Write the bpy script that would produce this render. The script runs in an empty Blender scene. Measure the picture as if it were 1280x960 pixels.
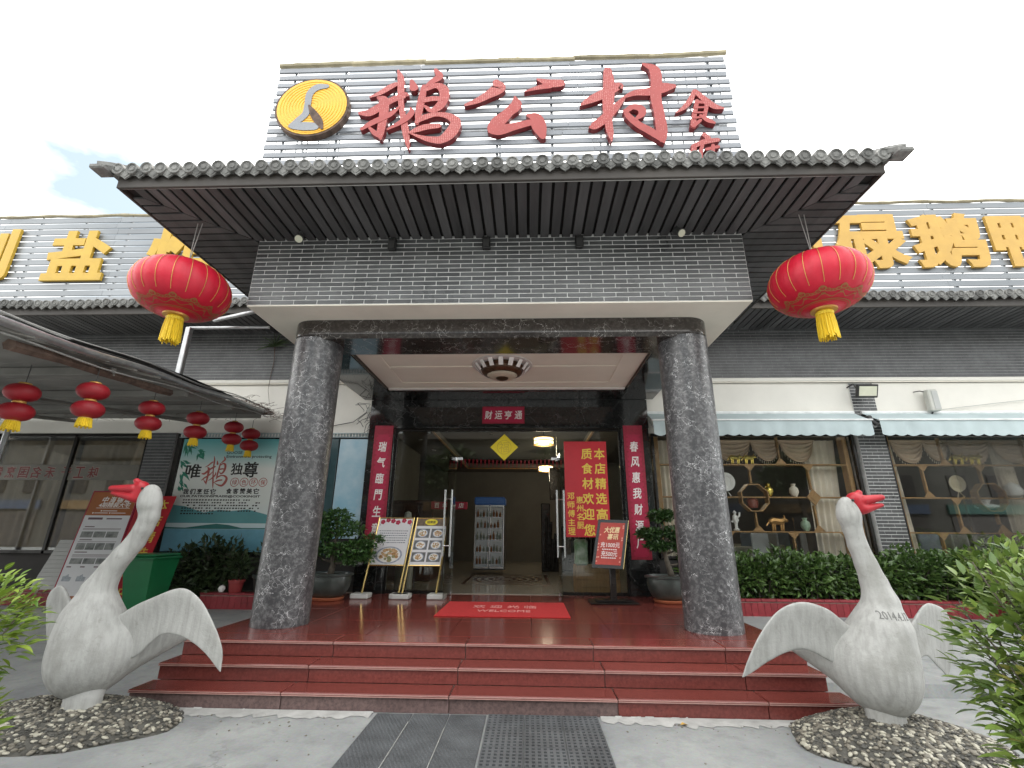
import bpy, math, random
import numpy as np
from mathutils import Vector, Matrix, Quaternion
rnd = random.Random(7)
scene = bpy.context.scene
COL = scene.collection
R = math.radians
pi = math.pi

# ------------------------------------------------------------------ camera
cam_d = bpy.data.cameras.new('camera')
cam = bpy.data.objects.new('camera', cam_d)
COL.objects.link(cam)
scene.camera = cam
cam_d.sensor_width = 36.0
cam_d.lens = 576.79 / 1280 * 36.0
cam_d.clip_start = 0.05
cam_d.clip_end = 2000.0
_p, _y, _r = .3088, -.0365, .0072
_f = Vector((math.sin(_y) * math.cos(_p), math.cos(_y) * math.cos(_p), math.sin(_p)))
_r0 = Vector((math.cos(_y), -math.sin(_y), 0))
_u0 = _r0.cross(_f)
_rt = _r0 * math.cos(_r) + _u0 * math.sin(_r)
_up = _u0 * math.cos(_r) - _r0 * math.sin(_r)
cam.matrix_world = Matrix(((_rt.x, _up.x, -_f.x, .40), (_rt.y, _up.y, -_f.y, 0.0), (_rt.z, _up.z, -_f.z, 1.45), (0, 0, 0, 1)))

# ------------------------------------------------------------------ sky, sun, exposure
SUN_EL, SUN_AZ = 49.9, 8.6          # behind the restaurant, a little to the right
scene.view_settings.view_transform = 'Standard'
scene.view_settings.look = 'None'
scene.view_settings.exposure = 2.25
scene.view_settings.gamma = 1.0
world = bpy.data.worlds.new('World')
scene.world = world
world.use_nodes = True
nt = world.node_tree
nt.nodes.clear()
def wn(t, **kw):
    n = nt.nodes.new(t)
    for k, v in kw.items():
        setattr(n, k, v)
    return n
w_out = wn('ShaderNodeOutputWorld')
sky = wn('ShaderNodeTexSky', sky_type='NISHITA', sun_disc=False, sun_elevation=R(SUN_EL), sun_rotation=R(SUN_AZ), air_density=1.2, dust_density=3.0)
bg_sky = wn('ShaderNodeBackground')
bg_sky.inputs['Strength'].default_value = 0.05
nt.links.new(sky.outputs[0], bg_sky.inputs['Color'])
bg_cloud = wn('ShaderNodeBackground')
bg_cloud.inputs['Color'].default_value = (0.97, 0.985, 1.0, 1)
tc = wn('ShaderNodeTexCoord')
sdir = Vector((math.sin(R(SUN_AZ)) * math.cos(R(SUN_EL)), math.cos(R(SUN_AZ)) * math.cos(R(SUN_EL)), math.sin(R(SUN_EL))))
dotn = wn('ShaderNodeVectorMath', operation='DOT_PRODUCT')
dotn.inputs[1].default_value = sdir
nt.links.new(tc.outputs['Generated'], dotn.inputs[0])
clampn = wn('ShaderNodeMath', operation='MAXIMUM')
clampn.inputs[1].default_value = 0.0
nt.links.new(dotn.outputs['Value'], clampn.inputs[0])
pw = wn('ShaderNodeMath', operation='POWER')
pw.inputs[1].default_value = 60.0
nt.links.new(clampn.outputs[0], pw.inputs[0])
pw2 = wn('ShaderNodeMath', operation='POWER')
pw2.inputs[1].default_value = 2500.0
nt.links.new(clampn.outputs[0], pw2.inputs[0])
m1 = wn('ShaderNodeMath', operation='MULTIPLY_ADD')
m1.inputs[1].default_value = 1.2
m1.inputs[2].default_value = 0.98
nt.links.new(pw.outputs[0], m1.inputs[0])
m2 = wn('ShaderNodeMath', operation='MULTIPLY_ADD')
m2.inputs[1].default_value = 14.0
nt.links.new(pw2.outputs[0], m2.inputs[0])
nt.links.new(m1.outputs[0], m2.inputs[2])
thick = wn('ShaderNodeValToRGB')
thick.color_ramp.elements[0].position = 0.34
thick.color_ramp.elements[1].position = 0.56
thick.color_ramp.elements[0].color = (0.17, 0.205, 0.215, 1)
thick.color_ramp.elements[1].color = (1.0, 0.985, 0.955, 1)
nt.links.new(thick.outputs['Color'], bg_cloud.inputs['Color'])
nt.links.new(m2.outputs[0], bg_cloud.inputs['Strength'])
mapn = wn('ShaderNodeMapping')
mapn.inputs['Scale'].default_value = (1.0, 1.0, 2.2)
mapn.inputs['Location'].default_value = (3.1, 0.1, 0.2)
nt.links.new(tc.outputs['Generated'], mapn.inputs['Vector'])
cn = wn('ShaderNodeTexNoise')
cn.inputs['Scale'].default_value = 1.9
cn.inputs['Detail'].default_value = 7.0
cn.inputs['Roughness'].default_value = 0.55
nt.links.new(mapn.outputs[0], cn.inputs['Vector'])
cr = wn('ShaderNodeValToRGB')
cr.color_ramp.elements[0].position = 0.36
cr.color_ramp.elements[1].position = 0.56
cr.color_ramp.elements[0].color = (0.7, 0.7, 0.7, 1)
nt.links.new(cn.outputs['Fac'], cr.inputs['Fac'])
nt.links.new(cn.outputs['Fac'], thick.inputs['Fac'])
wmix = wn('ShaderNodeMixShader')
nt.links.new(cr.outputs['Color'], wmix.inputs[0])
nt.links.new(bg_sky.outputs[0], wmix.inputs[1])
nt.links.new(bg_cloud.outputs[0], wmix.inputs[2])
nt.links.new(wmix.outputs[0], w_out.inputs['Surface'])

sun_d = bpy.data.lights.new('sun', 'SUN')
sun_d.energy = 1.2
sun_d.angle = R(11)
sun_d.color = (1.0, 0.95, 0.87)
sun = bpy.data.objects.new('sun', sun_d)
COL.objects.link(sun)
sun.rotation_euler = (-sdir).to_track_quat('-Z', 'Y').to_euler()
sun.location = sdir * 60

# ------------------------------------------------------------------ object helpers
ROOT = {}
def rootloc(o):
    while o is not None and o.parent is not None:
        o = o.parent
    return Vector(ROOT[o.name]) if o is not None and o.name in ROOT else Vector((0, 0, 0))
def thing(name, label, cat, loc=(0, 0, 0), group=None):
    o = bpy.data.objects.new(name, None)
    COL.objects.link(o)
    o.location = loc
    o.empty_display_size = .2
    ROOT[o.name] = tuple(loc)
    o['label'] = label
    o['category'] = cat
    if group:
        o['group'] = group
    return o
def tag(o, label=None, cat=None, group=None, kind=None):
    if label: o['label'] = label
    if cat: o['category'] = cat
    if group: o['group'] = group
    if kind: o['kind'] = kind
    return o
def kids(o):
    return [c for c in COL.objects if c.parent == o]
def copy_tree(o, parent=None, loc=None, label=None, rotz=None, scale=None):
    c = o.copy()
    COL.objects.link(c)
    c.parent = parent
    if loc is not None:
        c.location = loc
        ROOT[c.name] = tuple(loc)
    if rotz is not None: c.rotation_euler = (0, 0, rotz)
    if scale is not None: c.scale = scale
    if label: c['label'] = label
    for ch in kids(o):
        copy_tree(ch, c)
    return c
def inst(mesh, name, parent, loc, rot=(0, 0, 0), scale=(1, 1, 1)):
    """an object sharing a mesh, at a world position, under parent"""
    o = bpy.data.objects.new(name, mesh)
    COL.objects.link(o)
    o.parent = parent
    o.location = Vector(loc) - rootloc(parent)
    o.rotation_euler = rot
    o.scale = scale
    return o

class MB:
    def __init__(s):
        s.v = []; s.f = []; s.m = []
    def raw(s, vs, fs, mi=0):
        b = len(s.v)
        s.v.extend(tuple(p) for p in vs)
        for f in fs:
            s.f.append(tuple(i + b for i in f)); s.m.append(mi)
        return s
    def box(s, x0, x1, y0, y1, z0, z1, bev=0.0, mi=0, rot=None, piv=None):
        if x0 > x1: x0, x1 = x1, x0
        if y0 > y1: y0, y1 = y1, y0
        if z0 > z1: z0, z1 = z1, z0
        if bev <= 0:
            vs = [(x, y, z) for x in (x0, x1) for y in (y0, y1) for z in (z0, z1)]
            fs = [(0, 1, 3, 2), (4, 6, 7, 5), (0, 4, 5, 1), (2, 3, 7, 6), (0, 2, 6, 4), (1, 5, 7, 3)]
        else:
            b = min(bev, (x1 - x0) * .45, (y1 - y0) * .45, (z1 - z0) * .45)
            vs = []; idx = {}
            for ix in (0, 1):
                for iy in (0, 1):
                    for iz in (0, 1):
                        X, Y, Z = (x0, x1)[ix], (y0, y1)[iy], (z0, z1)[iz]
                        sx, sy, sz = (1, -1)[ix], (1, -1)[iy], (1, -1)[iz]
                        for k, p in enumerate(((X, Y + sy * b, Z + sz * b), (X + sx * b, Y, Z + sz * b), (X + sx * b, Y + sy * b, Z))):
                            idx[ix, iy, iz, k] = len(vs); vs.append(p)
            fs = []
            def q(*k): return tuple(idx[i] for i in k)
            for i in (0, 1):
                a = q((i, 0, 0, 0), (i, 0, 1, 0), (i, 1, 1, 0), (i, 1, 0, 0)); fs.append(a if i == 0 else a[::-1])
                a = q((0, i, 0, 1), (1, i, 0, 1), (1, i, 1, 1), (0, i, 1, 1)); fs.append(a if i == 0 else a[::-1])
                a = q((0, 0, i, 2), (0, 1, i, 2), (1, 1, i, 2), (1, 0, i, 2)); fs.append(a if i == 0 else a[::-1])
            for i in (0, 1):
                for j in (0, 1):
                    a = q((0, i, j, 1), (1, i, j, 1), (1, i, j, 2), (0, i, j, 2)); fs.append(a if i != j else a[::-1])
                    a = q((i, 0, j, 0), (i, 1, j, 0), (i, 1, j, 2), (i, 0, j, 2)); fs.append(a if i == j else a[::-1])
                    a = q((i, j, 0, 0), (i, j, 1, 0), (i, j, 1, 1), (i, j, 0, 1)); fs.append(a if i != j else a[::-1])
            for i in (0, 1):
                for j in (0, 1):
                    for k in (0, 1):
                        a = q((i, j, k, 0), (i, j, k, 1), (i, j, k, 2)); fs.append(a if (i + j + k) % 2 == 0 else a[::-1])
        if rot is not None:
            pv = Vector(piv if piv is not None else ((x0 + x1) / 2, (y0 + y1) / 2, (z0 + z1) / 2))
            vs = [tuple(pv + rot @ (Vector(p) - pv)) for p in vs]
        return s.raw(vs, fs, mi)
    def tube(s, pts, r, n=8, cap=True, mi=0):
        pts = [Vector(p) for p in pts]
        rs = r if isinstance(r, (list, tuple)) else [r] * len(pts)
        prev = None; rings = []; vs = []
        for i, p in enumerate(pts):
            t = (pts[min(i + 1, len(pts) - 1)] - pts[max(i - 1, 0)])
            if t.length < 1e-9: t = Vector((0, 0, 1))
            t.normalize()
            if prev is None:
                a = t.orthogonal().normalized()
            else:
                a = prev - t * prev.dot(t)
                a = a.normalized() if a.length > 1e-6 else t.orthogonal().normalized()
            prev = a; b = t.cross(a)
            rings.append(len(vs))
            for k in range(n):
                th = 2 * pi * k / n
                vs.append(tuple(p + (a * math.cos(th) + b * math.sin(th)) * rs[i]))
        fs = []
        for i in range(len(pts) - 1):
            for k in range(n):
                a0 = rings[i] + k; a1 = rings[i] + (k + 1) % n; b0 = rings[i + 1] + k; b1 = rings[i + 1] + (k + 1) % n
                fs.append((a0, a1, b1, b0))
        if cap:
            fs.append(tuple(rings[0] + k for k in range(n))[::-1])
            fs.append(tuple(rings[-1] + k for k in range(n)))
        return s.raw(vs, fs, mi)
    def lathe(s, prof, c, n=24, sx=1.0, sy=1.0, mi=0, axis='z'):
        """prof: list of (radius, height)"""
        vs = []
        for r, h in prof:
            for k in range(n):
                th = 2 * pi * k / n
                p = (r * math.cos(th) * sx, r * math.sin(th) * sy, h)
                if axis == 'y': p = (p[0], h, p[1])
                elif axis == 'x': p = (h, p[0], p[1])
                vs.append((c[0] + p[0], c[1] + p[1], c[2] + p[2]))
        fs = []
        for i in range(len(prof) - 1):
            for k in range(n):
                k2 = (k + 1) % n
                f = (i * n + k, i * n + k2, (i + 1) * n + k2, (i + 1) * n + k)
                fs.append(f[::-1] if axis == 'y' else f)
        lo = tuple(range(n)); hi = tuple((len(prof) - 1) * n + k for k in range(n))
        if prof[0][0] > 1e-5: fs.append(lo if axis == 'y' else lo[::-1])
        if prof[-1][0] > 1e-5: fs.append(hi[::-1] if axis == 'y' else hi)
        return s.raw(vs, fs, mi)
    def prism(s, poly, fr, t0, t1, mi=0):
        """poly: 2-d outline (counter-clockwise) in frame fr=(origin, ux, uy, normal), from t0 to t1 along the normal"""
        o, ux, uy, nn = fr
        n = len(poly)
        a = [o + ux * x + uy * y + nn * t0 for x, y in poly]
        b = [o + ux * x + uy * y + nn * t1 for x, y in poly]
        fs = [tuple(range(n))[::-1], tuple(range(n, 2 * n))]
        for i in range(n):
            j = (i + 1) % n
            fs.append((i, j, n + j, n + i))
        return s.raw(a + b, fs, mi)
    def disc(s, c, fr, r, t0, t1, n=20, sx=1, sy=1, mi=0):
        return s.prism([(c[0] + r * sx * math.cos(2 * pi * k / n), c[1] + r * sy * math.sin(2 * pi * k / n)) for k in range(n)], fr, t0, t1, mi)
    def leaf(s, p, d, up, L, W, mi=0, fold=.25, droop=.15):
        d = Vector(d).normalized(); up = Vector(up)
        sd = d.cross(up)
        sd = sd.normalized() if sd.length > 1e-4 else d.orthogonal().normalized()
        nn = sd.cross(d)
        p = Vector(p)
        vs = [p, p + d * L * .45 + sd * W * .5 + nn * W * fold, p + d * L - nn * L * droop, p + d * L * .45 - sd * W * .5 + nn * W * fold, p + d * L * .5]
        return s.raw(vs, [(0, 1, 4), (0, 4, 3), (1, 2, 4), (4, 2, 3)], mi)
    def build(s, name, mats, parent=None, smooth=False, label=None, kind=None, loc=None):
        me = bpy.data.meshes.new(name)
        off = rootloc(parent) if parent is not None else Vector((0, 0, 0))
        if loc is not None: off = Vector(loc)
        v = np.array(s.v, dtype=np.float64).reshape(-1, 3) - np.array(off)
        me.from_pydata(v.tolist(), [], s.f)
        if not isinstance(mats, (list, tuple)): mats = [mats]
        for m in mats: me.materials.append(m)
        if len(mats) > 1: me.polygons.foreach_set('material_index', s.m)
        if smooth is True:
            me.polygons.foreach_set('use_smooth', [True] * len(me.polygons))
        elif smooth:
            me.polygons.foreach_set('use_smooth', [True] * len(me.polygons))
            try: me.set_sharp_from_angle(angle=R(smooth))
            except Exception: pass
        me.update()
        o = bpy.data.objects.new(name, me)
        COL.objects.link(o)
        if parent is not None: o.parent = parent
        if loc is not None:
            o.location = loc
            ROOT[o.name] = tuple(loc)
        if label: o['label'] = label
        if kind: o['kind'] = kind
        return o

def frame(o, ux, uy):
    ux = Vector(ux).normalized(); uy = Vector(uy).normalized()
    return (Vector(o), ux, uy, ux.cross(uy).normalized())
def wallframe(x, y, z):        # a sheet facing the street (-Y)
    return (Vector((x, y, z)), Vector((1, 0, 0)), Vector((0, 0, 1)), Vector((0, -1, 0)))

# text as mesh (the built-in font)
_tc = {}
def text_geo(t, off=0.0, thick=0.02, res=2, shear=0.0, bevel=0.0):
    key = (t, off, thick, res, shear, bevel)
    if key in _tc: return _tc[key]
    cu = bpy.data.curves.new('lettering', 'FONT')
    cu.body = t; cu.size = 1.0; cu.extrude = thick / 2; cu.resolution_u = res; cu.offset = off; cu.shear = shear
    cu.bevel_depth = bevel; cu.bevel_resolution = 1
    o = bpy.data.objects.new('lettering', cu)
    COL.objects.link(o)
    dg = bpy.context.evaluated_depsgraph_get(); dg.update()
    me = bpy.data.meshes.new_from_object(o.evaluated_get(dg))
    vs = np.array([tuple(v.co) for v in me.vertices], dtype=float).reshape(-1, 3)
    fs = [tuple(p.vertices) for p in me.polygons]
    bpy.data.objects.remove(o); bpy.data.curves.remove(cu); bpy.data.meshes.remove(me)
    _tc[key] = (vs, fs)
    return vs, fs
def put_text(mb, t, fr, cx, cy, w=None, h=None, thick=.004, lift=0.001, off=0.0, mi=0, res=2, shear=0.0, mirror=False, bevel=0.0):
    bevel = bevel or off; off = 0.0
    """text scaled into a box of width w and/or height h, centred at (cx, cy) of frame fr"""
    vs, fs = text_geo(t, off, 1.0, res, shear, bevel)
    if len(vs) == 0: return
    mn = vs.min(0); mx = vs.max(0); d = np.maximum(mx - mn, 1e-6)
    sx = (w / d[0]) if w else None
    sy = (h / d[1]) if h else None
    sx = sx or sy; sy = sy or sx
    c = (mn + mx) / 2
    o, ux, uy, nn = fr
    out = []
    for x, y, z in vs:
        X = (x - c[0]) * sx * (-1 if mirror else 1) + cx; Yy = (y - c[1]) * sy + cy
        zz = (z - mn[2]) / d[2]
        out.append(o + ux * X + uy * Yy + nn * (lift + zz * thick))
    mb.raw(out, fs if not mirror else [f[::-1] for f in fs], mi)
def vtext(mb, t, fr, cx, ytop, size, pitch, mi=0, off=0.012, thick=.003, lift=.001, wide=1.0):
    for i, ch in enumerate(t):
        put_text(mb, ch, fr, cx, ytop - size / 2 - i * pitch, size * wide, size, thick, lift, off, mi)

def stroke(mb, pts, fr, t0, t1, mi=0, n=7, mi_side=None):
    """brush stroke: a smooth ribbon through (x, y, halfwidth) with round ends"""
    P = [np.array(p, float) for p in pts]
    Q = [2 * P[0] - P[1]] + P + [2 * P[-1] - P[-2]]
    C = []
    for i in range(1, len(Q) - 2):
        for k in range(n):
            t = k / n
            a, b, c, d = Q[i - 1], Q[i], Q[i + 1], Q[i + 2]
            C.append(.5 * ((2 * b) + (-a + c) * t + (2 * a - 5 * b + 4 * c - d) * t * t + (-a + 3 * b - 3 * c + d) * t ** 3))
    C.append(P[-1])
    L = []; Rr = []
    for i, p in enumerate(C):
        t = C[min(i + 1, len(C) - 1)][:2] - C[max(i - 1, 0)][:2]
        t = t / (np.linalg.norm(t) + 1e-9)
        nv = np.array((-t[1], t[0])); w = max(p[2], .003)
        L.append(p[:2] + nv * w); Rr.append(p[:2] - nv * w)
    def cap(p, t, w):
        t = t / (np.linalg.norm(t) + 1e-9); nv = np.array((-t[1], t[0]))
        return [p + (t * math.sin(a) + nv * math.cos(a)) * w for a in (pi * .25, pi * .5, pi * .75)]
    end = cap(C[-1][:2], C[-1][:2] - C[-2][:2], max(C[-1][2], .003))
    st = cap(C[0][:2], C[0][:2] - C[1][:2], max(C[0][2], .003))
    o, ux, uy, nn = fr
    def pt(q, h): return o + ux * float(q[0]) + uy * float(q[1]) + nn * h
    k = len(C)
    vs = [pt(q, t1) for q in L] + [pt(q, t1) for q in Rr] + [pt(q, t0) for q in L] + [pt(q, t0) for q in Rr]
    ft = []; fsd = []
    for i in range(k - 1):
        ft.append((i, k + i, k + i + 1, i + 1))
        fsd.append((2 * k + i, i, i + 1, 2 * k + i + 1))
        fsd.append((k + i, 3 * k + i, 3 * k + i + 1, k + i + 1))
    b = len(vs)
    vs += [pt(q, t1) for q in end] + [pt(q, t0) for q in end]
    ft.append((k - 1, 2 * k - 1, b + 2, b + 1, b))
    ch = [k - 1, b, b + 1, b + 2, 2 * k - 1]; cl = [3 * k - 1, b + 3, b + 4, b + 5, 4 * k - 1]
    for i in range(4): fsd.append((cl[i], ch[i], ch[i + 1], cl[i + 1]))
    b = len(vs)
    vs += [pt(q, t1) for q in st] + [pt(q, t0) for q in st]
    ft.append((k, 0, b + 2, b + 1, b))
    ch = [k, b, b + 1, b + 2, 0]; cl = [3 * k, b + 3, b + 4, b + 5, 2 * k]
    for i in range(4): fsd.append((cl[i], ch[i], ch[i + 1], cl[i + 1]))
    mb.raw(vs, ft, mi)
    mb.raw(vs, fsd, mi if mi_side is None else mi_side)

# ------------------------------------------------------------------ materials
def mat(name, col, rough=.6, metal=0.0, var=.15, scale=6.0, bump=0.0, bscale=60.0, rvar=0.0, objvar=0.0, col2=None, spec=.5, coat=0.0, emit=None, estr=0.0, stretch=(1, 1, 1), trans=0.0, detail=5.0):
    m = bpy.data.materials.new(name)
    m.use_nodes = True
    t = m.node_tree; b = t.nodes['Principled BSDF']
    b.inputs['Roughness'].default_value = rough
    b.inputs['Metallic'].default_value = metal
    b.inputs['Specular IOR Level'].default_value = spec
    b.inputs['Coat Weight'].default_value = coat
    if trans:
        b.inputs['Subsurface Weight'].default_value = trans
        b.inputs['Subsurface Radius'].default_value = (.02, .02, .01)
    geo = t.nodes.new('ShaderNodeNewGeometry')
    mp = t.nodes.new('ShaderNodeMapping'); mp.inputs['Scale'].default_value = stretch
    t.links.new(geo.outputs['Position'], mp.inputs['Vector'])
    nz = t.nodes.new('ShaderNodeTexNoise')
    nz.inputs['Scale'].default_value = scale; nz.inputs['Detail'].default_value = detail; nz.inputs['Roughness'].default_value = .6
    t.links.new(mp.outputs[0], nz.inputs['Vector'])
    rp = t.nodes.new('ShaderNodeValToRGB')
    rp.color_ramp.elements[0].position = .3; rp.color_ramp.elements[1].position = .7
    c2 = col2 if col2 else tuple(min(1, c * (1 + var)) for c in col)
    c1 = col if col2 else tuple(c * (1 - var) for c in col)
    rp.color_ramp.elements[0].color = (*c1, 1); rp.color_ramp.elements[1].color = (*c2, 1)
    t.links.new(nz.outputs['Fac'], rp.inputs['Fac'])
    last = rp.outputs['Color']
    if objvar:
        oi = t.nodes.new('ShaderNodeObjectInfo')
        mr = t.nodes.new('ShaderNodeMapRange'); mr.inputs['To Min'].default_value = 1 - objvar; mr.inputs['To Max'].default_value = 1 + objvar
        t.links.new(oi.outputs['Random'], mr.inputs['Value'])
        mx = t.nodes.new('ShaderNodeVectorMath'); mx.operation = 'SCALE'
        t.links.new(last, mx.inputs[0]); t.links.new(mr.outputs[0], mx.inputs['Scale'])
        last = mx.outputs[0]
    t.links.new(last, b.inputs['Base Color'])
    if rvar:
        mr = t.nodes.new('ShaderNodeMapRange'); mr.inputs['To Min'].default_value = max(0, rough - rvar); mr.inputs['To Max'].default_value = min(1, rough + rvar)
        t.links.new(nz.outputs['Fac'], mr.inputs['Value']); t.links.new(mr.outputs[0], b.inputs['Roughness'])
    if bump:
        n2 = t.nodes.new('ShaderNodeTexNoise'); n2.inputs['Scale'].default_value = bscale; n2.inputs['Detail'].default_value = 4
        t.links.new(mp.outputs[0], n2.inputs['Vector'])
        bp = t.nodes.new('ShaderNodeBump'); bp.inputs['Strength'].default_value = bump; bp.inputs['Distance'].default_value = .01
        t.links.new(n2.outputs['Fac'], bp.inputs['Height']); t.links.new(bp.outputs[0], b.inputs['Normal'])
    if emit:
        b.inputs['Emission Color'].default_value = (*emit, 1); b.inputs['Emission Strength'].default_value = estr
    m['rp'] = 1
    return m
def ramp_between(t, src, p0, p1, c0=(0, 0, 0, 1), c1=(1, 1, 1, 1)):
    r = t.nodes.new('ShaderNodeValToRGB')
    r.color_ramp.elements[0].position = p0; r.color_ramp.elements[1].position = p1
    r.color_ramp.elements[0].color = c0; r.color_ramp.elements[1].color = c1
    t.links.new(src, r.inputs['Fac'])
    return r.outputs['Color']
def mixcol(t, fac, a, b, mode='MIX'):
    n = t.nodes.new('ShaderNodeMix'); n.data_type = 'RGBA'; n.blend_type = mode
    for sock, val in ((n.inputs[0], fac), (n.inputs[6], a), (n.inputs[7], b)):
        if hasattr(val, 'is_linked') or isinstance(val, bpy.types.NodeSocket): t.links.new(val, sock)
        elif isinstance(val, (tuple, list)): sock.default_value = (*val, 1) if len(val) == 3 else val
        else: sock.default_value = val
    return n.outputs[2]
def noise(t, vec, scale, detail=4, rough=.5, dist=0.0):
    n = t.nodes.new('ShaderNodeTexNoise')
    n.inputs['Scale'].default_value = scale; n.inputs['Detail'].default_value = detail; n.inputs['Roughness'].default_value = rough; n.inputs['Distortion'].default_value = dist
    if vec is not None: t.links.new(vec, n.inputs['Vector'])
    return n
def base_nodes(name, rough=.5):
    m = bpy.data.materials.new(name); m.use_nodes = True
    t = m.node_tree; b = t.nodes['Principled BSDF']; b.inputs['Roughness'].default_value = rough
    geo = t.nodes.new('ShaderNodeNewGeometry')
    return m, t, b, geo.outputs['Position']
def bumped(t, b, src, strength, dist=.01):
    bp = t.nodes.new('ShaderNodeBump'); bp.inputs['Strength'].default_value = strength; bp.inputs['Distance'].default_value = dist
    t.links.new(src, bp.inputs['Height']); t.links.new(bp.outputs[0], b.inputs['Normal'])

def marble(name, base, fleck, vein, rough, coat=.3, vscale=7.0):
    m, t, b, pos = base_nodes(name, rough)
    n1 = noise(t, pos, 21, 9, .72)
    n2 = noise(t, pos, 2.2, 3)
    c = mixcol(t, ramp_between(t, n1.outputs['Fac'], .46, .70), base, fleck)
    c = mixcol(t, ramp_between(t, n2.outputs['Fac'], .35, .7, (0, 0, 0, 1), (.45, .45, .45, 1)), c, tuple(x * .45 for x in base))
    # short broken white veins: thin voronoi edges under a patchy mask
    wn_ = noise(t, pos, 9, 4, .6)
    sc = t.nodes.new('ShaderNodeVectorMath'); sc.operation = 'SCALE'; sc.inputs['Scale'].default_value = .16
    t.links.new(wn_.outputs['Color'], sc.inputs[0])
    ad = t.nodes.new('ShaderNodeVectorMath'); ad.operation = 'ADD'
    t.links.new(pos, ad.inputs[0]); t.links.new(sc.outputs[0], ad.inputs[1])
    for vs_, wd, lo in ((vscale, .012, .50), (vscale * 2.3, .020, .56)):
        vo = t.nodes.new('ShaderNodeTexVoronoi'); vo.feature = 'DISTANCE_TO_EDGE'; vo.inputs['Scale'].default_value = vs_
        t.links.new(ad.outputs[0], vo.inputs['Vector'])
        line = ramp_between(t, vo.outputs['Distance'], 0.0, wd, (1, 1, 1, 1), (0, 0, 0, 1))
        mk = noise(t, pos, vs_ * .55, 2)
        mk_ = ramp_between(t, mk.outputs['Fac'], lo, lo + .05)
        mul = mixcol(t, 1.0, line, mk_, 'MULTIPLY')
        c = mixcol(t, mul, c, vein)
    t.links.new(c, b.inputs['Base Color'])
    b.inputs['Coat Weight'].default_value = coat
    b.inputs['Coat Roughness'].default_value = .08
    return m

M = {}
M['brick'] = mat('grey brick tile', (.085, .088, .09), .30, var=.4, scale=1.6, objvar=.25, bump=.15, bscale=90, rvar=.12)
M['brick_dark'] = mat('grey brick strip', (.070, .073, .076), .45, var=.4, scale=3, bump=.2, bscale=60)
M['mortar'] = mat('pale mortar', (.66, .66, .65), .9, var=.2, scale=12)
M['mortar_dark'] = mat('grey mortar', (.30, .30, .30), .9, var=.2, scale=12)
M['white_wall'] = mat('white painted plaster', (.74, .72, .665), .85, var=.05, scale=1.6, bump=.12, bscale=30)
M['cream_soffit'] = mat('cream painted plaster', (.80, .76, .67), .85, var=.08, scale=1.2, bump=.1, bscale=25)
M['ceiling'] = mat('porch ceiling plaster', (.80, .755, .66), .8, var=.06, scale=1.1, bump=.1, bscale=14)
M['ceiling_trim'] = mat('white ceiling trim', (.72, .70, .67), .6, var=.05)
M['plank'] = mat('black stained plank', (.062, .062, .064), .6, var=.35, scale=5, objvar=.3, bump=.3, bscale=40, stretch=(1, .15, 1))
M['plank_gap'] = mat('dark roof void', (.012, .012, .012), .9)
M['fascia'] = mat('weathered fascia board', (.028, .025, .023), .6, var=.5, scale=2.0, bump=.2, stretch=(.4, 1, 2), col2=(.062, .054, .047))
M['tile'] = mat('grey clay roof tile', (.10, .10, .097), .75, var=.35, scale=11, objvar=.30, bump=.4, bscale=50, col2=(.25, .25, .24))
M['slat'] = mat('silver painted slat', (.22, .235, .26), .45, metal=.15, var=.12, scale=1.3, objvar=.09, stretch=(.5, 3, 3))
M['slat_metal'] = mat('galvanised slat', (.20, .215, .23), .38, metal=.35, var=.14, scale=1.0, objvar=.08, stretch=(.5, 3, 3))
M['bamboo'] = mat('old bamboo', (.33, .29, .19), .55, var=.3, scale=5, objvar=.2)
M['red_letter'] = mat('red enamel letter face', (.50, .115, .105), .5, var=.12, scale=8)
M['red_letter_side'] = mat('red letter return', (.17, .014, .018), .5, var=.15)
M['yellow_letter'] = mat('yellow letter', (.50, .315, .03), .5, var=.07, scale=4)
M['gold_letter'] = mat('ochre yellow letter', (.50, .30, .06), .5, var=.08, scale=4)
M['steel'] = mat('brushed steel', (.62, .62, .63), .25, metal=1.0, var=.06)
M['galv'] = mat('galvanised pipe', (.45, .46, .47), .42, metal=.8, var=.2, scale=9)
M['rust'] = mat('rusty steel', (.10, .065, .05), .8, var=.5, scale=9, bump=.3)
M['wire'] = mat('dark wire', (.05, .05, .05), .6)
M['pale_wire'] = mat('pale wire', (.35, .35, .34), .6)
M['lan_red'] = mat('red lantern cloth', (.56, .008, .032), .5, var=.10, scale=5, bump=.15, bscale=120, trans=.25)
M['lan_small'] = mat('deep red lantern cloth', (.27, .006, .014), .55, var=.15, scale=5, bump=.15, bscale=120)
M['lan_gold'] = mat('gold trim', (.62, .36, .10), .4, metal=.4, var=.1)
M['lan_print'] = mat('dull gold print', (.34, .15, .05), .55, var=.15)
M['tassel'] = mat('yellow tassel', (.85, .58, .03), .6, var=.25, scale=30, stretch=(6, 6, .3))
M['red_paper'] = mat('crimson paper', (.40, .012, .055), .6, var=.12, scale=6, bump=.08)
M['red_paper_edge'] = mat('dark crimson border', (.30, .010, .035), .6, var=.2, scale=20)
M['white_ink'] = mat('white ink', (.82, .80, .78), .6, var=.03)
M['red_banner'] = mat('red vinyl banner', (.60, .025, .04), .4, var=.06, scale=3)
M['yellow_ink'] = mat('yellow ink', (.86, .66, .10), .5, var=.04)
M['fu_yellow'] = mat('bright yellow paper', (.85, .70, .03), .5, var=.05)
M['black_ink'] = mat('black ink', (.02, .02, .02), .6)
M['dark_print'] = mat('dark blue print', (.03, .05, .09), .6)
M['gold_frame'] = mat('gold anodised frame', (.75, .55, .22), .25, metal=.9, var=.06)
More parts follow.
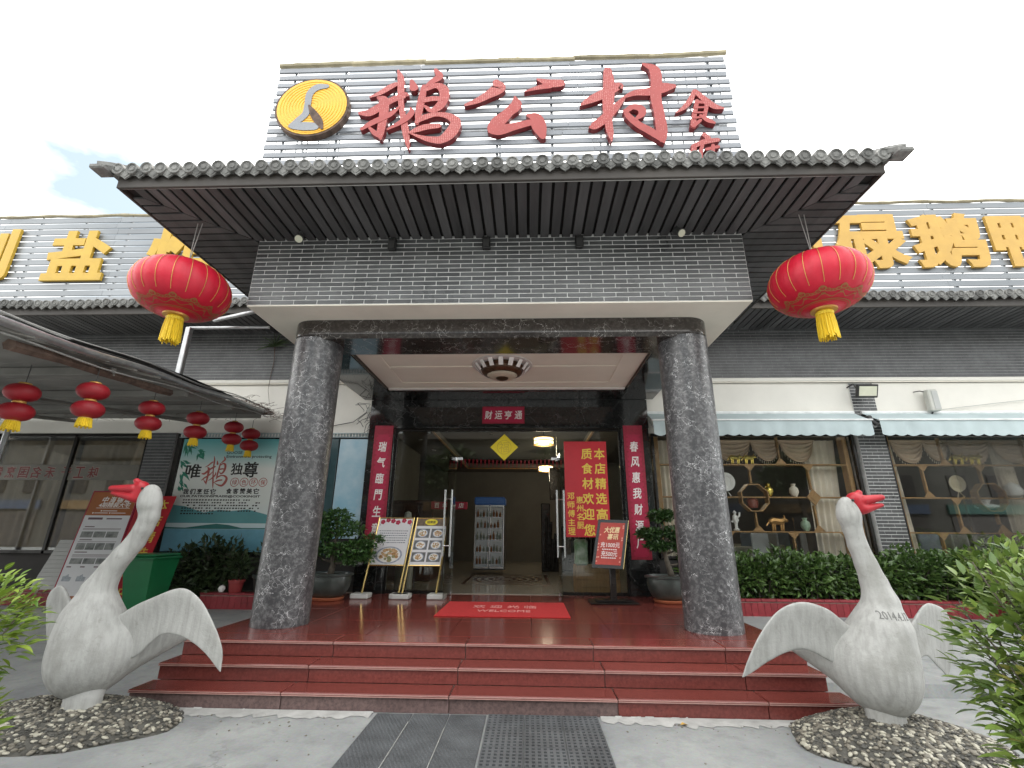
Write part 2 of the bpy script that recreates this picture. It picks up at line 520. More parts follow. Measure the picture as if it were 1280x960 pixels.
M['black_frame'] = mat('black lacquer frame', (.015, .013, .012), .25, var=.2)
M['paper_white'] = mat('white print sheet', (.70, .70, .72), .4, var=.03)
M['green_bin'] = mat('green plastic', (.012, .15, .055), .4, var=.15, scale=3)
M['pot'] = mat('dark glazed pot', (.045, .055, .05), .35, var=.35, scale=7, coat=.3)
M['pot_red'] = mat('red plastic pot', (.33, .05, .05), .5, var=.2)
M['terracotta'] = mat('terracotta saucer', (.42, .13, .06), .7, var=.15)
M['soil'] = mat('potting soil', (.035, .028, .02), .95, var=.4, scale=30, bump=.5)
M['bark'] = mat('grey bark', (.11, .095, .075), .9, var=.4, scale=15, bump=.5, bscale=50)
def leafmat(name, a, b, rough=.4, tr=.15):
    m, t, bs, pos = base_nodes(name, rough)
    n1 = noise(t, pos, 9, 3)
    wn2 = t.nodes.new('ShaderNodeTexWhiteNoise')
    geo = [n for n in t.nodes if n.type == 'NEW_GEOMETRY'][0]
    t.links.new(geo.outputs['Random Per Island'], wn2.inputs['Vector'])
    f = t.nodes.new('ShaderNodeMath'); f.operation = 'MULTIPLY_ADD'; f.inputs[1].default_value = .6; 
    t.links.new(wn2.outputs['Value'], f.inputs[0])
    f2 = t.nodes.new('ShaderNodeMath'); f2.operation = 'MULTIPLY_ADD'; f2.inputs[1].default_value = .9; f2.inputs[2].default_value = -.2
    t.links.new(n1.outputs['Fac'], f2.inputs[0]); t.links.new(f2.outputs[0], f.inputs[2])
    c = mixcol(t, f.outputs[0], a, b)
    oi = t.nodes.new('ShaderNodeObjectInfo')
    mr = t.nodes.new('ShaderNodeMapRange'); mr.inputs['To Min'].default_value = .7; mr.inputs['To Max'].default_value = 1.3
    t.links.new(oi.outputs['Random'], mr.inputs['Value'])
    sc = t.nodes.new('ShaderNodeVectorMath'); sc.operation = 'SCALE'
    t.links.new(c, sc.inputs[0]); t.links.new(mr.outputs[0], sc.inputs['Scale'])
    t.links.new(sc.outputs[0], bs.inputs['Base Color'])
    if tr:
        tl = t.nodes.new('ShaderNodeBsdfTranslucent')
        t.links.new(sc.outputs[0], tl.inputs['Color'])
        mx = t.nodes.new('ShaderNodeMixShader'); mx.inputs[0].default_value = tr
        t.links.new(bs.outputs[0], mx.inputs[1]); t.links.new(tl.outputs[0], mx.inputs[2])
        t.links.new(mx.outputs[0], t.nodes['Material Output'].inputs['Surface'])
    return m
M['leaf_hedge'] = leafmat('dark glossy hedge leaf', (.035, .085, .024), (.15, .25, .065), .27)
M['leaf_bonsai'] = leafmat('bonsai leaf', (.018, .055, .014), (.075, .16, .04), .35)
M['leaf_dark'] = leafmat('shade plant leaf', (.018, .036, .016), (.07, .105, .04), .4)
M['leaf_bright'] = leafmat('fresh green leaf', (.055, .13, .018), (.26, .34, .05), .4, .25)
M['leaf_right'] = leafmat('mid green leaf', (.05, .12, .025), (.25, .34, .07), .35, .22)
M['leaf_tip'] = leafmat('young bronze leaf', (.24, .20, .06), (.30, .32, .07), .4, .2)
M['straw'] = mat('dry vine', (.10, .06, .045), .9, var=.4, scale=20)
M['column'] = marble('dark marble column', (.058, .058, .062), (.24, .24, .245), (.72, .72, .73), .36, coat=.08)
M['beam'] = marble('brown black marble beam', (.040, .034, .031), (.11, .10, .09), (.48, .46, .44), .12, vscale=5)
M['portal'] = marble('polished black marble', (.014, .015, .015), (.032, .034, .033), (.13, .13, .13), .07, vscale=3)
M['granite'] = mat('red polished granite', (.175, .042, .034), .14, var=.18, scale=60, rvar=.06, objvar=.10, detail=8, bump=.01)
M['granite_riser'] = mat('red granite riser', (.175, .045, .038), .26, var=.28, scale=45, objvar=.10, detail=8)
M['granite_brown'] = mat('dirty brown granite', (.13, .085, .08), .55, var=.4, scale=40, objvar=.12, detail=8, bump=.1)
M['groove'] = mat('nosing groove with painted glint', (.44, .25, .22), .35, var=.12, scale=20)  # pale tone paints the bullnose highlight into the groove lines
M['grout'] = mat('pale grout', (.36, .25, .22), .8, var=.3, scale=15)
M['cement'] = mat('pale cement smear', (.40, .40, .385), .9, var=.2, scale=7, bump=.5, bscale=25)
M['planter_red'] = mat('dark red glazed tile', (.25, .03, .038), .35, var=.22, scale=14, objvar=.12)
M['dark_void'] = mat('dark interior wall', (.045, .042, .04), .8, var=.2, scale=2)
M['in_wall'] = mat('interior grey wall', (.13, .125, .115), .8, var=.12, scale=1.5)
M['in_floor'] = mat('interior beige tile', (.30, .275, .23), .22, var=.08, scale=2, coat=.2)
M['in_ceiling'] = mat('interior ceiling', (.12, .11, .098), .8, var=.1)
M['dark_wood'] = mat('dark wood', (.05, .022, .014), .4, var=.4, scale=6, stretch=(1, 1, 6))
M['gold_wood'] = mat('golden oak lattice', (.33, .185, .065), .4, var=.22, scale=8)
M['box_wood'] = mat('plain wooden crate', (.33, .19, .09), .6, var=.25, scale=4, stretch=(6, 1, 1))
M['curtain'] = mat('cream curtain', (.72, .65, .54), .85, var=.10, scale=4)
M['swag'] = mat('taupe swag', (.62, .49, .37), .8, var=.12, scale=6)
M['curtain_brown'] = mat('brown curtain', (.46, .36, .24), .85, var=.14, scale=3)
M['awning'] = mat('pale blue awning cloth', (.42, .50, .515), .7, var=.08, scale=3)
M['awning_bar'] = mat('white awning bar', (.78, .80, .80), .4)
M['black_metal'] = mat('black metal', (.02, .02, .02), .4, var=.2)
M['lamp_glass'] = mat('floodlight lens', (.62, .63, .50), .25, var=.06)
M['beige_plastic'] = mat('beige speaker case', (.50, .50, .46), .5, var=.05)
M['porcelain'] = mat('white porcelain', (.80, .79, .76), .2, var=.03, coat=.4)
M['brass'] = mat('brass', (.75, .58, .14), .25, metal=.9, var=.1)
M['lamp_on'] = mat('lit lamp', (.9, .8, .5), .5, emit=(1.0, .86, .45), estr=1.1)
M['spot_on'] = mat('lit downlight', (.9, .9, .8), .5, emit=(1.0, .93, .78), estr=3.0)
M['fridge_blue'] = mat('lit blue fridge header', (.02, .06, .17), .4, emit=(.06, .16, .42), estr=.02)
M['fridge_in'] = mat('lit fridge interior', (.3, .33, .35), .4, emit=(.55, .65, .75), estr=.006)
M['carpet_red'] = mat('red carpet mat', (.48, .02, .022), .95, var=.12, scale=25, bump=.4, bscale=300)
M['rubber'] = mat('black rubber', (.075, .08, .085), .6, var=.3, scale=4, bump=.15)
M['rubber_grey'] = mat('worn grey rubber', (.085, .09, .095), .6, var=.3, scale=4, bump=.15)
M['foam'] = mat('grey white board', (.42, .43, .42), .6, var=.08, scale=3)
M['carport'] = mat('grey roof sheet', (.20, .195, .18), .75, var=.25, scale=1.5, objvar=.1)
M['black_sheet'] = mat('black roofing felt', (.03, .03, .03), .6, var=.3)
M['beak'] = mat('red painted beak', (.40, .014, .024), .45, var=.12, scale=12, bump=.1)
M['sky_print'] = mat('pale blue print', (.24, .48, .62), .5, var=.2, scale=2, col2=(.55, .68, .75))
M['stone_pale'] = mat('pale pebble', (.40, .38, .31), .45, var=.18, scale=20)
M['stone_mid'] = mat('grey brown pebble', (.17, .155, .125), .6, var=.3, scale=20)
M['stone_dark'] = mat('dark pebble', (.07, .068, .06), .6, var=.3, scale=20)
M['mound'] = mat('rough dark mortar', (.075, .072, .063), .95, var=.5, scale=14, bump=.8, bscale=40)

def goose_mat():
    m, t, b, pos = base_nodes('weathered white concrete', .72)
    mp = t.nodes.new('ShaderNodeMapping'); mp.inputs['Scale'].default_value = (13, 13, 1.3)
    t.links.new(pos, mp.inputs['Vector'])
    n1 = noise(t, mp.outputs[0], 2.0, 6, .6)
    n2 = noise(t, pos, 3.0, 5, .6)
    n3 = noise(t, pos, 40, 4, .6)
    c = mixcol(t, ramp_between(t, n1.outputs['Fac'], .40, .66), (.40, .40, .385), (.31, .31, .295))
    c = mixcol(t, ramp_between(t, n2.outputs['Fac'], .56, .74), c, (.27, .27, .25))
    n4 = noise(t, pos, 11, 6, .7)
    c = mixcol(t, ramp_between(t, n4.outputs['Fac'], .60, .72, (0, 0, 0, 1), (.5, .5, .5, 1)), c, (.22, .215, .19))
    vo = t.nodes.new('ShaderNodeTexVoronoi'); vo.feature = 'DISTANCE_TO_EDGE'; vo.inputs['Scale'].default_value = 3.1
    sc = t.nodes.new('ShaderNodeVectorMath'); sc.operation = 'MULTIPLY_ADD'; sc.inputs[1].default_value = (.25, .25, .25)
    t.links.new(n4.outputs['Color'], sc.inputs[0]); t.links.new(pos, sc.inputs[2]); t.links.new(sc.outputs[0], vo.inputs['Vector'])
    crk = ramp_between(t, vo.outputs['Distance'], .0, .006, (.6, .6, .6, 1), (0, 0, 0, 1))
    c = mixcol(t, mixcol(t, 1.0, crk, ramp_between(t, n2.outputs['Fac'], .54, .60), 'MULTIPLY'), c, (.15, .15, .14))
    t.links.new(c, b.inputs['Base Color'])
    bumped(t, b, n3.outputs['Fac'], .35)
    return m
M['goose'] = goose_mat()

def ground_mat():
    m, t, b, pos = base_nodes('worn concrete yard', .8)
    n1 = noise(t, pos, .9, 6, .6)
    n2 = noise(t, pos, 5, 6, .65)
    n3 = noise(t, pos, 45, 4, .6)
    c = mixcol(t, ramp_between(t, n1.outputs['Fac'], .35, .68), (.215, .225, .23), (.35, .36, .35))
    c = mixcol(t, ramp_between(t, n2.outputs['Fac'], .50, .78, (0, 0, 0, 1), (.7, .7, .7, 1)), c, (.165, .17, .17))
    c = mixcol(t, ramp_between(t, n2.outputs['Fac'], .20, .36, (.6, .6, .6, 1), (0, 0, 0, 1)), c, (.52, .53, .52))
    c = mixcol(t, .22, c, n3.outputs['Color'], 'OVERLAY')
    vo = t.nodes.new('ShaderNodeTexVoronoi'); vo.feature = 'DISTANCE_TO_EDGE'; vo.inputs['Scale'].default_value = .5
    sc = t.nodes.new('ShaderNodeVectorMath'); sc.operation = 'MULTIPLY_ADD'; sc.inputs[1].default_value = (.5, .5, .5)
    t.links.new(n2.outputs['Color'], sc.inputs[0]); t.links.new(pos, sc.inputs[2])
    t.links.new(sc.outputs[0], vo.inputs['Vector'])
    crk = ramp_between(t, vo.outputs['Distance'], .0, .010, (1, 1, 1, 1), (0, 0, 0, 1))
    mk = noise(t, pos, .7, 2)
    crk = mixcol(t, 1.0, crk, ramp_between(t, mk.outputs['Fac'], .60, .70), 'MULTIPLY')
    c = mixcol(t, crk, c, (.10, .10, .10))
    t.links.new(c, b.inputs['Base Color'])
    rr = t.nodes.new('ShaderNodeMapRange'); rr.inputs['To Min'].default_value = .55; rr.inputs['To Max'].default_value = .95
    t.links.new(n2.outputs['Fac'], rr.inputs['Value']); t.links.new(rr.outputs[0], b.inputs['Roughness'])
    bumped(t, b, n2.outputs['Fac'], .35, .02)
    return m
M['ground'] = ground_mat()

def glass_mat(name, tint=(.93, .96, .95), refl=1.0):
    m = bpy.data.materials.new(name); m.use_nodes = True
    t = m.node_tree; t.nodes.remove(t.nodes['Principled BSDF'])
    tr = t.nodes.new('ShaderNodeBsdfTransparent'); tr.inputs[0].default_value = (*tint, 1)
    gl = t.nodes.new('ShaderNodeBsdfGlossy'); gl.inputs['Roughness'].default_value = .01
    fr = t.nodes.new('ShaderNodeFresnel'); fr.inputs[0].default_value = 1.5
    mu = t.nodes.new('ShaderNodeMath'); mu.operation = 'MULTIPLY'; mu.inputs[1].default_value = refl
    t.links.new(fr.outputs[0], mu.inputs[0])
    mx = t.nodes.new('ShaderNodeMixShader')
    t.links.new(mu.outputs[0], mx.inputs[0]); t.links.new(tr.outputs[0], mx.inputs[1]); t.links.new(gl.outputs[0], mx.inputs[2])
    t.links.new(mx.outputs[0], t.nodes['Material Output'].inputs['Surface'])
    return m
M['glass'] = glass_mat('clear door glass', (.92, .95, .93), .9)
M['glass_win'] = glass_mat('window glass', (.97, .98, .975), .75)
# ================================================================== GROUND
g = MB()
prof = [(-220, 0.0), (-30, 0.0), (0, 0.0), (5.1, 0.0), (6.0, .06), (7.2, .18), (7.9, .22), (9.2, .22), (40, .22), (260, .22)]
xs = [-300, -40, -8, 8, 40, 300]
vs = [(x, y, z) for y, z in prof for x in xs]
fs = [(i * 6 + j, i * 6 + j + 1, i * 6 + j + 7, i * 6 + j + 6) for i in range(len(prof) - 1) for j in range(5)]
g.raw(vs, fs)
ground = g.build('ground', M['ground'], kind='structure')
# pale cement smear where the yard meets the first step
g = MB()
r2 = random.Random(3)
for sx0, sx1, dep in ((-2.95, -.9, .20), (.98, 2.75, .22)):
    n = 40
    top = [(sx0 + (sx1 - sx0) * i / n, 4.449, .012) for i in range(n + 1)]
    bot = [(x, 4.449 - dep * (.45 + .55 * r2.random()) * (1 - .5 * abs(i / n - .45)), .004) for i, (x, _, _) in enumerate(top)]
    g.raw(top + bot, [(i, n + 1 + i, n + 2 + i, i + 1) for i in range(n)])
    for i in range(n):
        if r2.random() < .35:
            x = sx0 + (sx1 - sx0) * (i + r2.random()) / n; w = .012 + .03 * r2.random(); h = .008 + .012 * r2.random()
            g.box(x - w, x + w, 4.425 + .01 * r2.random(), 4.452, .0, h, .008)
g.build('cement_smear', M['cement'], kind='structure')

# ================================================================== PLATFORM WITH THREE STEPS
plat = bpy.data.objects.new('entrance_steps', None); COL.objects.link(plat)
plat['kind'] = 'structure'; ROOT[plat.name] = (0, 0, 0)
b = MB()
b.box(-2.985, 2.985, 4.485, 4.75, 0, .112); b.box(-2.985, 2.985, 4.745, 5.02, 0, .252); b.box(-2.985, 2.985, 5.015, 8.72, -.02, .396)
b.build('step_core', M['grout'], plat)
YS = [4.46, 4.72, 4.99]
r2 = random.Random(11)
for k, y in enumerate(YS):
    z1 = .14 * (k + 1); z0 = .14 * k
    yb = (YS[k + 1] if k < 2 else 5.27)
    # treads
    cuts = [-3.0 - (.03 if k == 0 else 0), -1.70 + .1 * k, -.27 + .03 * k, 1.13 - .06 * k, 2.35 - .05 * k, 3.0 + (.10 if k == 0 else 0)]
    for i in range(5):
        q = MB(); q.box(cuts[i] + .005, cuts[i + 1] - .005, y - .022, yb - .004, z1 - .028, z1, .006)
        q.build('tread_slab', M['granite'], plat)
        q = MB(); zt = z1 - .0305
        q.box(cuts[i] + .004, cuts[i + 1] - .004, y, y + .022, z0 + .002, zt, .002)
        q.build('riser_slab', M['granite_brown'] if (k == 0 and i < 3) else M['granite_riser'], plat)
        q = MB()
        q.box(cuts[i] + .004, cuts[i + 1] - .004, y - .0245, y - .0195, z1 - .0255, z1 - .0185)
        q.box(cuts[i] + .004, cuts[i + 1] - .004, y - .0245, y - .0195, z1 - .0135, z1 - .0065)
        q.build('nosing_groove_glint', M['groove'], plat)  # groove lines whose pale colour stands in for the edge highlight
b = MB()
ny, nx = 4, 7
for j in range(ny):
    y0 = 5.272 + j * .807; y1 = y0 + .803
    for i in range(nx):
        x0 = -3.0 + i * 6.0 / nx; x1 = x0 + 6.0 / nx
        q = MB(); q.box(x0 + .0035, x1 - .0035, y0 + .002, y1 - .002, .398, .42 - .0006 * r2.random(), .0015)
        q.build('floor_tile', M['granite'], plat)
for s in (-1, 1): q = MB(); q.box(s * 2.985, s * 3.0, 5.0, 8.5, 0.0, .396); q.build('side_slab', M['granite_riser'], plat)

# ================================================================== THE RESTAURANT
bld = thing('restaurant_building', 'low grey brick restaurant with a dark tiled entrance canopy on two marble columns', 'building', (0, 8.5, .22))
Z0, Z1, YF, XF = 4.105, 5.02, 5.05, 3.09
# ---- portico wall with its brick tiles
b = MB(); b.box(-XF, XF, YF, 8.68, Z0, Z1 + .25)
pw_ = b.build('portico_wall', M['mortar'], bld)
rows, ncol = 15, 21
ph = (Z1 - Z0) / rows; pl = 2 * XF / ncol
bm_ = MB(); bm_.box(-pl / 2 + .005, pl / 2 - .005, -.006, .0, -ph / 2 + .0055, ph / 2 - .0055, .002)
b0 = bm_.build('brick', M['brick'], pw_, loc=(0, 0, 0)); bmesh_full = b0.data
ROOT.pop(b0.name, None); bpy.data.objects.remove(b0)
hm_ = MB(); hm_.box(-pl / 4 + .005, pl / 4 - .005, -.006, .0, -ph / 2 + .0055, ph / 2 - .0055, .002)
h0 = hm_.build('brick', M['brick'], pw_, loc=(0, 0, 0)); bmesh_half = h0.data
ROOT.pop(h0.name, None); bpy.data.objects.remove(h0)
stf = MB(); cnt = 0
for r in range(rows):
    z = Z0 + ph * (r + .5)
    if r % 2 == 0: items = [(-XF + pl * (i + .5), 1) for i in range(ncol)]
    else: items = [(-XF + pl / 4, 0)] + [(-XF + pl * (i + 1), 1) for i in range(ncol - 1)] + [(XF - pl / 4, 0)]
    for x, full in items:
        if cnt < 300:
            inst(bmesh_full if full else bmesh_half, 'brick', pw_, (x, YF + .0005 - .001 * rnd.random(), z)); cnt += 1
        else:
            w = pl / 2 if full else pl / 4
            stf.box(x - w + .0045, x + w - .0045, YF - .008, YF, z - ph / 2 + .0055, z + ph / 2 - .0055, .002)
for s in (-1, 1):
    for r in range(rows):
        z = Z0 + ph * (r + .5)
        for i in range(12):
            y = YF + .01 + pl * (i + .5 * (r % 2))
            stf.box(s * XF, s * (XF + .012), y, y + pl - .006, z - ph / 2 + .0028, z + ph / 2 - .0028)
stf.build('brickwork', M['brick'], pw_, kind='stuff')
b = MB(); b.box(-XF, XF, YF + .002, 8.68, Z0 - .018, Z0 - .001, .003)
b.build('portico_soffit', M['cream_soffit'], bld)

# ---- beams, ceiling, columns
ZB, ZT = 3.84, Z0 - .018
def beam_outline(ins):
    r = .31 - ins
    pts = [(-2.76 + ins, 6.08)]
    for k in range(9):
        a = pi + k * pi / 16; pts.append((-2.45 + r * math.cos(a), 5.77 + r * math.sin(a)))
    for k in range(9):
        a = 1.5 * pi + k * pi / 16; pts.append((2.45 + r * math.cos(a), 5.77 + r * math.sin(a)))
    pts.append((2.76 - ins, 6.08))
    return pts
b = MB()
o0, o1 = beam_outline(0), beam_outline(.045)
n = len(o0)
vs = [(x, y, ZT) for x, y in o0] + [(x, y, ZB + .05) for x, y in o0] + [(x, y, ZB) for x, y in o1]
fs = [(n + i, n + i + 1, i + 1, i) for i in range(n - 1)] + [(2 * n + i, 2 * n + i + 1, n + i + 1, n + i) for i in range(n - 1)]
fs += [tuple(range(n))[::-1], tuple(range(2 * n, 3 * n)), (n - 1, 2 * n - 1, 3 * n - 1, 2 * n, n, 0)]
b.raw(vs, fs)
beam = b.build('beam', M['beam'], bld, smooth=30)
for s in (-1, 1): b = MB(); b.box(s * 2.14, s * 2.76, 6.082, 8.498, ZB + .003, ZT, .012); b.build('side_beam', M['portal'], bld)
b = MB(); b.box(-2.138, 2.138, 7.95, 8.497, ZB + .005, ZT, .01); b.build('back_beam', M['portal'], bld)
b = MB(); b.box(-2.137, 2.137, 6.083, 7.948, 3.915, 3.95)
b.build('porch_ceiling', M['ceiling'], bld)
b = MB()
b.box(-2.13, 2.13, 6.083, 6.30, 3.90, 3.9145, .01); b.box(-2.13, 2.13, 7.60, 7.945, 3.90, 3.9145, .01)
for s in (-1, 1): b.box(s * 1.78, s * 2.13, 6.302, 7.598, 3.9, 3.9145, .01)
b.box(-1.775, 1.775, 6.78, 6.98, 3.901, 3.9145, .01)
b.build('ceiling_border', M['ceiling'], bld)
b = MB(); b.box(-2.12, 2.12, 7.86, 7.94, 3.868, 3.8985, .01)
b.build('ceiling_trim', M['ceiling_trim'], bld)
for s in (-1, 1):
    b = MB(); b.lathe([(.31, .4205), (.312, .44), (.31, .50), (.308, 2.0), (.31, ZB + .02)], (s * 2.45, 5.77, 0), 48)
    b.build('column', M['column'], bld, smooth=40)

# ---- portal of black marble panels
por = MB(); por.box(-2.60, 2.62, 8.535, 8.72, 3.30, ZB + .15)
for s in (-1, 1): por.box(s * 2.10, s * 2.60, 8.535, 8.72, .40, 3.30)
pwall = por.build('portal_wall', M['plank_gap'], bld)
def panel(x0, x1, z0, z1, y=8.5):
    q = MB(); q.box(x0 + .002, x1 - .002, y, y + .034, z0 + .002, z1 - .002, .003); return q.build('marble_panel', M['portal'], pwall)
for x0, x1 in ((-2.62, -1.35), (-1.35, .02), (.02, 1.38), (1.38, 2.64)): panel(x0, x1, 3.29, ZB + .003)
for s in (-1, 1):
    for z0, z1 in ((.42, 1.35), (1.35, 2.3), (2.3, 3.29)):
        a, c = sorted((s * 2.12, s * 2.62 + (.01 if s > 0 else 0))); panel(a, c, z0, z1)
# left edge returns
for s in (-1, 1): q = MB(); q.box(s * 2.105, s * 2.12, 8.52, 8.72, .42, 3.285); q.build('reveal', M['portal'], pwall)

# ---- glass front: fixed panes, transom, two door leaves swung outwards
fr = MB()
fr.box(-2.10, 2.10, 8.56, 8.60, 3.245, 3.285, .004)
for x in (-2.085, 2.085): fr.box(x - .014, x + .014, 8.56, 8.60, .43, 3.245, .003)
fr.box(-2.1, -.93, 8.55, 8.61, .42, .47, .004); fr.box(.93, 2.1, 8.55, 8.61, .42, .47, .004)
gf = fr.build('glass_front', M['black_frame'], bld)
for x0, x1, z0, z1 in ((-2.07, -.925, .472, 3.243), (.925, 2.07, .472, 3.243), (-.92, .92, 2.73, 3.243)):
    q = MB(); q.box(x0, x1, 8.574, 8.586, z0, z1); q.build('glass_pane', M['glass'], gf)
for s in (-1, 1):
    q = MB(); x = s * .92
    q.box(x - .005, x + .005, 7.70, 8.53, .45, 2.70)
    dr = q.build('glass_door', M['glass'], bld)
    q = MB()
    for dx in (-.055, .055):
        q.tube([(x + dx, 7.80, 1.06), (x + dx, 7.80, 2.10)], .016, 10)
    for zz in (1.22, 1.95): q.tube([(x - .055, 7.80, zz), (x + .055, 7.80, zz)], .009, 8)
    q.build('handle', M['steel'], dr, smooth=40)
    q = MB(); q.box(x - .02, x + .02, 8.36, 8.54, 2.66, 2.73, .006); q.box(x - .02, x + .02, 8.36, 8.54, .425, .48, .006)
    q.box(x - .10 * (1 if s > 0 else .3), x + .10 * (.3 if s > 0 else 1), 8.545, 8.572, 2.70, 2.755, .005)
    q.build('patch_fitting', M['steel'], dr)

# ---- wings: plastered wall, brick band, brick pillars
def brick_face(name, x0, x1, z0, z1, y, parent, matl, core=M['mortar_dark'], pl=.20, ph=.054, depth=.3, seed=1):
    c = MB(); c.box(x0, x1, y + .0025, y + depth, z0, z1)
    w = c.build(name, core, parent)
    q = MB(); rr = random.Random(seed)
    n = max(1, int(round((z1 - z0) / ph))); h = (z1 - z0) / n
    for r in range(n):
        x = x0 - (pl / 2 if r % 2 else 0)
        while x < x1 - .01:
            a, e = max(x, x0), min(x + pl, x1); x += pl
            if e - a < .02: continue
            d = .002 * rr.random()
            q.raw([(a + .003, y - d, z0 + h * r + .005), (e - .003, y - d, z0 + h * r + .005), (e - .003, y - d, z0 + h * r + h - .005), (a + .003, y - d, z0 + h * r + h - .005),
                   (a + .002, y + .0035, z0 + h * r + .004), (e - .002, y + .0035, z0 + h * r + .004), (e - .002, y + .0035, z0 + h * r + h - .004), (a + .002, y + .0035, z0 + h * r + h - .004)],
                  [(0, 1, 2, 3), (0, 4, 5, 1), (1, 5, 6, 2), (2, 6, 7, 3), (3, 7, 4, 0)])
    q.build('brickwork', matl, w, kind='stuff')
    return w
YW = 8.70
for s in (-1, 1):
    a, c = sorted((s * 3.1, s * 13.0))
    brick_face('brick_band', a, c, 4.33, 5.36, YW - .02, bld, M['brick_dark'], pl=.22, ph=.0605, seed=3 + s)
    a, c = sorted((s * 2.625, s * 13.0))
    q = MB(); q.box(a, c, YW, 9.0, 3.24, 4.22); q.box(a, c, YW - .05, 9.0, 4.24, 4.325, .02); q.build('upper_wall', M['white_wall'], bld)
    q = MB(); q.box(a, c, 8.75, 9.0, .2, 1.0); q.build('low_wall', M['dark_void'], bld)
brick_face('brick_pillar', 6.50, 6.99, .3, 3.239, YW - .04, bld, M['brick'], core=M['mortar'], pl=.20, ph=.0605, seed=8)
brick_face('brick_pillar', 6.56, 6.99, 3.24, 4.21, YW - .02, bld, M['brick'], core=M['mortar'], pl=.20, ph=.0605, seed=9)
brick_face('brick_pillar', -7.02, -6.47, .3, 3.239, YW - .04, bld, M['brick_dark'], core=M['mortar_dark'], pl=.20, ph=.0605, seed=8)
brick_face('brick_pillar', 11.1, 11.6, .3, 3.239, YW - .04, bld, M['brick'], core=M['mortar'], pl=.20, ph=.0605, seed=10)
q = MB(); q.box(-6.47, -2.63, 8.72, 8.95, 1.0, 3.238); q.build('display_wall', M['dark_void'], bld)
# thin cream trim line under the band
q = MB(); q.box(-13, -3.1, 8.655, 8.665, 4.225, 4.239); q.box(3.1, 13, 8.655, 8.665, 4.225, 4.239); q.build('wall_trim', M['cream_soffit'], bld)

# ---- interior room
rm = MB()
rm.box(-13, 13, 8.72, 17.5, .38, .415)
room_floor = rm.build('interior_floor', M['in_floor'], bld)
rm = MB()
rm.box(-13, 13, 17.5, 17.7, .4, 4.3)
for s in (-1, 1): rm.box(s * 13, s * 13.2, 8.7, 17.7, .2, 5.3)
rm.box(-2.9, -2.75, 9.0, 13.4, .42, 3.9); rm.box(2.75, 2.9, 9.0, 12.0, .42, 3.9)
rm.build('interior_wall', M['in_wall'], bld)
rm = MB(); rm.box(-13, 13, 9.001, 17.5, 3.9, 4.0); rm.build('interior_ceiling', M['in_ceiling'], bld)
rm = MB()
for x0, x1, y0, y1 in ((-2.74, 2.74, 9.0, 9.5), (-2.74, 2.74, 16.2, 17.4), (-2.74, -1.7, 9.5, 16.2), (1.8, 2.74, 9.5, 16.2)): rm.box(x0, x1, y0, y1, 3.55, 3.7, .03)
rm.build('dropped_ceiling', M['in_ceiling'], bld)
rm = MB()
for x0, x1, y0, y1 in ((-1.72, 1.82, 9.46, 9.52), (-1.72, 1.82, 16.18, 16.24), (-1.74, -1.68, 9.46, 16.24), (1.78, 1.84, 9.46, 16.24)): rm.box(x0, x1, y0, y1, 3.515, 3.549, .01)
rm.build('ceiling_moulding', M['gold_wood'], bld)
# inlaid medallion in the floor
rm = MB()
fl = frame((-.08, 11.3, .4155), (1, 0, 0), (0, 1, 0))
rm.prism([(-.92, -1.15), (.92, -1.15), (.92, -1.05), (-.92, -1.05)], fl, 0, .001); rm.prism([(-.92, 1.05), (.92, 1.05), (.92, 1.15), (-.92, 1.15)], fl, 0, .001)
rm.prism([(-.92, -1.05), (-.85, -1.05), (-.85, 1.05), (-.92, 1.05)], fl, 0, .001); rm.prism([(.85, -1.05), (.92, -1.05), (.92, 1.05), (.85, 1.05)], fl, 0, .001)
def ring(mb, fr, cx, cy, r0, r1, t0, t1, sx=1, sy=1, n=28, mi=0):
    for k in range(n):
        a, e = 2 * pi * k / n, 2 * pi * (k + 1) / n
        mb.prism([(cx + r1 * sx * math.cos(a), cy + r1 * sy * math.sin(a)), (cx + r1 * sx * math.cos(e), cy + r1 * sy * math.sin(e)), (cx + r0 * sx * math.cos(e), cy + r0 * sy * math.sin(e)), (cx + r0 * sx * math.cos(a), cy + r0 * sy * math.sin(a))], fr, t0, t1, mi)
for r0, r1 in ((.70, .78), (.54, .62), (.36, .44), (.12, .2)): ring(rm, fl, 0, 0, r0, r1, 0, .001, 1, 1.25)
for k in range(8):
    a = pi / 4 * k
    ring(rm, fl, .28 * math.cos(a), .34 * math.sin(a), .05, .09, .0005, .0015, n=10)
rm.build('floor_inlay', M['dark_wood'], bld)

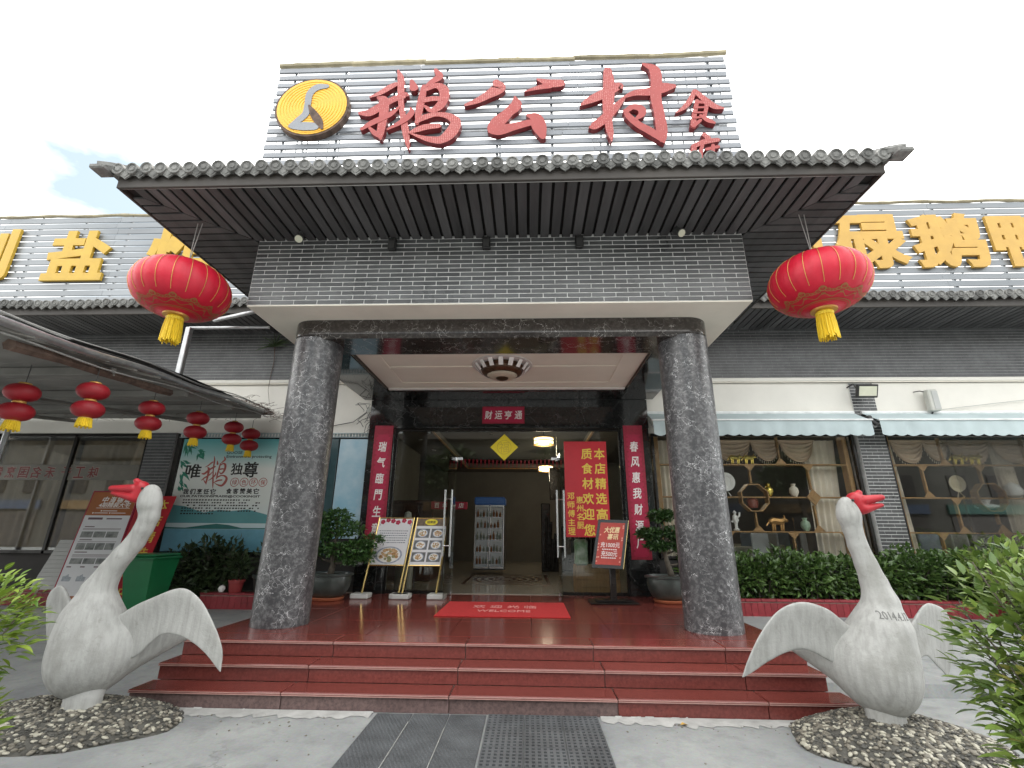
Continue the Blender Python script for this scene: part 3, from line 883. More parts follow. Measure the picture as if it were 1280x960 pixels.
# ---- canopy roof: soffit planks, fascia, tiles
YE, XE = 4.05, 4.10
q = MB(); q.box(-XE, XE, YE + .01, 8.66, Z1 + .045, Z1 + .075)
sof = q.build('canopy_soffit', M['plank_gap'], bld)
pitch = .1355
nP = int(2 * XE / pitch)
for i in range(nP):
    x = -XE + (i + .5) * 2 * XE / nP; w = pitch * .5 - .016
    def yend(xx): return YF - .004 if abs(xx) <= XF else YE + (XE - abs(xx)) - .006
    y0, ya, yb = YE + .02, yend(x - w), yend(x + w)
    if min(ya, yb) - y0 < .03: continue
    dz = .004 * rnd.random()
    q = MB(); q.prism([(x - w, y0), (x + w, y0), (x + w, yb), (x - w, ya)], frame((0, 0, Z1 + dz), (1, 0, 0), (0, 1, 0)), 0, .022)
    q.build('soffit_plank', M['plank'], sof)
nS = int((7.66 - YE) / pitch)
for s in (-1, 1):
    for i in range(nS):
        y = YE + .01 + (i + .5) * pitch; w = pitch * .5 - .014
        def xin(yy): return XF + .016 if yy >= YF else XE - (yy - YE) + .008
        xa, xb = xin(y - w), xin(y + w); xo = XE - .02
        if xo - max(xa, xb) < .03: continue
        dz = .004 * rnd.random()
        pl_ = [(s * xa, y - w), (s * xo, y - w), (s * xo, y + w), (s * xb, y + w)]
        if s < 0: pl_ = pl_[::-1]
        q = MB(); q.prism(pl_, frame((0, 0, Z1 + dz), (1, 0, 0), (0, 1, 0)), 0, .022)
        q.build('soffit_plank', M['plank'], sof)
q = MB(); q.tube([(-XE + .02, YE + .012, Z1 + .01), (-3.0, YE + .006, Z1 - .002), (-1.2, YE + .004, Z1 - .006), (.6, YE + .006, Z1 - .002), (2.4, YE + .004, Z1 - .006), (XE - .02, YE + .01, Z1 + .008)], .007, 6)
q.build('light_tube', M['pale_wire'], sof)
q = MB()
q.box(-XE - .02, XE + .02, YE - .028, YE + .008, Z1 - .005, Z1 + .165, .006)
for s in (-1, 1): q.box(s * (XE - .01), s * (XE + .022), YE + .01, 7.68, Z1 - .004, Z1 + .164, .006)
q.build('canopy_fascia', M['fascia'], bld)

def roof_row_mesh():
    q = MB(); n = 6; vs = []; fs = []
    for y in (0.0, 1.0):
        for k in range(n + 1):
            a = pi * k / n; vs.append((.068 * math.cos(a), y, .068 * math.sin(a)))
    for k in range(n): fs.append((k, k + 1, n + 2 + k, n + 1 + k))
    q.raw(vs, fs); return q
def cap_mesh():
    q = MB(); q.lathe([(.001, -.012), (.026, -.014), (.033, -.004), (.048, -.004), (.054, -.016), (.066, -.014), (.068, .03)], (0, 0, 0), 18, axis='y'); return q
def drip_mesh():
    q = MB(); fr_ = (Vector((0, 0, 0)), Vector((1, 0, 0)), Vector((0, 0, 1)), Vector((0, -1, 0)))
    out = [(-.072, .02), (-.066, -.015), (-.045, -.045), (-.018, -.062), (0, -.078), (.018, -.062), (.045, -.045), (.066, -.015), (.072, .02)]
    q.prism(out, fr_, -.012, .006)
    q.prism([(x * .72, z * .72 + .002) for x, z in out], fr_, .0062, .011)
    vs = []
    for y in (0, .3):
        for k in range(5):
            a = -pi / 2 + (k - 2) * .5; vs.append((.085 * math.sin(a + pi / 2), y, .03 - .05 * math.cos(a + pi / 2)))
    q.raw(vs, [(k, k + 1, 6 + k, 5 + k) for k in range(4)])
    return q
def proto_mesh(q, name, m, smooth=True):
    o = q.build(name, m, None, smooth); me = o.data
    bpy.data.objects.remove(o); return me
me_row = proto_mesh(roof_row_mesh(), 'roof_tile', M['tile']); me_cap = proto_mesh(cap_mesh(), 'tile_cap', M['tile'], 35); me_drip = proto_mesh(drip_mesh(), 'drip_tile', M['tile'], False)

SL = R(21)
ZTL = Z1 + .235          # centre of the tile caps
def deck_z(d): return Z1 + .16 + math.tan(SL) * d
YT, XT = 3.98, 4.17
RUN = 4.17               # half-width: ridge where the side slopes meet
q = MB()
zr = deck_z(RUN)
A = [(-XT, YT, deck_z(0)), (XT, YT, deck_z(0)), (XT, 9.5, deck_z(0)), (-XT, 9.5, deck_z(0)), (0, YT + RUN, zr), (0, 9.5, zr)]
q.raw(A, [(0, 1, 4), (1, 2, 5, 4), (3, 0, 4, 5)])
q.raw([(x, y, z - .03) for x, y, z in A], [(0, 4, 1), (1, 4, 5, 2), (3, 5, 4, 0)])
roof = q.build('canopy_roof', M['tile'], bld)
def tile_row(parent, p, rz, length, sl=SL, capz=0.0, jit=True):
    """p: eave point of the row on the deck; rz: heading up the slope"""
    jr = (rnd.random() - .5) * .05 if jit else 0
    c, s_ = math.cos(sl), math.sin(sl)
    rot = (sl, 0, rz + jr * .3)
    up = Vector((math.sin(-rz) * s_ * -1 * 0, 0, 0))
    base = Vector(p) + Vector((0, 0, .012))
    if length > .05: inst(me_row, 'roof_tile', parent, base, rot, (1, length / c, 1))
    d = Vector((-math.sin(rz), math.cos(rz), 0))
    inst(me_cap, 'tile_cap', parent, base - d * .02 + Vector((0, 0, .012 + (rnd.random() - .5) * .012)), (R(8) + jr, (rnd.random() - .5) * .5, rz + jr))
def drip(parent, p, rz):
    jr = (rnd.random() - .5) * .06
    d = Vector((-math.sin(rz), math.cos(rz), 0))
    inst(me_drip, 'drip_tile', parent, Vector(p) - d * .004 + Vector((0, 0, -.012 + (rnd.random() - .5) * .014)), (R(10) + jr, jr, rz))
TP = .1575
n = int(2 * XT / TP)
for i in range(n):
    x = -XT + (i + .5) * 2 * XT / n
    sag = .012 * math.sin(i * .21) + .012 * max(0, abs(x) / XT - .86) / .14
    tile_row(roof, (x, YT, deck_z(0) + sag), 0, XT - abs(x))
    if i < n - 1: drip(roof, (x + XT / n, YT, deck_z(0) + sag), 0)
n = int((9.4 - YT) / TP)
for s in (-1, 1):
    for i in range(n):
        y = YT + (i + .5) * TP
        if y > 8.0: continue
        ln = min(y - YT, RUN)
        tile_row(roof, (s * XT, y, deck_z(0) + .04 * max(0, 1 - (y - YT) / .6)), s * pi / 2, ln)
        drip(roof, (s * XT, y + TP / 2, deck_z(0)), s * pi / 2)
# hip ridges and upturned corner tiles
for s in (-1, 1):
    q = MB()
    q.tube([(s * (XT + .10), YT - .09, deck_z(0) + .035), (s * (XT + .06), YT - .05, deck_z(0) + .045), (s * XT, YT, deck_z(0) + .06), (s * (XT - .4), YT + .4, deck_z(.4) + .06), (0, YT + RUN, zr + .06)], [.040, .055, .065, .080, .085], 8)
    q.box(s * (XT + .0), s * (XT + .16), YT - .12, YT + .05, deck_z(0) - .03, deck_z(0) + .03, .015)
    q.build('hip_ridge', M['tile'], roof, smooth=40)
q = MB(); q.tube([(0, YT + RUN - .1, zr + .06), (0, 9.5, zr + .06)], .09, 8); q.build('ridge', M['tile'], roof, smooth=True)

# ---- wing roofs
WZ, WY = 5.345, 7.70
SL2 = R(24)
for s in (-1, 1):
    a, c = sorted((s * 3.16, s * 13.2))
    q = MB(); q.box(a, c, WY + .03, 8.68, WZ + .045, WZ + .07)
    ws = q.build('wing_soffit', M['plank_gap'], bld)
    x = a + .05
    mq = MB(); mq.box(-.052, .052, WY + .03, 8.675, WZ, WZ + .02, 0); me_p = proto_mesh(mq, 'soffit_plank', M['plank'], False)
    while x < c:
        if abs(x) > 4.3 or True:
            inst(me_p, 'soffit_plank', ws, (x, 0, .003 * rnd.random()))
        x += .128
    q = MB(); q.box(a, c, WY - .015, WY + .025, WZ - .02, WZ + .17, .006); q.build('wing_fascia', M['fascia'], bld)
    q = MB()
    z0 = WZ + .165; y1 = 12.0; z1 = z0 + math.tan(SL2) * (y1 - 7.62)
    for dz in (0, -.04):
        f = [(0, 1, 2, 3)] if dz == 0 else [(3, 2, 1, 0)]
        q.raw([(a, 7.62, z0 + dz), (c, 7.62, z0 + dz), (c, y1, z1 + dz), (a, y1, z1 + dz)], f)
    q.raw([(a, y1, z1), (c, y1, z1), (c, 18, 5.3), (a, 18, 5.3)], [(0, 1, 2, 3)])
    wr = q.build('wing_roof', M['tile'], bld)
    n = int((c - a) / .165)
    for i in range(n):
        x = a + (i + .5) * (c - a) / n
        if abs(x) < 4.0: continue
        sag = .012 * math.sin(i * .4)
        tile_row(wr, (x, 7.62, z0 + sag), 0, 4.3, SL2); drip(wr, (x + .0825, 7.62, z0 + sag), 0)

# raised concrete ramp beside the steps on the right
q = MB()
q.raw([(3.06, 5.08, .0), (7.5, 5.12, .0), (7.5, 5.14, .11), (3.06, 5.10, .11), (7.5, 7.6, .235), (3.06, 7.6, .235)], [(0, 1, 2, 3), (3, 2, 4, 5)])
q.build('ramp', M['ground'], kind='structure')
# ================================================================== ROOF SIGNS
BRUSH_e = [[(-1.433,7.398,0.037),(-1.521,7.34,0.046),(-1.644,7.241,0.037),(-1.77,7.177,0.016)],[(-1.421,7.653,0.016),(-1.368,7.492,0.048),(-1.35,7.265,0.048),(-1.333,7.061,0.039),(-1.288,6.826,0.041),(-1.238,6.597,0.049),(-1.198,6.404,0.038),(-1.168,6.255,0.01)],[(-1.877,6.886,0.033),(-1.754,6.89,0.063),(-1.62,6.986,0.065),(-1.474,7.099,0.052),(-1.297,7.187,0.053),(-1.245,7.185,0.02)],[(-1.656,7.156,0.024),(-1.579,7.103,0.068),(-1.554,6.901,0.065),(-1.56,6.687,0.058),(-1.569,6.51,0.049),(-1.554,6.427,0.015)],[(-1.564,6.462,0.025),(-1.64,6.528,0.036),(-1.727,6.627,0.019)],[(-1.828,6.606,0.026),(-1.697,6.708,0.045),(-1.562,6.785,0.045),(-1.452,6.856,0.039),(-1.352,6.969,0.018)],[(-1.474,6.588,0.015),(-1.334,6.681,0.036),(-1.226,6.775,0.045),(-1.169,6.872,0.041),(-1.191,6.956,0.01)],[(-1.211,7.442,0.027),(-1.169,7.311,0.063)],[(-0.884,7.633,0.027),(-0.824,7.507,0.056),(-0.918,7.415,0.042),(-0.999,7.339,0.02)],[(-1.025,7.323,0.04),(-1.048,7.085,0.052),(-1.071,6.852,0.049),(-1.078,6.665,0.023)],[(-0.988,7.27,0.033),(-0.861,7.335,0.047),(-0.752,7.262,0.068),(-0.737,7.092,0.065),(-0.8,6.951,0.062),(-0.9,6.888,0.039),(-0.988,6.966,0.019)],[(-1.002,7.075,0.044),(-0.899,7.097,0.044),(-0.782,7.093,0.039)],[(-1.092,6.689,0.026),(-0.982,6.768,0.046),(-0.831,6.812,0.036),(-0.663,6.782,0.051),(-0.556,6.673,0.071),(-0.611,6.499,0.083),(-0.731,6.383,0.065),(-0.87,6.387,0.05),(-1.011,6.431,0.028),(-1.161,6.502,0.01)],[(-1.174,6.507,0.013),(-1.07,6.557,0.043),(-0.946,6.601,0.048),(-0.788,6.616,0.041)]]
BRUSH_g = [[(-0.025,7.383,0.052),(0.009,7.279,0.097),(-0.137,7.156,0.067),(-0.277,7.06,0.049),(-0.435,6.99,0.023)],[(0.548,7.415,0.018),(0.716,7.34,0.067),(0.864,7.335,0.064)],[(0.715,7.297,0.052),(0.534,7.256,0.034),(0.372,7.198,0.01)],[(0.237,7.102,0.018),(0.251,6.959,0.082),(0.15,6.831,0.074),(0.025,6.688,0.096),(-0.049,6.594,0.083)],[(-0.048,6.546,0.085),(0.052,6.535,0.083),(0.227,6.586,0.063),(0.428,6.644,0.053),(0.541,6.656,0.048)],[(0.41,6.774,0.025),(0.516,6.722,0.083),(0.565,6.56,0.095),(0.606,6.409,0.047)]]
BRUSH_c = [[(1.134,6.941,0.018),(1.261,7.025,0.06),(1.462,7.135,0.078),(1.647,7.258,0.064),(1.698,7.221,0.018)],[(1.52,7.545,0.058),(1.524,7.298,0.079),(1.498,6.994,0.077),(1.477,6.765,0.059),(1.483,6.563,0.052),(1.496,6.431,0.041),(1.503,6.311,0.01)],[(1.708,7.038,0.025),(1.569,6.853,0.056),(1.438,6.699,0.066),(1.293,6.569,0.059),(1.231,6.544,0.017)],[(1.714,7.052,0.021),(1.869,7.121,0.049),(2.064,7.138,0.07),(2.247,7.202,0.085),(2.39,7.226,0.039)],[(2.016,7.639,0.022),(2.152,7.541,0.072),(2.169,7.323,0.078),(2.136,7.042,0.074),(2.155,6.767,0.069),(2.165,6.499,0.075),(2.158,6.325,0.054),(2.175,6.264,0.013)],[(2.142,6.336,0.051),(2.008,6.46,0.058),(1.863,6.574,0.052),(1.752,6.712,0.045),(1.71,6.815,0.028)],[(1.723,6.803,0.035),(1.816,6.873,0.045),(1.918,6.838,0.056),(1.928,6.751,0.048),(1.843,6.659,0.021)]]
BRUSH_f = [[(2.663,7.136,0.028),(2.593,6.981,0.038),(2.492,6.847,0.031),(2.383,6.766,0.01)],[(2.671,7.129,0.035),(2.784,6.975,0.045),(2.891,6.857,0.045),(3.003,6.819,0.017)],[(2.677,6.955,0.028),(2.617,6.73,0.031),(2.577,6.52,0.037)],[(2.667,6.937,0.024),(2.789,6.901,0.026),(2.741,6.681,0.026)],[(2.638,6.838,0.016),(2.759,6.838,0.015)],[(2.62,6.752,0.015),(2.74,6.748,0.015)],[(2.601,6.659,0.017),(2.722,6.671,0.017)],[(2.578,6.526,0.031),(2.682,6.616,0.02)],[(2.691,6.694,0.021),(2.775,6.613,0.037),(2.851,6.567,0.02)]]
BRUSH_h = [[(2.706,6.385,0.034),(2.749,6.325,0.037)],[(2.541,6.196,0.03),(2.7,6.267,0.04),(2.868,6.294,0.03)],[(2.559,6.206,0.033),(2.518,6.059,0.036),(2.458,5.894,0.016)],[(2.659,6.204,0.023),(2.6,6.057,0.023)],[(2.63,6.098,0.023),(2.595,5.87,0.02)],[(2.702,6.139,0.022),(2.856,6.177,0.022)],[(2.792,6.2,0.023),(2.756,5.969,0.023),(2.686,5.868,0.013)],[(2.711,6.075,0.02),(2.725,5.991,0.023)]]
SY = 4.90
sgn = thing('roof_sign', 'silver slatted rooftop sign with a round yellow goose emblem and big red brush characters', 'sign', (0, SY, 5.55))
r2 = random.Random(5)
nsl = 16; zt = 7.80; zb = 5.72
for i in range(nsl):
    z = zb + (zt - zb) * i / (nsl - 1)
    ex = .03 * r2.random()
    cuts = [-3.17 - ex, -1.1 + .5 * (r2.random() - .5), 1.05 + .5 * (r2.random() - .5), 3.17 + .03 * r2.random()]
    for a, c in zip(cuts[:-1], cuts[1:]):
        q = MB(); tilt = Matrix.Rotation(R(-6 + 5 * r2.random()), 3, 'X')
        q.box(a + .0008, c - .0008, SY - .013, SY + .013, z - .043, z + .043, .004, rot=tilt)
        q.build('slat', M['slat'], sgn)
for x in np.linspace(-2.95, 2.95, 9):
    q = MB(); q.box(x - .02, x + .02, SY + .018, SY + .06, 5.5, 7.83, .003); q.build('post', M['galv'], sgn)
for x in np.linspace(-2.95, 2.95, 5): q = MB(); q.tube([(x, SY + .06, 7.5), (x, SY + 1.1, 5.95)], .018, 6); q.build('back_brace', M['galv'], sgn)
for x0, x1 in ((-3.1, -2.2), (2.2, 3.1)):
    for k in range(7):
        xx = x0 + (x1 - x0) * k / 6
        q = MB(); q.tube([(xx, SY + .098, 5.7), (xx, SY + .098, 7.75)], .012, 5); q.build('back_rod', M['galv'], sgn)
for z in (6.1, 6.7, 7.3): q = MB(); q.box(-3.1, 3.1, SY + .062, SY + .085, z - .02, z + .02); q.build('back_rail', M['galv'], sgn)
for k in range(6):
    x0 = -3.2 + k * 1.065; x1 = x0 + 1.09
    pts = []; rs = []
    zz = 7.895 + .012 * math.sin(k * 2.1); z2 = 7.895 + .02 * math.sin(k * 1.3 + 1) + (.01 if k == 5 else 0)
    for j in range(13):
        t = j / 12; pts.append((x0 + (x1 - x0) * t, SY - .005, zz + (z2 - zz) * t)); rs.append(.034 + (.007 if j in (3, 9) else 0))
    q = MB(); q.tube(pts, rs, 8); q.build('bamboo_rail', M['bamboo'], sgn, smooth=40)
sf = (Vector((0, SY - .045, 0)), Vector((1, 0, 0)), Vector((0, 0, 1)), Vector((0, -1, 0)))
def dotted_face(name, base, dot, dscale):
    m, t, b, pos = base_nodes(name, .5)
    vo = t.nodes.new('ShaderNodeTexVoronoi'); vo.inputs['Scale'].default_value = dscale; vo.inputs['Randomness'].default_value = .25
    t.links.new(pos, vo.inputs['Vector'])
    n1 = noise(t, pos, 5, 3)
    c0 = mixcol(t, n1.outputs['Fac'], tuple(x * .85 for x in base), tuple(min(1, x * 1.15) for x in base))
    t.links.new(mixcol(t, ramp_between(t, vo.outputs['Distance'], .25, .40, (1, 1, 1, 1), (0, 0, 0, 1)), c0, dot), b.inputs['Base Color'])
    return m
M['led_red'] = dotted_face('red face studded with lamps', (.34, .05, .045), (.52, .20, .18), 38)
M['led_yellow'] = dotted_face('yellow face studded with lamps', (.78, .42, .03), (.88, .58, .08), 34)
for key, nm in (('e', 'brush_character'), ('g', 'brush_character'), ('c', 'brush_character'), ('f', 'brush_character'), ('h', 'brush_character')):
    q = MB()
    for i, st in enumerate({'e': BRUSH_e, 'g': BRUSH_g, 'c': BRUSH_c, 'f': BRUSH_f, 'h': BRUSH_h}[key]):
        stroke(q, st, sf, -.028 + .0005 * i, .040 + .0015 * i, mi=0, mi_side=1)
    q.build(nm, [M['led_red'], M['red_letter_side']], sgn)
# round emblem
q = MB(); mf = (Vector((-2.56, SY - .03, 7.0)), Vector((1, 0, 0)), Vector((0, 0, 1)), Vector((0, -1, 0)))
q.disc((0, 0), mf, .515, -.012, .075, 40)
em = q.build('emblem', M['rust'], sgn)
q = MB(); q.disc((0, 0), mf, .485, .0752, .082, 40)
for r_ in np.arange(.06, .48, .042): ring(q, mf, 0, 0, r_, r_ + .024, .082, .087, n=32)
q.build('emblem_face', M['led_yellow'], em)
q = MB()
stroke(q, [(.17, .345, .035), (.04, .33, .055), (-.05, .22, .05), (-.055, .02, .045), (-.06, -.14, .05), (-.14, -.25, .05), (-.24, -.35, .03)], mf, .088, .096)
stroke(q, [(-.20, -.36, .045), (-.05, -.36, .07), (.10, -.37, .06)], mf, .088, .0965)
q.build('emblem_goose', M['slat'], em)
q = MB()
stroke(q, [(-.03, .0, .015), (.05, -.14, .05), (.14, -.28, .055), (.20, -.40, .02)], mf, .088, .097)
q.build('emblem_dark_stroke', M['rust'], em)  # rust-coloured stroke on the emblem beside the goose

# ---- the two long wing signs
def wing_sign(sgnx, label, x0, x1, chars, matl):
    WYS = 7.90
    t = thing('wing_sign', label, 'sign', ((x0 + x1) / 2, WYS, 5.7))
    rr = random.Random(int(abs(x0) * 10))
    n = 14
    for i in range(n):
        z = 5.76 + (7.62 - 5.76) * i / (n - 1)
        cs = [x0]
        while cs[-1] < x1 - 1.6: cs.append(cs[-1] + 2.4 + .1 * rr.random())
        cs[-1] = x1
        for a, c in zip(cs[:-1], cs[1:]):
            q = MB(); tilt = Matrix.Rotation(R(-5 + 4 * rr.random()), 3, 'X')
            q.box(a + .0012, c - .0012, WYS - .012, WYS + .012, z - .064, z + .064, .004, rot=tilt)
            q.build('slat', M['slat_metal'], t)
    for x in np.arange(x0 + .2, x1, .98):
        q = MB(); q.box(x - .02, x + .02, WYS + .016, WYS + .06, 5.6, 7.72, .003); q.build('post', M['galv'], t)
    for x in np.arange(x0 + .2, x1, 1.96): q = MB(); q.tube([(x, WYS + .06, 7.5), (x, WYS + 1.2, 6.1)], .02, 6); q.build('back_brace', M['galv'], t)
    q = MB(); rs = []; pts = []
    for j in range(60):
        u = j / 59; pts.append((x0 + (x1 - x0) * u, WYS, 7.735 + .01 * math.sin(j * .7))); rs.append(.032 + (.008 if j % 5 == 0 else 0))
    q.tube(pts, rs, 7); q.build('bamboo_rail', M['bamboo'], t, smooth=40)
    fr_ = wallframe(0, WYS - .03, 0)
    for ch, cx, cz, w, h in chars:
        q = MB(); put_text(q, ch, fr_, cx, cz, w, h, thick=.055, lift=0, off=.036, res=3)
        q.build('character', matl, t)
    return t
wing_sign(-1, 'long silver slatted rooftop sign with yellow characters above the left wing', -13.0, -3.3, [('制', -10.75, 6.78, 1.25, 1.2), ('盐', -8.72, 6.73, 1.30, 1.16), ('炸', -6.62, 6.73, 1.36, 1.25)], M['yellow_letter'])
wing_sign(1, 'long silver slatted rooftop sign with ochre characters above the right wing', 3.3, 13.0, [('制', 5.48, 6.75, 1.15, 1.2), ('碌', 6.98, 6.80, 1.36, 1.2), ('鹅', 8.42, 6.80, 1.36, 1.2), ('鸭', 9.90, 6.80, 1.36, 1.2)], M['gold_letter'])

# ================================================================== LANTERNS
def big_lantern(x, y, attach, label):
    t = thing('palace_lantern', label, 'lantern', (x, y, 4.22), 'big red lanterns under the canopy')
    Rr, H, cz = .505, .335, 4.14
    nseg, nrib = 80, 20
    q = MB(); prof = []
    for i in range(19):
        a = -pi / 2 + pi * i / 18
        prof.append((math.cos(a), math.sin(a)))
    vs = []
    for ca, sa in prof:
        for k in range(nseg):
            th = 2 * pi * k / nseg
            rr_ = max(.13, Rr * (ca ** .82 if ca > 0 else 0)) * (1 - .018 * abs(math.sin(th * nrib / 2)) ** 6 + .008)
            vs.append((x + rr_ * math.cos(th), y + rr_ * math.sin(th), cz + H * sa))
    fs = [(i * nseg + k, i * nseg + (k + 1) % nseg, (i + 1) * nseg + (k + 1) % nseg, (i + 1) * nseg + k) for i in range(18) for k in range(nseg)]
    q.raw(vs, fs); q.build('lantern_body', M['lan_red'], t, smooth=True)
    def surf(th, a, out=.004):
        ca, sa = math.cos(a), math.sin(a)
        r_ = max(.13, Rr * ca ** .82) + out
        return Vector((x + r_ * math.cos(th), y + r_ * math.sin(th), cz + (H + out) * sa))
    q = MB()
    for k in range(nrib):
        th = 2 * pi * (k + .5) / nrib
        q.tube([surf(th, a, .003) for a in np.linspace(-.62, 1.3, 12)], .0032, 4, cap=False)
    q.build('rib', M['lan_gold'], t)
    q = MB()
    def band(a, w, n=64):
        for k in range(n):
            t0, t1 = 2 * pi * k / n, 2 * pi * (k + 1) / n
            p = [surf(t0, a - w, .006), surf(t1, a - w, .006), surf(t1, a + w, .006), surf(t0, a + w, .006)]
            q.raw(p, [(0, 1, 2, 3)])
    band(-1.16, .012); band(-1.21, .006)
    for k in range(12):
        th = 2 * pi * k / 12
        for da, dth, rad in ((-.80, 0, .070), (-.86, .12, .050), (-.86, -.12, .050), (-.89, .22, .038), (-.89, -.22, .038), (-.95, .0, .035), (-.74, .0, .035)):
            c0 = (th + dth, da)
            for j in range(10):
                a0, a1 = 2 * pi * j / 10, 2 * pi * (j + 1) / 10
                def P(r_, a_): return surf(c0[0] + r_ * math.cos(a_) / max(.35, math.cos(c0[1])), c0[1] + r_ * 1.1 * math.sin(a_), .006)
                q.raw([P(rad, a0), P(rad, a1), P(rad * .62, a1), P(rad * .62, a0)], [(0, 1, 2, 3)])
                if j % 2 == 0: q.raw([P(rad * .36, a0), P(rad * .36, a1), P(0, a0)], [(0, 1, 2)])
        for j in range(8):
            a0 = th - .26 + .52 * j / 8; a1 = a0 + .065
            f = lambda a_: -1.02 + .06 * math.cos((a_ - th) / .26 * pi)
            q.raw([surf(a0, f(a0) - .012, .006), surf(a1, f(a1) - .012, .006), surf(a1, f(a1) + .012, .006), surf(a0, f(a0) + .012, .006)], [(0, 1, 2, 3)])
    q.build('cloud_print', M['lan_print'], t)
    q = MB(); q.lathe([(.13, cz - H - .012), (.135, cz - H + .02), (.12, cz - H + .025)], (x, y, 0), 24); q.lathe([(.12, cz + H - .02), (.14, cz + H - .01), (.14, cz + H + .03), (.02, cz + H + .05)], (x, y, 0), 24)
    q.build('lantern_cap', M['lan_gold'], t, smooth=40)
    q = MB(); rr = random.Random(int(x * 10) + 50)
    zt_ = cz - H - .012
    q.lathe([(.085, zt_ - .05), (.09, zt_ - .02), (.075, zt_)], (x, y, 0), 20)
    for k in range(70):
        a = 2 * pi * k / 70; r0 = .088 * (.75 + .25 * rr.random()); L = .29 + .05 * rr.random()
        q.tube([(x + r0 * .9 * math.cos(a), y + r0 * .9 * math.sin(a), zt_ - .02), (x + r0 * 1.05 * math.cos(a), y + r0 * 1.05 * math.sin(a), zt_ - .15), (x + r0 * 1.12 * math.cos(a), y + r0 * 1.12 * math.sin(a), zt_ - L)], .0062, 4)
    q.build('tassel', M['tassel'], t)
    q = MB(); top = Vector((x, y, cz + H + .05))
    for dx in (-.03, .03): q.tube([Vector(attach) + Vector((dx, 0, 0)), top + Vector((dx * .3, 0, .12)), top], .005, 5)
    q.build('hanging_wire', M['pale_wire'], t)
    return t
big_lantern(-3.68, 4.72, (-3.61, 4.66, 5.03), 'large red lantern with yellow tassel hanging under the left end of the canopy')
big_lantern(3.68, 4.74, (3.62, 4.68, 5.03), 'large red lantern with yellow tassel hanging under the right end of the canopy')

def small_lantern(x, y, z, s, label, hang):
    t = thing('double_lantern', label, 'lantern', (x, y, z), 'small double lanterns along the lean-to')
    for k, dz in enumerate((0, -.235)):
        q = MB(); pr = []
        for i in range(11):
            a = -pi / 2 + pi * i / 10; pr.append((max(.03, .168 * math.cos(a) ** .8 if math.cos(a) > 1e-6 else .03) * s, z + (dz + .108 * math.sin(a)) * s))
        q.lathe(pr, (x, y, 0), 24); q.build('lantern_ball', M['lan_small'], t, smooth=True)
    for dz in (.105, -.12, -.345): q = MB(); q.lathe([(.045, z + (dz - .015) * s), (.05, z + dz * s), (.045, z + (dz + .015) * s)], (x, y, 0), 14); q.build('gold_collar', M['lan_gold'], t, smooth=True)
    q = MB()
    for k in range(22):
        a = 2 * pi * k / 22
        q.tube([(x + .045 * math.cos(a), y + .045 * math.sin(a), z - .35 * s), (x + .058 * math.cos(a), y + .058 * math.sin(a), z - (.455 + .012 * math.sin(k * 3)) * s)], .008, 4)
    q.build('tassel', M['tassel'], t)
    q = MB(); q.tube([(x, y, z + .11 * s), (x, y, hang)], .004, 5); q.build('hanging_wire', M['wire'], t)
LANS = [(-4.20, 3.87, 2.62, 'cut by the left edge of the picture'), (-3.77, 4.10, 2.70, 'nearest whole one along the lean-to'), (-4.16, 5.27, 2.84, 'third back along the lean-to edge'),
        (-4.46, 6.47, 3.00, 'in front of the goose poster corner'), (-4.87, 7.94, 3.19, 'left of the closest pair by the poster'), (-4.82, 8.40, 3.16, 'last one beside the marble column')]
for (x, y, z, d), s_ in zip(LANS, (.76, .76, .80, .87, .93, .93)):
    small_lantern(x, y, z, s_, 'small double red lantern with yellow tassel, ' + d, z + .27)
# ================================================================== LEAN-TO ON THE LEFT
lt = thing('lean_to', 'grey sheet lean-to roof over the left forecourt with a gutter along its edge', 'canopy', (-6.5, 5.5, .1))
def ltx(y): return -3.30 - .205 * (y - 2.0)
def ltz(y): return 2.72 + .129 * (y - 2.0)
ang = math.atan(.129)
y = 2.0; k = 0
rr = random.Random(2)
while y < 8.6:
    y1 = min(y + .42, 8.62)
    q = MB(); a, c = ltx((y + y1) / 2), -11.5
    zz0, zz1 = ltz(y), ltz(y1)
    d = .006 * rr.random()
    q.raw([(c, y + .004, zz0 + d), (a, y + .004, zz0 + d), (a, y1 - .004, zz1 + d), (c, y1 - .004, zz1 + d), (c, y + .004, zz0 + d + .03), (a, y + .004, zz0 + d + .03), (a, y1 - .004, zz1 + d + .03), (c, y1 - .004, zz1 + d + .03)],
          [(0, 3, 2, 1), (4, 5, 6, 7), (0, 1, 5, 4), (1, 2, 6, 5), (2, 3, 7, 6), (3, 0, 4, 7)])
    q.build('roof_sheet', M['carport'], lt); y = y1
q = MB()
for yy in (2.9, 4.3, 5.7, 7.1, 8.3): q.box(-11.5, ltx(yy) - .05, yy - .03, yy + .03, ltz(yy) - .085, ltz(yy) - .004, .004)
for xx in (-6.2, -8.5): q.tube([(xx, 2.0, ltz(2) - .11), (xx, 8.6, ltz(8.6) - .11)], .035, 6)
q.build('purlin', M['carport'], lt)
q = MB()
q.tube([(ltx(yy) + .03, yy, ltz(yy) + .05 + .012 * math.sin(yy * 3)) for yy in np.linspace(2.0, 8.62, 24)], .036, 8)
q.build('gutter', M['galv'], lt, smooth=True)
q = MB(); q.tube([(ltx(yy) - .10, yy, ltz(yy) - .07 + .012 * math.sin(yy * 2.1)) for yy in np.linspace(3.2, 5.4, 10)], [.05, .05, .045, .05, .055, .05, .04, .05, .05, .045], 6)
q.build('rusty_beam', M['rust'], lt)
q = MB()
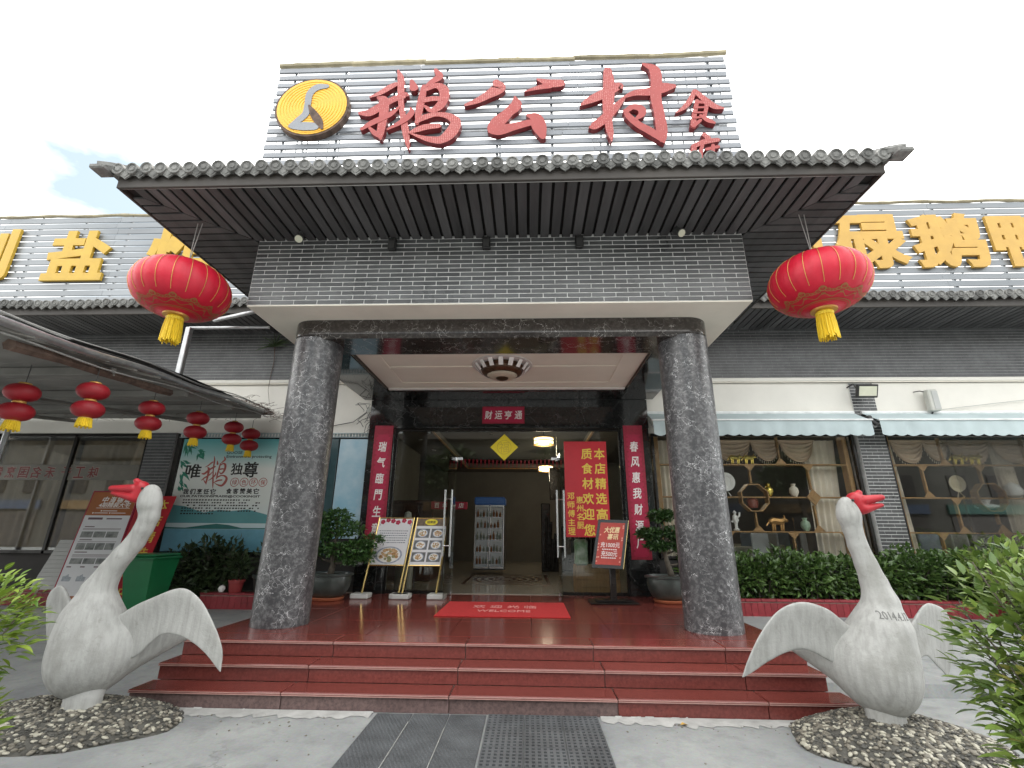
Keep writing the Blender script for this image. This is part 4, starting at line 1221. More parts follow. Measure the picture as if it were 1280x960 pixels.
for dx, dz, ph_ in ((-.02, -.035, 0), (.02, .13, 2.0), (-.06, .14, 1.0)):
    q.tube([(ltx(yy) + dx, yy, ltz(yy) + dz + .02 * math.sin(yy * 2.6 + ph_)) for yy in np.linspace(2.0, 8.6, 30)], .008, 5)
q.build('cable', M['pale_wire'], lt)
q = MB()
vs = []
yyA = np.linspace(3.6, 6.9, 20)
for yy in yyA:
    h = .05 + .05 * math.sin((yy - 3.6) / 3.3 * pi)
    for dx in (-.55, .035): vs.append((ltx(yy) + dx, yy, ltz(yy) + .05 + h))
q.raw(vs, [(2 * i, 2 * i + 1, 2 * i + 3, 2 * i + 2) for i in range(19)]); q.build('felt_strip', M['black_sheet'], lt)
q = MB()
for xx in (-9.5, -11.3):
    for yy in (2.4, 8.3): q.tube([(xx, yy, .0 if yy < 5 else .22), (xx, yy, ltz(yy) - .1)], .045, 8)
q.build('support_post', M['galv'], lt)
q = MB(); rr = random.Random(9)
for i in range(260):
    t = rr.random(); 
    if i < 90: p = Vector((ltx(8.3) + .25 * rr.random(), 7.4 + 1.2 * rr.random(), 3.52 + .10 * rr.random()))
    else: p = Vector((-10.5 + 5.2 * t, 8.3 + .15 * rr.random(), ltz(8.4) - .06 + .1 * rr.random()))
    a = p
    for s_ in range(3):
        e = a + Vector(((rr.random() - .5) * .3, (rr.random() - .5) * .14, (rr.random() - .55) * .10)); q.tube([a, e], .003, 3, cap=False); a = e
q.build('dry_vine', M['straw'], lt, kind='stuff')
# steel stay between the lean-to and the portico
st = thing('steel_stay', 'square steel stay rising from the lean-to edge with two pipes to the portico', 'pipe', (-4.2, 5.6, 3.2))
q = MB(); q.box(-4.235, -4.165, 5.565, 5.635, 3.20, 4.06, .008); q.build('upright', M['galv'], st)
q = MB(); q.tube([(-4.2, 5.6, 4.055), (-3.10, 5.60, 4.055)], .022, 8); q.build('cross_pipe', M['galv'], st, smooth=True)
q = MB(); q.tube([(-4.19, 6.0, 4.36), (-3.11, 5.62, 4.36)], .028, 8); q.build('cross_pipe', M['galv'], st, smooth=True)

# ---- curtained window of the left wing
wl = thing('curtain_window', 'wide shop window with drawn brown curtains and faded red lettering on the glass under the lean-to', 'window', (-9.3, 8.7, 1.0))
q = MB()
for x in (-11.6, -10.1, -8.52, -7.06): q.box(x - .03, x + .03, 8.70, 8.76, 1.0, 3.22, .005)
q.box(-11.6, -7.06, 8.70, 8.76, 1.0, 1.06, .005); q.box(-11.6, -7.06, 8.70, 8.76, 3.17, 3.235, .005)
q.build('frame', M['black_frame'], wl)
for a, c in ((-11.57, -10.13), (-10.07, -8.55), (-8.49, -7.09)):
    q = MB(); q.box(a, c, 8.725, 8.735, 1.06, 3.17); q.build('pane', M['glass_win'], wl)
def curtain(mb, x0, x1, z0, z1, y, amp=.035, folds=7, n=8, tx0=None, tx1=None, seed=0):
    """pleated sheet; tx0/tx1 move the bottom edge"""
    rr = random.Random(seed); N = folds * n; vs = []
    ph = [rr.random() * .8 for _ in range(folds + 2)]
    rowsN = 8
    for j in range(rowsN + 1):
        v = j / rowsN; z = z1 + (z0 - z1) * v
        a = x0 + ((tx0 if tx0 is not None else x0) - x0) * v; c = x1 + ((tx1 if tx1 is not None else x1) - x1) * v
        for i in range(N + 1):
            u = i / N; f = u * folds
            vs.append((a + (c - a) * u, y + amp * math.sin(2 * pi * f + ph[int(f)]) * (.7 + .3 * v) + amp * .3 * math.sin(5.3 * f + v * 2), z))
    W = N + 1
    mb.raw(vs, [(j * W + i, (j + 1) * W + i, (j + 1) * W + i + 1, j * W + i + 1) for j in range(rowsN) for i in range(N)])
for i, (a, c) in enumerate(((-11.5, -10.15), (-10.05, -8.56), (-8.48, -7.10))):
    q = MB(); curtain(q, a, c, 1.1, 3.12, 8.86, .03, 8, seed=i); q.build('curtain', M['curtain_brown'], wl, smooth=True)
q = MB(); fr_ = wallframe(0, 8.722, 0)
q.box(-10.05, -8.56, 8.7225, 8.7245, 2.33, 2.62); q.box(-8.48, -7.1, 8.7225, 8.7245, 2.33, 2.62)
q.build('frosted_band', mat('frosted sticker', (.16, .15, .125), .6), wl)
q = MB(); q2 = MB()
for i, ch in enumerate('制烹国名禾千工味'):
    x = -9.92 + .265 * i + (.06 if i > 4 else 0)
    put_text(q, ch, fr_, x, 2.475, .20, .22, .002, .0015, off=.02, mirror=True)
    put_text(q2, ch, fr_, x, 2.475, .215, .235, .001, .0002, off=.045, mirror=True)
q.build('red_lettering', mat('faded red film', (.16, .02, .018), .6), wl); q2.build('lettering_halo', mat('pale film', (.34, .31, .27), .6), wl)

# ---- goose poster on the wall
def fit_frame(x0, x1, z0, z1, y): return (Vector((x0, y, z0)), Vector((1, 0, 0)), Vector((0, 0, 1)), Vector((0, -1, 0))), x1 - x0, z1 - z0
ps = thing('wall_poster', 'big blue green poster with black and red brush characters GOOSE and misty lake hills', 'poster', (-5.4, 8.7, 1.05))
F, Wd, Hd = fit_frame(-6.30, -4.38, 1.06, 3.12, 8.685)
q = MB(); q.box(-6.36, -4.33, 8.688, 8.715, 1.0, 3.15, .006); q.build('backing', M['black_frame'], ps)
pm, t_, b_, pos_ = base_nodes('misty sheet', .35)
sx_ = t_.nodes.new('ShaderNodeSeparateXYZ'); t_.links.new(pos_, sx_.inputs[0])
mr = t_.nodes.new('ShaderNodeMapRange'); mr.inputs['From Min'].default_value = 1.06; mr.inputs['From Max'].default_value = 3.12
t_.links.new(sx_.outputs['Z'], mr.inputs['Value'])
rp_ = t_.nodes.new('ShaderNodeValToRGB')
cr_ = rp_.color_ramp
cr_.elements[0].position = 0; cr_.elements[0].color = (.24, .50, .60, 1)
cr_.elements[1].position = 1; cr_.elements[1].color = (.10, .40, .42, 1)
for p_, c_ in ((.30, (.66, .74, .74)), (.42, (.72, .76, .73)), (.72, (.76, .79, .76)), (.86, (.34, .60, .60))):
    e_ = cr_.elements.new(p_); e_.color = (*c_, 1)
t_.links.new(mr.outputs[0], rp_.inputs['Fac']); t_.links.new(rp_.outputs['Color'], b_.inputs['Base Color'])
q = MB(); q.prism([(0, 0), (Wd, 0), (Wd, Hd), (0, Hd)], F, -.004, .002); q.build('sheet', pm, ps)
def hills(mb, zb, pts, lift): mb.prism([(0, zb)] + [(Wd, zb)] + [(x * Wd, z * Hd) for x, z in pts[::-1]], F, lift, lift + .0008)
q = MB(); hills(q, .24 * Hd, [(0, .40), (.15, .385), (.35, .33), (.5, .355), (.62, .345), (.78, .36), (1, .31)], .0022); q.build('far_hills', mat('teal hill print', (.10, .31, .33), .4, var=.1, scale=2), ps)
q = MB(); hills(q, .19 * Hd, [(0, .205), (.2, .20), (.4, .225), (.5, .235), (.62, .225), (.75, .20), (1, .20)], .0036); q.build('near_hills', mat('dark teal hill print', (.015, .15, .14), .4), ps)
q = MB(); q.prism([(0, 0), (Wd, 0), (Wd, .188 * Hd), (0, .188 * Hd)], F, .0036, .0042); q.build('water_print', mat('lake print', (.14, .36, .47), .4, var=.1), ps)
q = MB()
def W2(u, v): return u * Wd, v * Hd
for ch, u, v, w, h in (('唯', .16, .70, .16, .13), ('独', .60, .72, .12, .11), ('尊', .74, .715, .15, .145)):
    x, z = W2(u, v); put_text(q, ch, F, x, z, w * Wd, h * Hd, .001, .003, off=.02)
q.build('black_lettering', M['black_ink'], ps); q = MB()
for i, ch in enumerate('我们烹饪它'): x, z = W2(.13 + .068 * i, .515); put_text(q, ch, F, x, z, .056 * Wd, .05 * Hd, .001, .003, off=.03)
for i, ch in enumerate('食客赞美它'): x, z = W2(.56 + .068 * i, .52); put_text(q, ch, F, x, z, .056 * Wd, .05 * Hd, .001, .003, off=.03)
q.build('black_lettering', M['black_ink'], ps); q = MB()
x, z = W2(.48, .472); put_text(q, 'OUR PATRONSPRAISE@COOKINGIT', F, x, z, .80 * Wd, .026 * Hd, .001, .003, off=.03)
q.build('black_lettering', M['black_ink'], ps); q = MB()
x, z = W2(.545, .872); put_text(q, 'GOOSE', F, x, z, .16 * Wd, .026 * Hd, .001, .003, off=.01)
q.build('black_lettering', M['black_ink'], ps); q = MB()
x, z = W2(.70, .832); put_text(q, 'Environment protecting', F, x, z, .46 * Wd, .034 * Hd, .001, .003, off=.012)
q.build('black_lettering', M['black_ink'], ps)
q = MB(); rr = random.Random(4)
for r_ in range(6):
    u = .12
    while u < (.88 if r_ < 5 else .45):
        w = .012 + .01 * rr.random()
        if rr.random() < .86:
            x, z = W2(u, .435 - .024 * r_); q.prism([(x, z), (x + w * Wd, z + .001), (x + w * Wd, z + .012 * Hd), (x, z + .011 * Hd)], F, .003, .0038)
        u += w + .008 + .004 * rr.random()
q.build('small_print', M['black_ink'], ps, kind='stuff')
q = MB(); x0, z0 = W2(.38, .70)
S_ = .30 * Wd / 1.53
for k_, st_ in enumerate(BRUSH_e):
    stroke(q, [(x0 + (px + 1.235) * S_, z0 + (pz - 7.0) * S_ * 1.15, w * S_ * .8) for px, pz, w in st_], F, .0025, .0034 + .00006 * k_)
for i in range(4):
    x, z = W2(.60 + .095 * i, .60); ring(q, F, x, z, .038 * Wd, .044 * Wd, .003, .0038, n=16)
    put_text(q, '绿色环保'[i], F, x, z, .05 * Wd, .05 * Wd, .0008, .003, off=.01)
q.build('red_lettering', mat('brick red print', (.42, .10, .08), .5), ps)
q = MB()
for (cx, cz, n_, L, a0, a1) in ((.02, .98, 12, .26, -100, 5), (.16, .90, 9, .20, -120, 10), (.0, .80, 8, .17, -95, 10), (.02, .70, 9, .22, -110, -20), (.04, .60, 7, .16, -120, -30)):
    for k in range(n_):
        a = R(a0 + (a1 - a0) * rr.random()); l = L * (.5 + .5 * rr.random()); x, z = W2(cx + .06 * rr.random(), cz - .05 * rr.random())
        dx, dz = math.cos(a), math.sin(a); nx_, nz_ = -dz, dx; w = .022
        zc_ = lambda zz: min(zz, Hd - .005)
        q.prism([(max(.004, x), zc_(z)), (max(.004, x + dx * l * .4 - nx_ * w), zc_(z + dz * l * .4 - nz_ * w)), (max(.005, x + dx * l), zc_(z + dz * l)), (max(.004, x + dx * l * .4 + nx_ * w), zc_(z + dz * l * .4 + nz_ * w))], F, .004, .0045 + .0004 * rr.random())
q.build('bamboo_print', mat('bamboo leaf print', (.02, .20, .13), .5, var=.4, scale=20), ps)
# baluster frieze above poster
for x0, x1, lab in ((-6.40, -4.28, 'white and teal baluster frieze above the goose poster'), (-3.62, -2.64, 'short white and teal baluster frieze beside the left portal wall')):
    fz = thing('baluster_frieze', lab, 'frieze', ((x0 + x1) / 2, 8.7, 3.15))
    q = MB(); q.box(x0, x1, 8.66, 8.714, 3.222, 3.238, .003); q.box(x0, x1, 8.66, 8.714, 3.148, 3.160, .003); q.box(x0, x1, 8.695, 8.714, 3.161, 3.221)
    q.build('rail', M['awning'], fz)
    me_b = proto_mesh(MB().lathe([(.013, 0), (.007, .01), (.014, .03), (.007, .05), (.013, .06)], (0, 0, 0), 8), 'baluster', M['porcelain'])
    for x in np.arange(x0 + .03, x1, .06): inst(me_b, 'baluster', fz, (x, 8.675, 3.161))
# second poster, sky picture
p2 = thing('sky_poster', 'tall pale blue sky picture panel between the left column and the crimson couplet', 'poster', (-2.95, 8.7, 1.5))
q = MB(); q.box(-3.22, -2.67, 8.69, 8.71, 1.3, 3.12, .004); q.build('sheet', M['sky_print'], p2)
q = MB(); q.box(-3.66, -3.235, 8.675, 8.714, 1.0, 3.13, .01); q.build('side_panel', mat('dark teal side panel', (.03, .07, .08), .25), p2)

# ================================================================== PLANTERS
def planter(name, x0, x1, y0, label):
    t = thing(name, label, 'planter', ((x0 + x1) / 2, y0, .2))
    q = MB(); q.box(x0, x1, y0 + .012, y0 + .10, .15, .445); q.build('kerb_wall', M['grout'], t)
    q = MB(); q.box(x0, x1, y0 + .1, 8.69, .15, .41); q.build('soil', M['soil'], t)
    me = proto_mesh(MB().box(-.048, .048, 0, .012, .0, .215, .002), 'facing_tile', M['planter_red'], False)
    x = x0 + .05; n = 0
    st_ = MB()
    while x < x1 - .04:
        if n < 300: inst(me, 'facing_tile', t, (x, y0 + .001 * rnd.random(), .195))
        n += 1; x += .1
    w = .24; x = x0
    while x < x1 - .01:
        e = min(x + w, x1); q = MB(); q.box(x + .002, e - .002, y0 - .012, y0 + .12, .428, .462, .005); q.build('coping_tile', M['planter_red'], t); x = e
    return t
planter('red_planter', 3.06, 9.6, 8.02, 'low red tiled planter running under the right hand restaurant windows')
planter('red_planter', -4.95, -3.06, 8.02, 'short red tiled planter beneath the goose poster')
planter('red_planter', -11.0, -6.5, 8.12, 'red tiled planter under the curtained left window')

# ---- leafy things
def leaf_cloud(mb, rr, ells, n, L, W, shell=.75, up=.3, jitter=.9):
    """ells: list of (centre, radii); leaves on and near the surface of each clump"""
    vol = [r[0] * r[1] + r[1] * r[2] + r[0] * r[2] for c, r in ells]; tot = sum(vol)
    for (c, r), v in zip(ells, vol):
        for _ in range(int(n * v / tot)):
            while True:
                d = Vector((rr.gauss(0, 1), rr.gauss(0, 1), rr.gauss(0, 1)))
                if d.length > .01: break
            d.normalize(); s_ = shell + (1.05 - shell) * rr.random()
            p = Vector((c[0] + d.x * r[0] * s_, c[1] + d.y * r[1] * s_, c[2] + d.z * r[2] * s_))
            dirn = Vector((d.x + rr.gauss(0, .5) * jitter, d.y + rr.gauss(0, .5) * jitter, d.z * .7 + up + rr.gauss(0, .4) * jitter))
            upv = Vector((rr.gauss(0, .4), rr.gauss(0, .4), 1)) + d * .8
            k = .65 + .6 * rr.random()
            mb.leaf(p, dirn, upv, L * k, W * k, fold=.15 + .2 * rr.random(), droop=.05 + .25 * rr.random())
# hedge in the right planter
hd = thing('boxwood_hedge', 'clipped dark green hedge in the red planter under the right windows', 'hedge', (6.2, 8.4, .41))
rr = random.Random(21)
q = MB()
x = 3.2
ells = []
while x < 9.6:
    h = .30 + .09 * rr.random() + (.05 if x > 6.6 else 0)
    ells.append(((x, 8.36 + .05 * rr.random(), .76 + (h - .34)), (.30 + .06 * rr.random(), .27, h))); x += .24
leaf_cloud(q, rr, ells, 8500, .125, .06, shell=.55, up=.35)
q.build('foliage', M['leaf_hedge'], hd, kind='stuff')
q = MB()
for i in range(160):
    x = 3.2 + 6.2 * rr.random(); y = 8.25 + .25 * rr.random()
    q.tube([(x, y, .41), (x + rr.gauss(0, .08), y + rr.gauss(0, .05), .7), (x + rr.gauss(0, .15), y + rr.gauss(0, .08), .9 + .15 * rr.random())], [.009, .006, .003], 4)
q.build('stem', M['bark'], hd)
# shade plants in front of the goose poster
sp = thing('shade_shrub', 'dark leafy shrub growing against the lower part of the goose poster', 'shrub', (-5.2, 8.35, .3))
q = MB(); ells = [((-5.55, 8.35, .75), (.34, .25, .42)), ((-5.15, 8.38, .85), (.36, .25, .46)), ((-4.78, 8.40, .86), (.30, .22, .42)), ((-5.35, 8.30, .55), (.35, .25, .30)), ((-4.95, 8.33, .55), (.3, .25, .3))]
leaf_cloud(q, rr, ells, 1500, .15, .06, shell=.45, up=.2); q.build('foliage', M['leaf_dark'], sp, kind='stuff')
q = MB()
for i in range(30):
    x = -5.6 + 1.1 * rr.random(); q.tube([(x, 8.35, .3), (x + rr.gauss(0, .1), 8.36, .7), (x + rr.gauss(0, .15), 8.34, 1.05)], [.012, .009, .005], 5)
q.build('stem', M['bark'], sp)
# plants in pots on the planter
def potted(name, label, x, y, z, r, h, pmat, fol, n, L, W, lm, cat='potted plant', group=None, collar=True):
    t = thing(name, label, cat, (x, y, z), group)
    q = MB(); q.lathe([(r * .72, z), (r * .76, z + .01), (r * .95, z + h * .8), (r * 1.06, z + h * .82), (r * 1.08, z + h), (r * .95, z + h), (r * .9, z + h * .9), (.001, z + h * .9)], (x, y, 0), 24)
    q.build('pot', pmat, t, smooth=35)
    q = MB(); leaf_cloud(q, rr, fol, n, L, W, shell=.3, up=.5); q.build('foliage', lm, t)
    q = MB(); q.tube([(x, y, z + h * .85), (x + .01, y, fol[0][0][2])], [.012, .006], 5); q.build('stem', M['bark'], t)
    return t
potted('potted_plant', 'small red plastic pot with a low dark plant on the planter edge', -4.44, 8.12, .462, .12, .19, M['pot_red'], [((-4.44, 8.14, .85), (.17, .14, .22))], 120, .13, .05, M['leaf_dark'])
potted('potted_plant', 'black plastic pot with sparse leaves close beside the left column', -4.02, 8.18, .462, .17, .27, M['pot'], [((-4.02, 8.2, .98), (.20, .15, .22))], 90, .14, .05, M['leaf_dark'])
def pebble(mb, c, r, rr, seg=8):
    pr = [(.001, -r[2]), (.6, -r[2] * .8), (1, 0), (.85, r[2] * .55), (.4, r[2] * .92), (.001, r[2])]
    a = rr.random() * pi; ca, sa = math.cos(a), math.sin(a); b0 = len(mb.v)
    vs = []
    for q_, h in pr[1:-1]:
        for k in range(seg):
            th = 2 * pi * k / seg; x, y = q_ * r[0] * math.cos(th), q_ * r[1] * math.sin(th)
            vs.append((c[0] + x * ca - y * sa, c[1] + x * sa + y * ca, c[2] + h))
    n_ = len(pr) - 2
    vs += [(c[0], c[1], c[2] + pr[-1][1])]
    fs = [(i * seg + k, i * seg + (k + 1) % seg, (i + 1) * seg + (k + 1) % seg, (i + 1) * seg + k) for i in range(n_ - 1) for k in range(seg)]
    fs += [((n_ - 1) * seg + k, (n_ - 1) * seg + (k + 1) % seg, n_ * seg) for k in range(seg)]
    mb.raw(vs, fs)
for x, s_, lab in ((-4.63, 1.0, 'smooth white stone beside the red pot on the planter edge'), (-3.98, 1.15, 'white stone in front of the black pot on the planter edge')):
    q = MB(); pebble(q, (x, 8.055, .462 + .055 * s_), (.075 * s_, .055 * s_, .058 * s_), rr, 12); o = q.build('white_stone', M['porcelain'], None, True, loc=(x, 8.055, .462)); tag(o, lab, 'stone')

# weeds rooted in the wall under the portico
wd = thing('wall_weed', 'dry spiky weed with a long hanging root on the brick band left of the portico', 'weed', (-3.9, 8.66, 4.5))
q = MB(); c0 = Vector((-4.78, 8.60, 5.02))
for k in range(26):
    a = rr.random() * 2 * pi; el = rr.random() * 1.3 - .25
    d = Vector((math.cos(a) * math.cos(el), -abs(math.sin(a)) * math.cos(el) * .5, math.sin(el)))
    q.tube([c0, c0 + d * .20, c0 + d * .40 + Vector((0, 0, -.08))], [.012, .010, .003], 4)
q.build('blade', M['leaf_dark'], wd)
q = MB(); q.tube([c0, (-4.78, 8.66, 4.7), (-4.8, 8.66, 4.4), (-4.78, 8.63, 4.1), (-4.72, 8.66, 3.8)], [.008, .006, .005, .004, .003], 5); q.build('root', M['straw'], wd)

# ---- left forecourt objects
bn = thing('wheelie_bin', 'green plastic wheelie bin between the goose and the poster', 'bin', (-5.45, 7.45, .2))
def frustum(mb, x0, x1, y0, y1, z0, X0, X1, Y0, Y1, z1):
    mb.raw([(x0, y0, z0), (x1, y0, z0), (x1, y1, z0), (x0, y1, z0), (X0, Y0, z1), (X1, Y0, z1), (X1, Y1, z1), (X0, Y1, z1)], [(0, 3, 2, 1), (4, 5, 6, 7), (0, 1, 5, 4), (1, 2, 6, 5), (2, 3, 7, 6), (3, 0, 4, 7)])
q = MB(); frustum(q, -5.62, -5.30, 7.33, 7.68, .24, -5.70, -5.24, 7.22, 7.78, 1.0)
q.build('bin_body', M['green_bin'], bn)
q = MB(); q.box(-5.73, -5.21, 7.19, 7.81, 1.0, 1.035, .012); q.box(-5.71, -5.23, 7.21, 7.80, 1.036, 1.08, .03); q.box(-5.6, -5.34, 7.80, 7.87, 1.0, 1.03, .01); q.build('lid', M['green_bin'], bn)
for s_ in (-1, 1):
    q = MB(); q.lathe([(.001, -.025), (.10, -.025), (.105, -.01), (.105, .01), (.10, .025), (.001, .025)], (-5.46 + s_ * .21, 7.76, .31), 20, axis='x'); q.build('wheel', M['black_metal'], bn, smooth=40)
# orange and white information board
def board_frame(bl, br, tl): 
    o = Vector(bl); ux = (Vector(br) - o); w = ux.length; ux.normalize(); uy = Vector(tl) - o; h = uy.length; uy.normalize()
    return (o, ux, uy, ux.cross(uy).normalized()), w, h
ib = thing('information_board', 'tall leaning information board with orange heading and rows of small pictures', 'board', (-6.6, 7.7, .25))
FB, bw, bh = board_frame((-7.08, 7.62, .34), (-6.30, 7.68, .34), (-7.06, 7.86, 2.06))
q = MB(); q.prism([(0, 0), (bw, 0), (bw, bh), (0, bh)], FB, -.03, 0); q.build('board', M['red_paper_edge'], ib)
q = MB(); e = .022; q.prism([(e, e), (bw - e, e), (bw - e, bh - e), (e, bh - e)], FB, .0005, .003); q.build('white_sheet', M['paper_white'], ib)
M['orange_print'] = mat('brown orange print', (.36, .115, .03), .45, var=.12, scale=4)
q = MB(); q.prism([(e, bh * .765), (bw - e, bh * .765), (bw - e, bh - e), (e, bh - e)], FB, .0032, .004); q.build('orange_panel', M['orange_print'], ib); q = MB(); q.prism([(e, e), (bw - e, e), (bw - e, bh * .055), (e, bh * .055)], FB, .0032, .004); q.build('orange_panel', M['orange_print'], ib)
q = MB()
for i, ch in enumerate('中海锦城'): put_text(q, ch, FB, bw * (.33 + .155 * i), bh * .915, .105, .105, .001, .0042, off=.02, shear=.2)
put_text(q, '4期精装大宅', FB, bw * .56, bh * .865, bw * .66, .085, .001, .0042, off=.015, shear=.2)
q.prism([(bw * .2, bh * .833), (bw * .9, bh * .833), (bw * .9, bh * .837), (bw * .2, bh * .837)], FB, .0042, .005)
for u, v, w in ((.36, .805, .3), (.2, .785, .28), (.55, .785, .3)):
    q.prism([(bw * u, bh * v), (bw * (u + w), bh * v), (bw * (u + w), bh * (v + .006)), (bw * u, bh * (v + .006))], FB, .0042, .005); q.disc((bw * (u - .03), bh * (v + .003)), FB, .012, .0042, .005, 10)
q.build('white_lettering', M['white_ink'], ib)
q = MB()
for v, w, h in ((.725, .30, .02), (.655, .2, .008), (.535, .25, .008), (.425, .25, .008)): q.prism([(bw * .12, bh * v), (bw * (.12 + w), bh * v), (bw * (.12 + w), bh * (v + h)), (bw * .12, bh * (v + h))], FB, .0035, .0045)
for v in (.64, .63, .52, .405, .395, .385): q.prism([(bw * .1, bh * v), (bw * .88, bh * v), (bw * .88, bh * (v + .0035)), (bw * .1, bh * (v + .0035))], FB, .0035, .0045)
for k in range(3): q.prism([(bw * (.08 + .27 * k), bh * .295), (bw * (.17 + .27 * k), bh * .295), (bw * (.17 + .27 * k), bh * .305), (bw * (.08 + .27 * k), bh * .305)], FB, .0035, .0045)
q.prism([(bw * .5, bh * .728), (bw * .82, bh * .728), (bw * .82, bh * .740), (bw * .5, bh * .740)], FB, .0035, .0045)
q.build('small_print', mat('purple brown print', (.13, .07, .09), .5), ib)
M['photo_grey'] = mat('grey photo print', (.08, .09, .09), .4, var=.8, scale=9, col2=(.36, .37, .36))
for v, h in ((.56, .055), (.45, .06), (.325, .05)):
    for k in range(3 if v != .45 else 4):
        n_ = 3 if v != .45 else 4; w = .78 / n_
        q = MB(); q.prism([(bw * (.1 + w * k), bh * v), (bw * (.1 + w * k + w * .92), bh * v), (bw * (.1 + w * k + w * .92), bh * (v + h)), (bw * (.1 + w * k), bh * (v + h))], FB, .0035, .0048); q.build('photo', M['photo_grey'], ib)
for k in range(3):
    q = MB(); x, z = bw * (.16 + .28 * k), bh * .20
    q.prism([(x - .06, z - .04), (x + .07, z - .04), (x + .08, z + .02), (x + .03, z + .03), (x + .02, z + .07), (x - .02, z + .04), (x - .06, z + .03)], FB, .0035, .0048); q.build('small_picture', mat('pale grey print', (.36, .39, .43), .5, var=.3, scale=40), ib)
q = MB(); q.tube([(-6.7, 7.9, 2.0), (-6.7, 8.09, .27)], .02, 6); q.tube([(-7.05, 7.62, .34), (-7.05, 7.58, .2)], .02, 6); q.tube([(-6.35, 7.66, .34), (-6.35, 7.62, .2)], .02, 6); q.build('prop_leg', M['black_metal'], ib)
# pale board leaning
fb = thing('foam_board', 'pale grey ribbed board leaning on the planter left of the information board', 'board', (-7.5, 8.0, .46))
F2, w2, h2 = board_frame((-7.98, 8.14, .463), (-7.18, 8.18, .463), (-7.96, 8.42, 1.25))
for k in range(12):
    q = MB(); z0 = h2 * k / 12; q.prism([(0, z0), (w2, z0), (w2, z0 + h2 / 12 - .004), (0, z0 + h2 / 12 - .004)], F2, -.02, .002 * (k % 2)); q.build('rib_panel', M['foam'], fb)
# red banner behind the goose
rb = thing('leaning_banner', 'red banner with yellow characters leaning on the left brick pillar behind the green bin', 'banner', (-5.9, 8.2, .3))
F3, w3, h3 = board_frame((-6.98, 8.0, .26), (-6.10, 8.03, .26), (-6.95, 8.46, 2.02))
q = MB(); q.prism([(0, 0), (w3, 0), (w3, h3), (0, h3)], F3, -.015, 0); q.build('sheet', M['red_banner'], rb)
q = MB()
vtext(q, '本店精选高品', F3, w3 * .80, h3 * .96, .20, .28); vtext(q, '质食材欢迎您', F3, w3 * .52, h3 * .96, .20, .28); vtext(q, '邓师傅主理', F3, w3 * .13, h3 * .50, .12, .15)
q.build('yellow_lettering', M['yellow_ink'], rb)
# ================================================================== ENTRANCE
# couplets and horizontal scroll
def scroll(name, label, x0, x1, z0, z1, y, chars, vertical=True, border=.045):
    t = thing(name, label, 'couplet', ((x0 + x1) / 2, y, z0))
    F, w, h = fit_frame(x0, x1, z0, z1, y)
    q = MB(); q.prism([(0, 0), (w, 0), (w, h), (0, h)], F, -.004, .003); q.build('paper', M['red_paper'], t)
    q = MB(); b = border; rr_ = random.Random(int(x0 * 100))
    for a in ([(0, 0), (b, 0), (b, h), (0, h)], [(w - b, 0), (w, 0), (w, h), (w - b, h)], [(b, h - b), (w - b, h - b), (w - b, h), (b, h)], [(b, 0), (w - b, 0), (w - b, b), (b, b)]): q.prism(a, F, .0032, .0042)
    if vertical:
        for k in range(int(h / .09)):
            z = .05 + k * .09
            for xx in (b + .012, w - b - .012): q.disc((xx, z), F, .02, .0032, .0043, 6)
        q.prism([(b, h - .17), (w - b, h - .17), (w - b, h - .05), (b, h - .05)], F, .0033, .0044)
    q.build('border', M['red_paper_edge'], t)
    q = MB()
    if vertical:
        n = len(chars); top = h - .27; pit = (top - .12) / n
        for i, ch in enumerate(chars): put_text(q, ch, F, w / 2, top - pit * (i + .45), .155, .19, .001, .0045, off=.018, shear=.12)
    else:
        for i, ch in enumerate(chars): put_text(q, ch, F, w * (.15 + .235 * i), h / 2, .145, .165, .001, .0045, off=.016, shear=.1)
    q.build('white_lettering', M['white_ink'], t)
scroll('couplet', 'left vertical crimson couplet with six white characters on the marble portal', -2.50, -2.15, 1.20, 3.34, 8.494, '瑞气臨門生意')
scroll('couplet', 'right vertical crimson couplet with white characters partly behind the bonsai', 2.16, 2.51, 1.0, 3.34, 8.494, '春风惠我财源広'.replace('広', '广'))
scroll('couplet', 'small horizontal crimson scroll with four white characters over the door', -.47, .33, 3.38, 3.71, 8.494, '财运亨通', False, .02)
# yellow diamond on the transom glass
fd = thing('door_diamond', 'bright yellow paper diamond stuck on the glass above the doorway', 'paper', (-.05, 8.57, 2.95))
FD = (Vector((-.05, 8.568, 2.945)), Vector((1, 0, 0)), Vector((0, 0, 1)), Vector((0, -1, 0)))
q = MB(); q.prism([(0, -.25), (.26, 0), (0, .25), (-.26, 0)], FD, 0, .003); q.build('paper', M['fu_yellow'], fd)
q = MB(); put_text(q, '福', FD, 0, 0, .19, .20, .001, .0032, off=.0); ring(q, FD, 0, 0, .125, .135, .0032, .004, n=20)
q.build('gold_print', mat('gold foil print', (.62, .48, .05), .4, metal=.3), fd)
# red banner on the right glass
bnr = thing('window_banner', 'tall red banner with yellow characters on the glass right of the doorway', 'banner', (1.45, 8.55, 1.35))
F, w, h = fit_frame(1.06, 1.84, 1.36, 3.05, 8.556)
q = MB(); q.prism([(0, 0), (w, 0), (w, h), (0, h)], F, -.003, .003); q.build('sheet', M['red_banner'], bnr)
q = MB()
vtext(q, '本店精选高', F, w * .83, h - .13, .20, .268, off=.02); vtext(q, '质食材欢迎您', F, w * .53, h - .13, .20, .268, off=.02)
vtext(q, '惠州名厨', F, w * .33, h * .41, .12, .145, off=.012); vtext(q, '邓师傅主理', F, w * .13, h * .45, .125, .150, off=.012)
q.build('yellow_lettering', M['yellow_ink'], bnr)
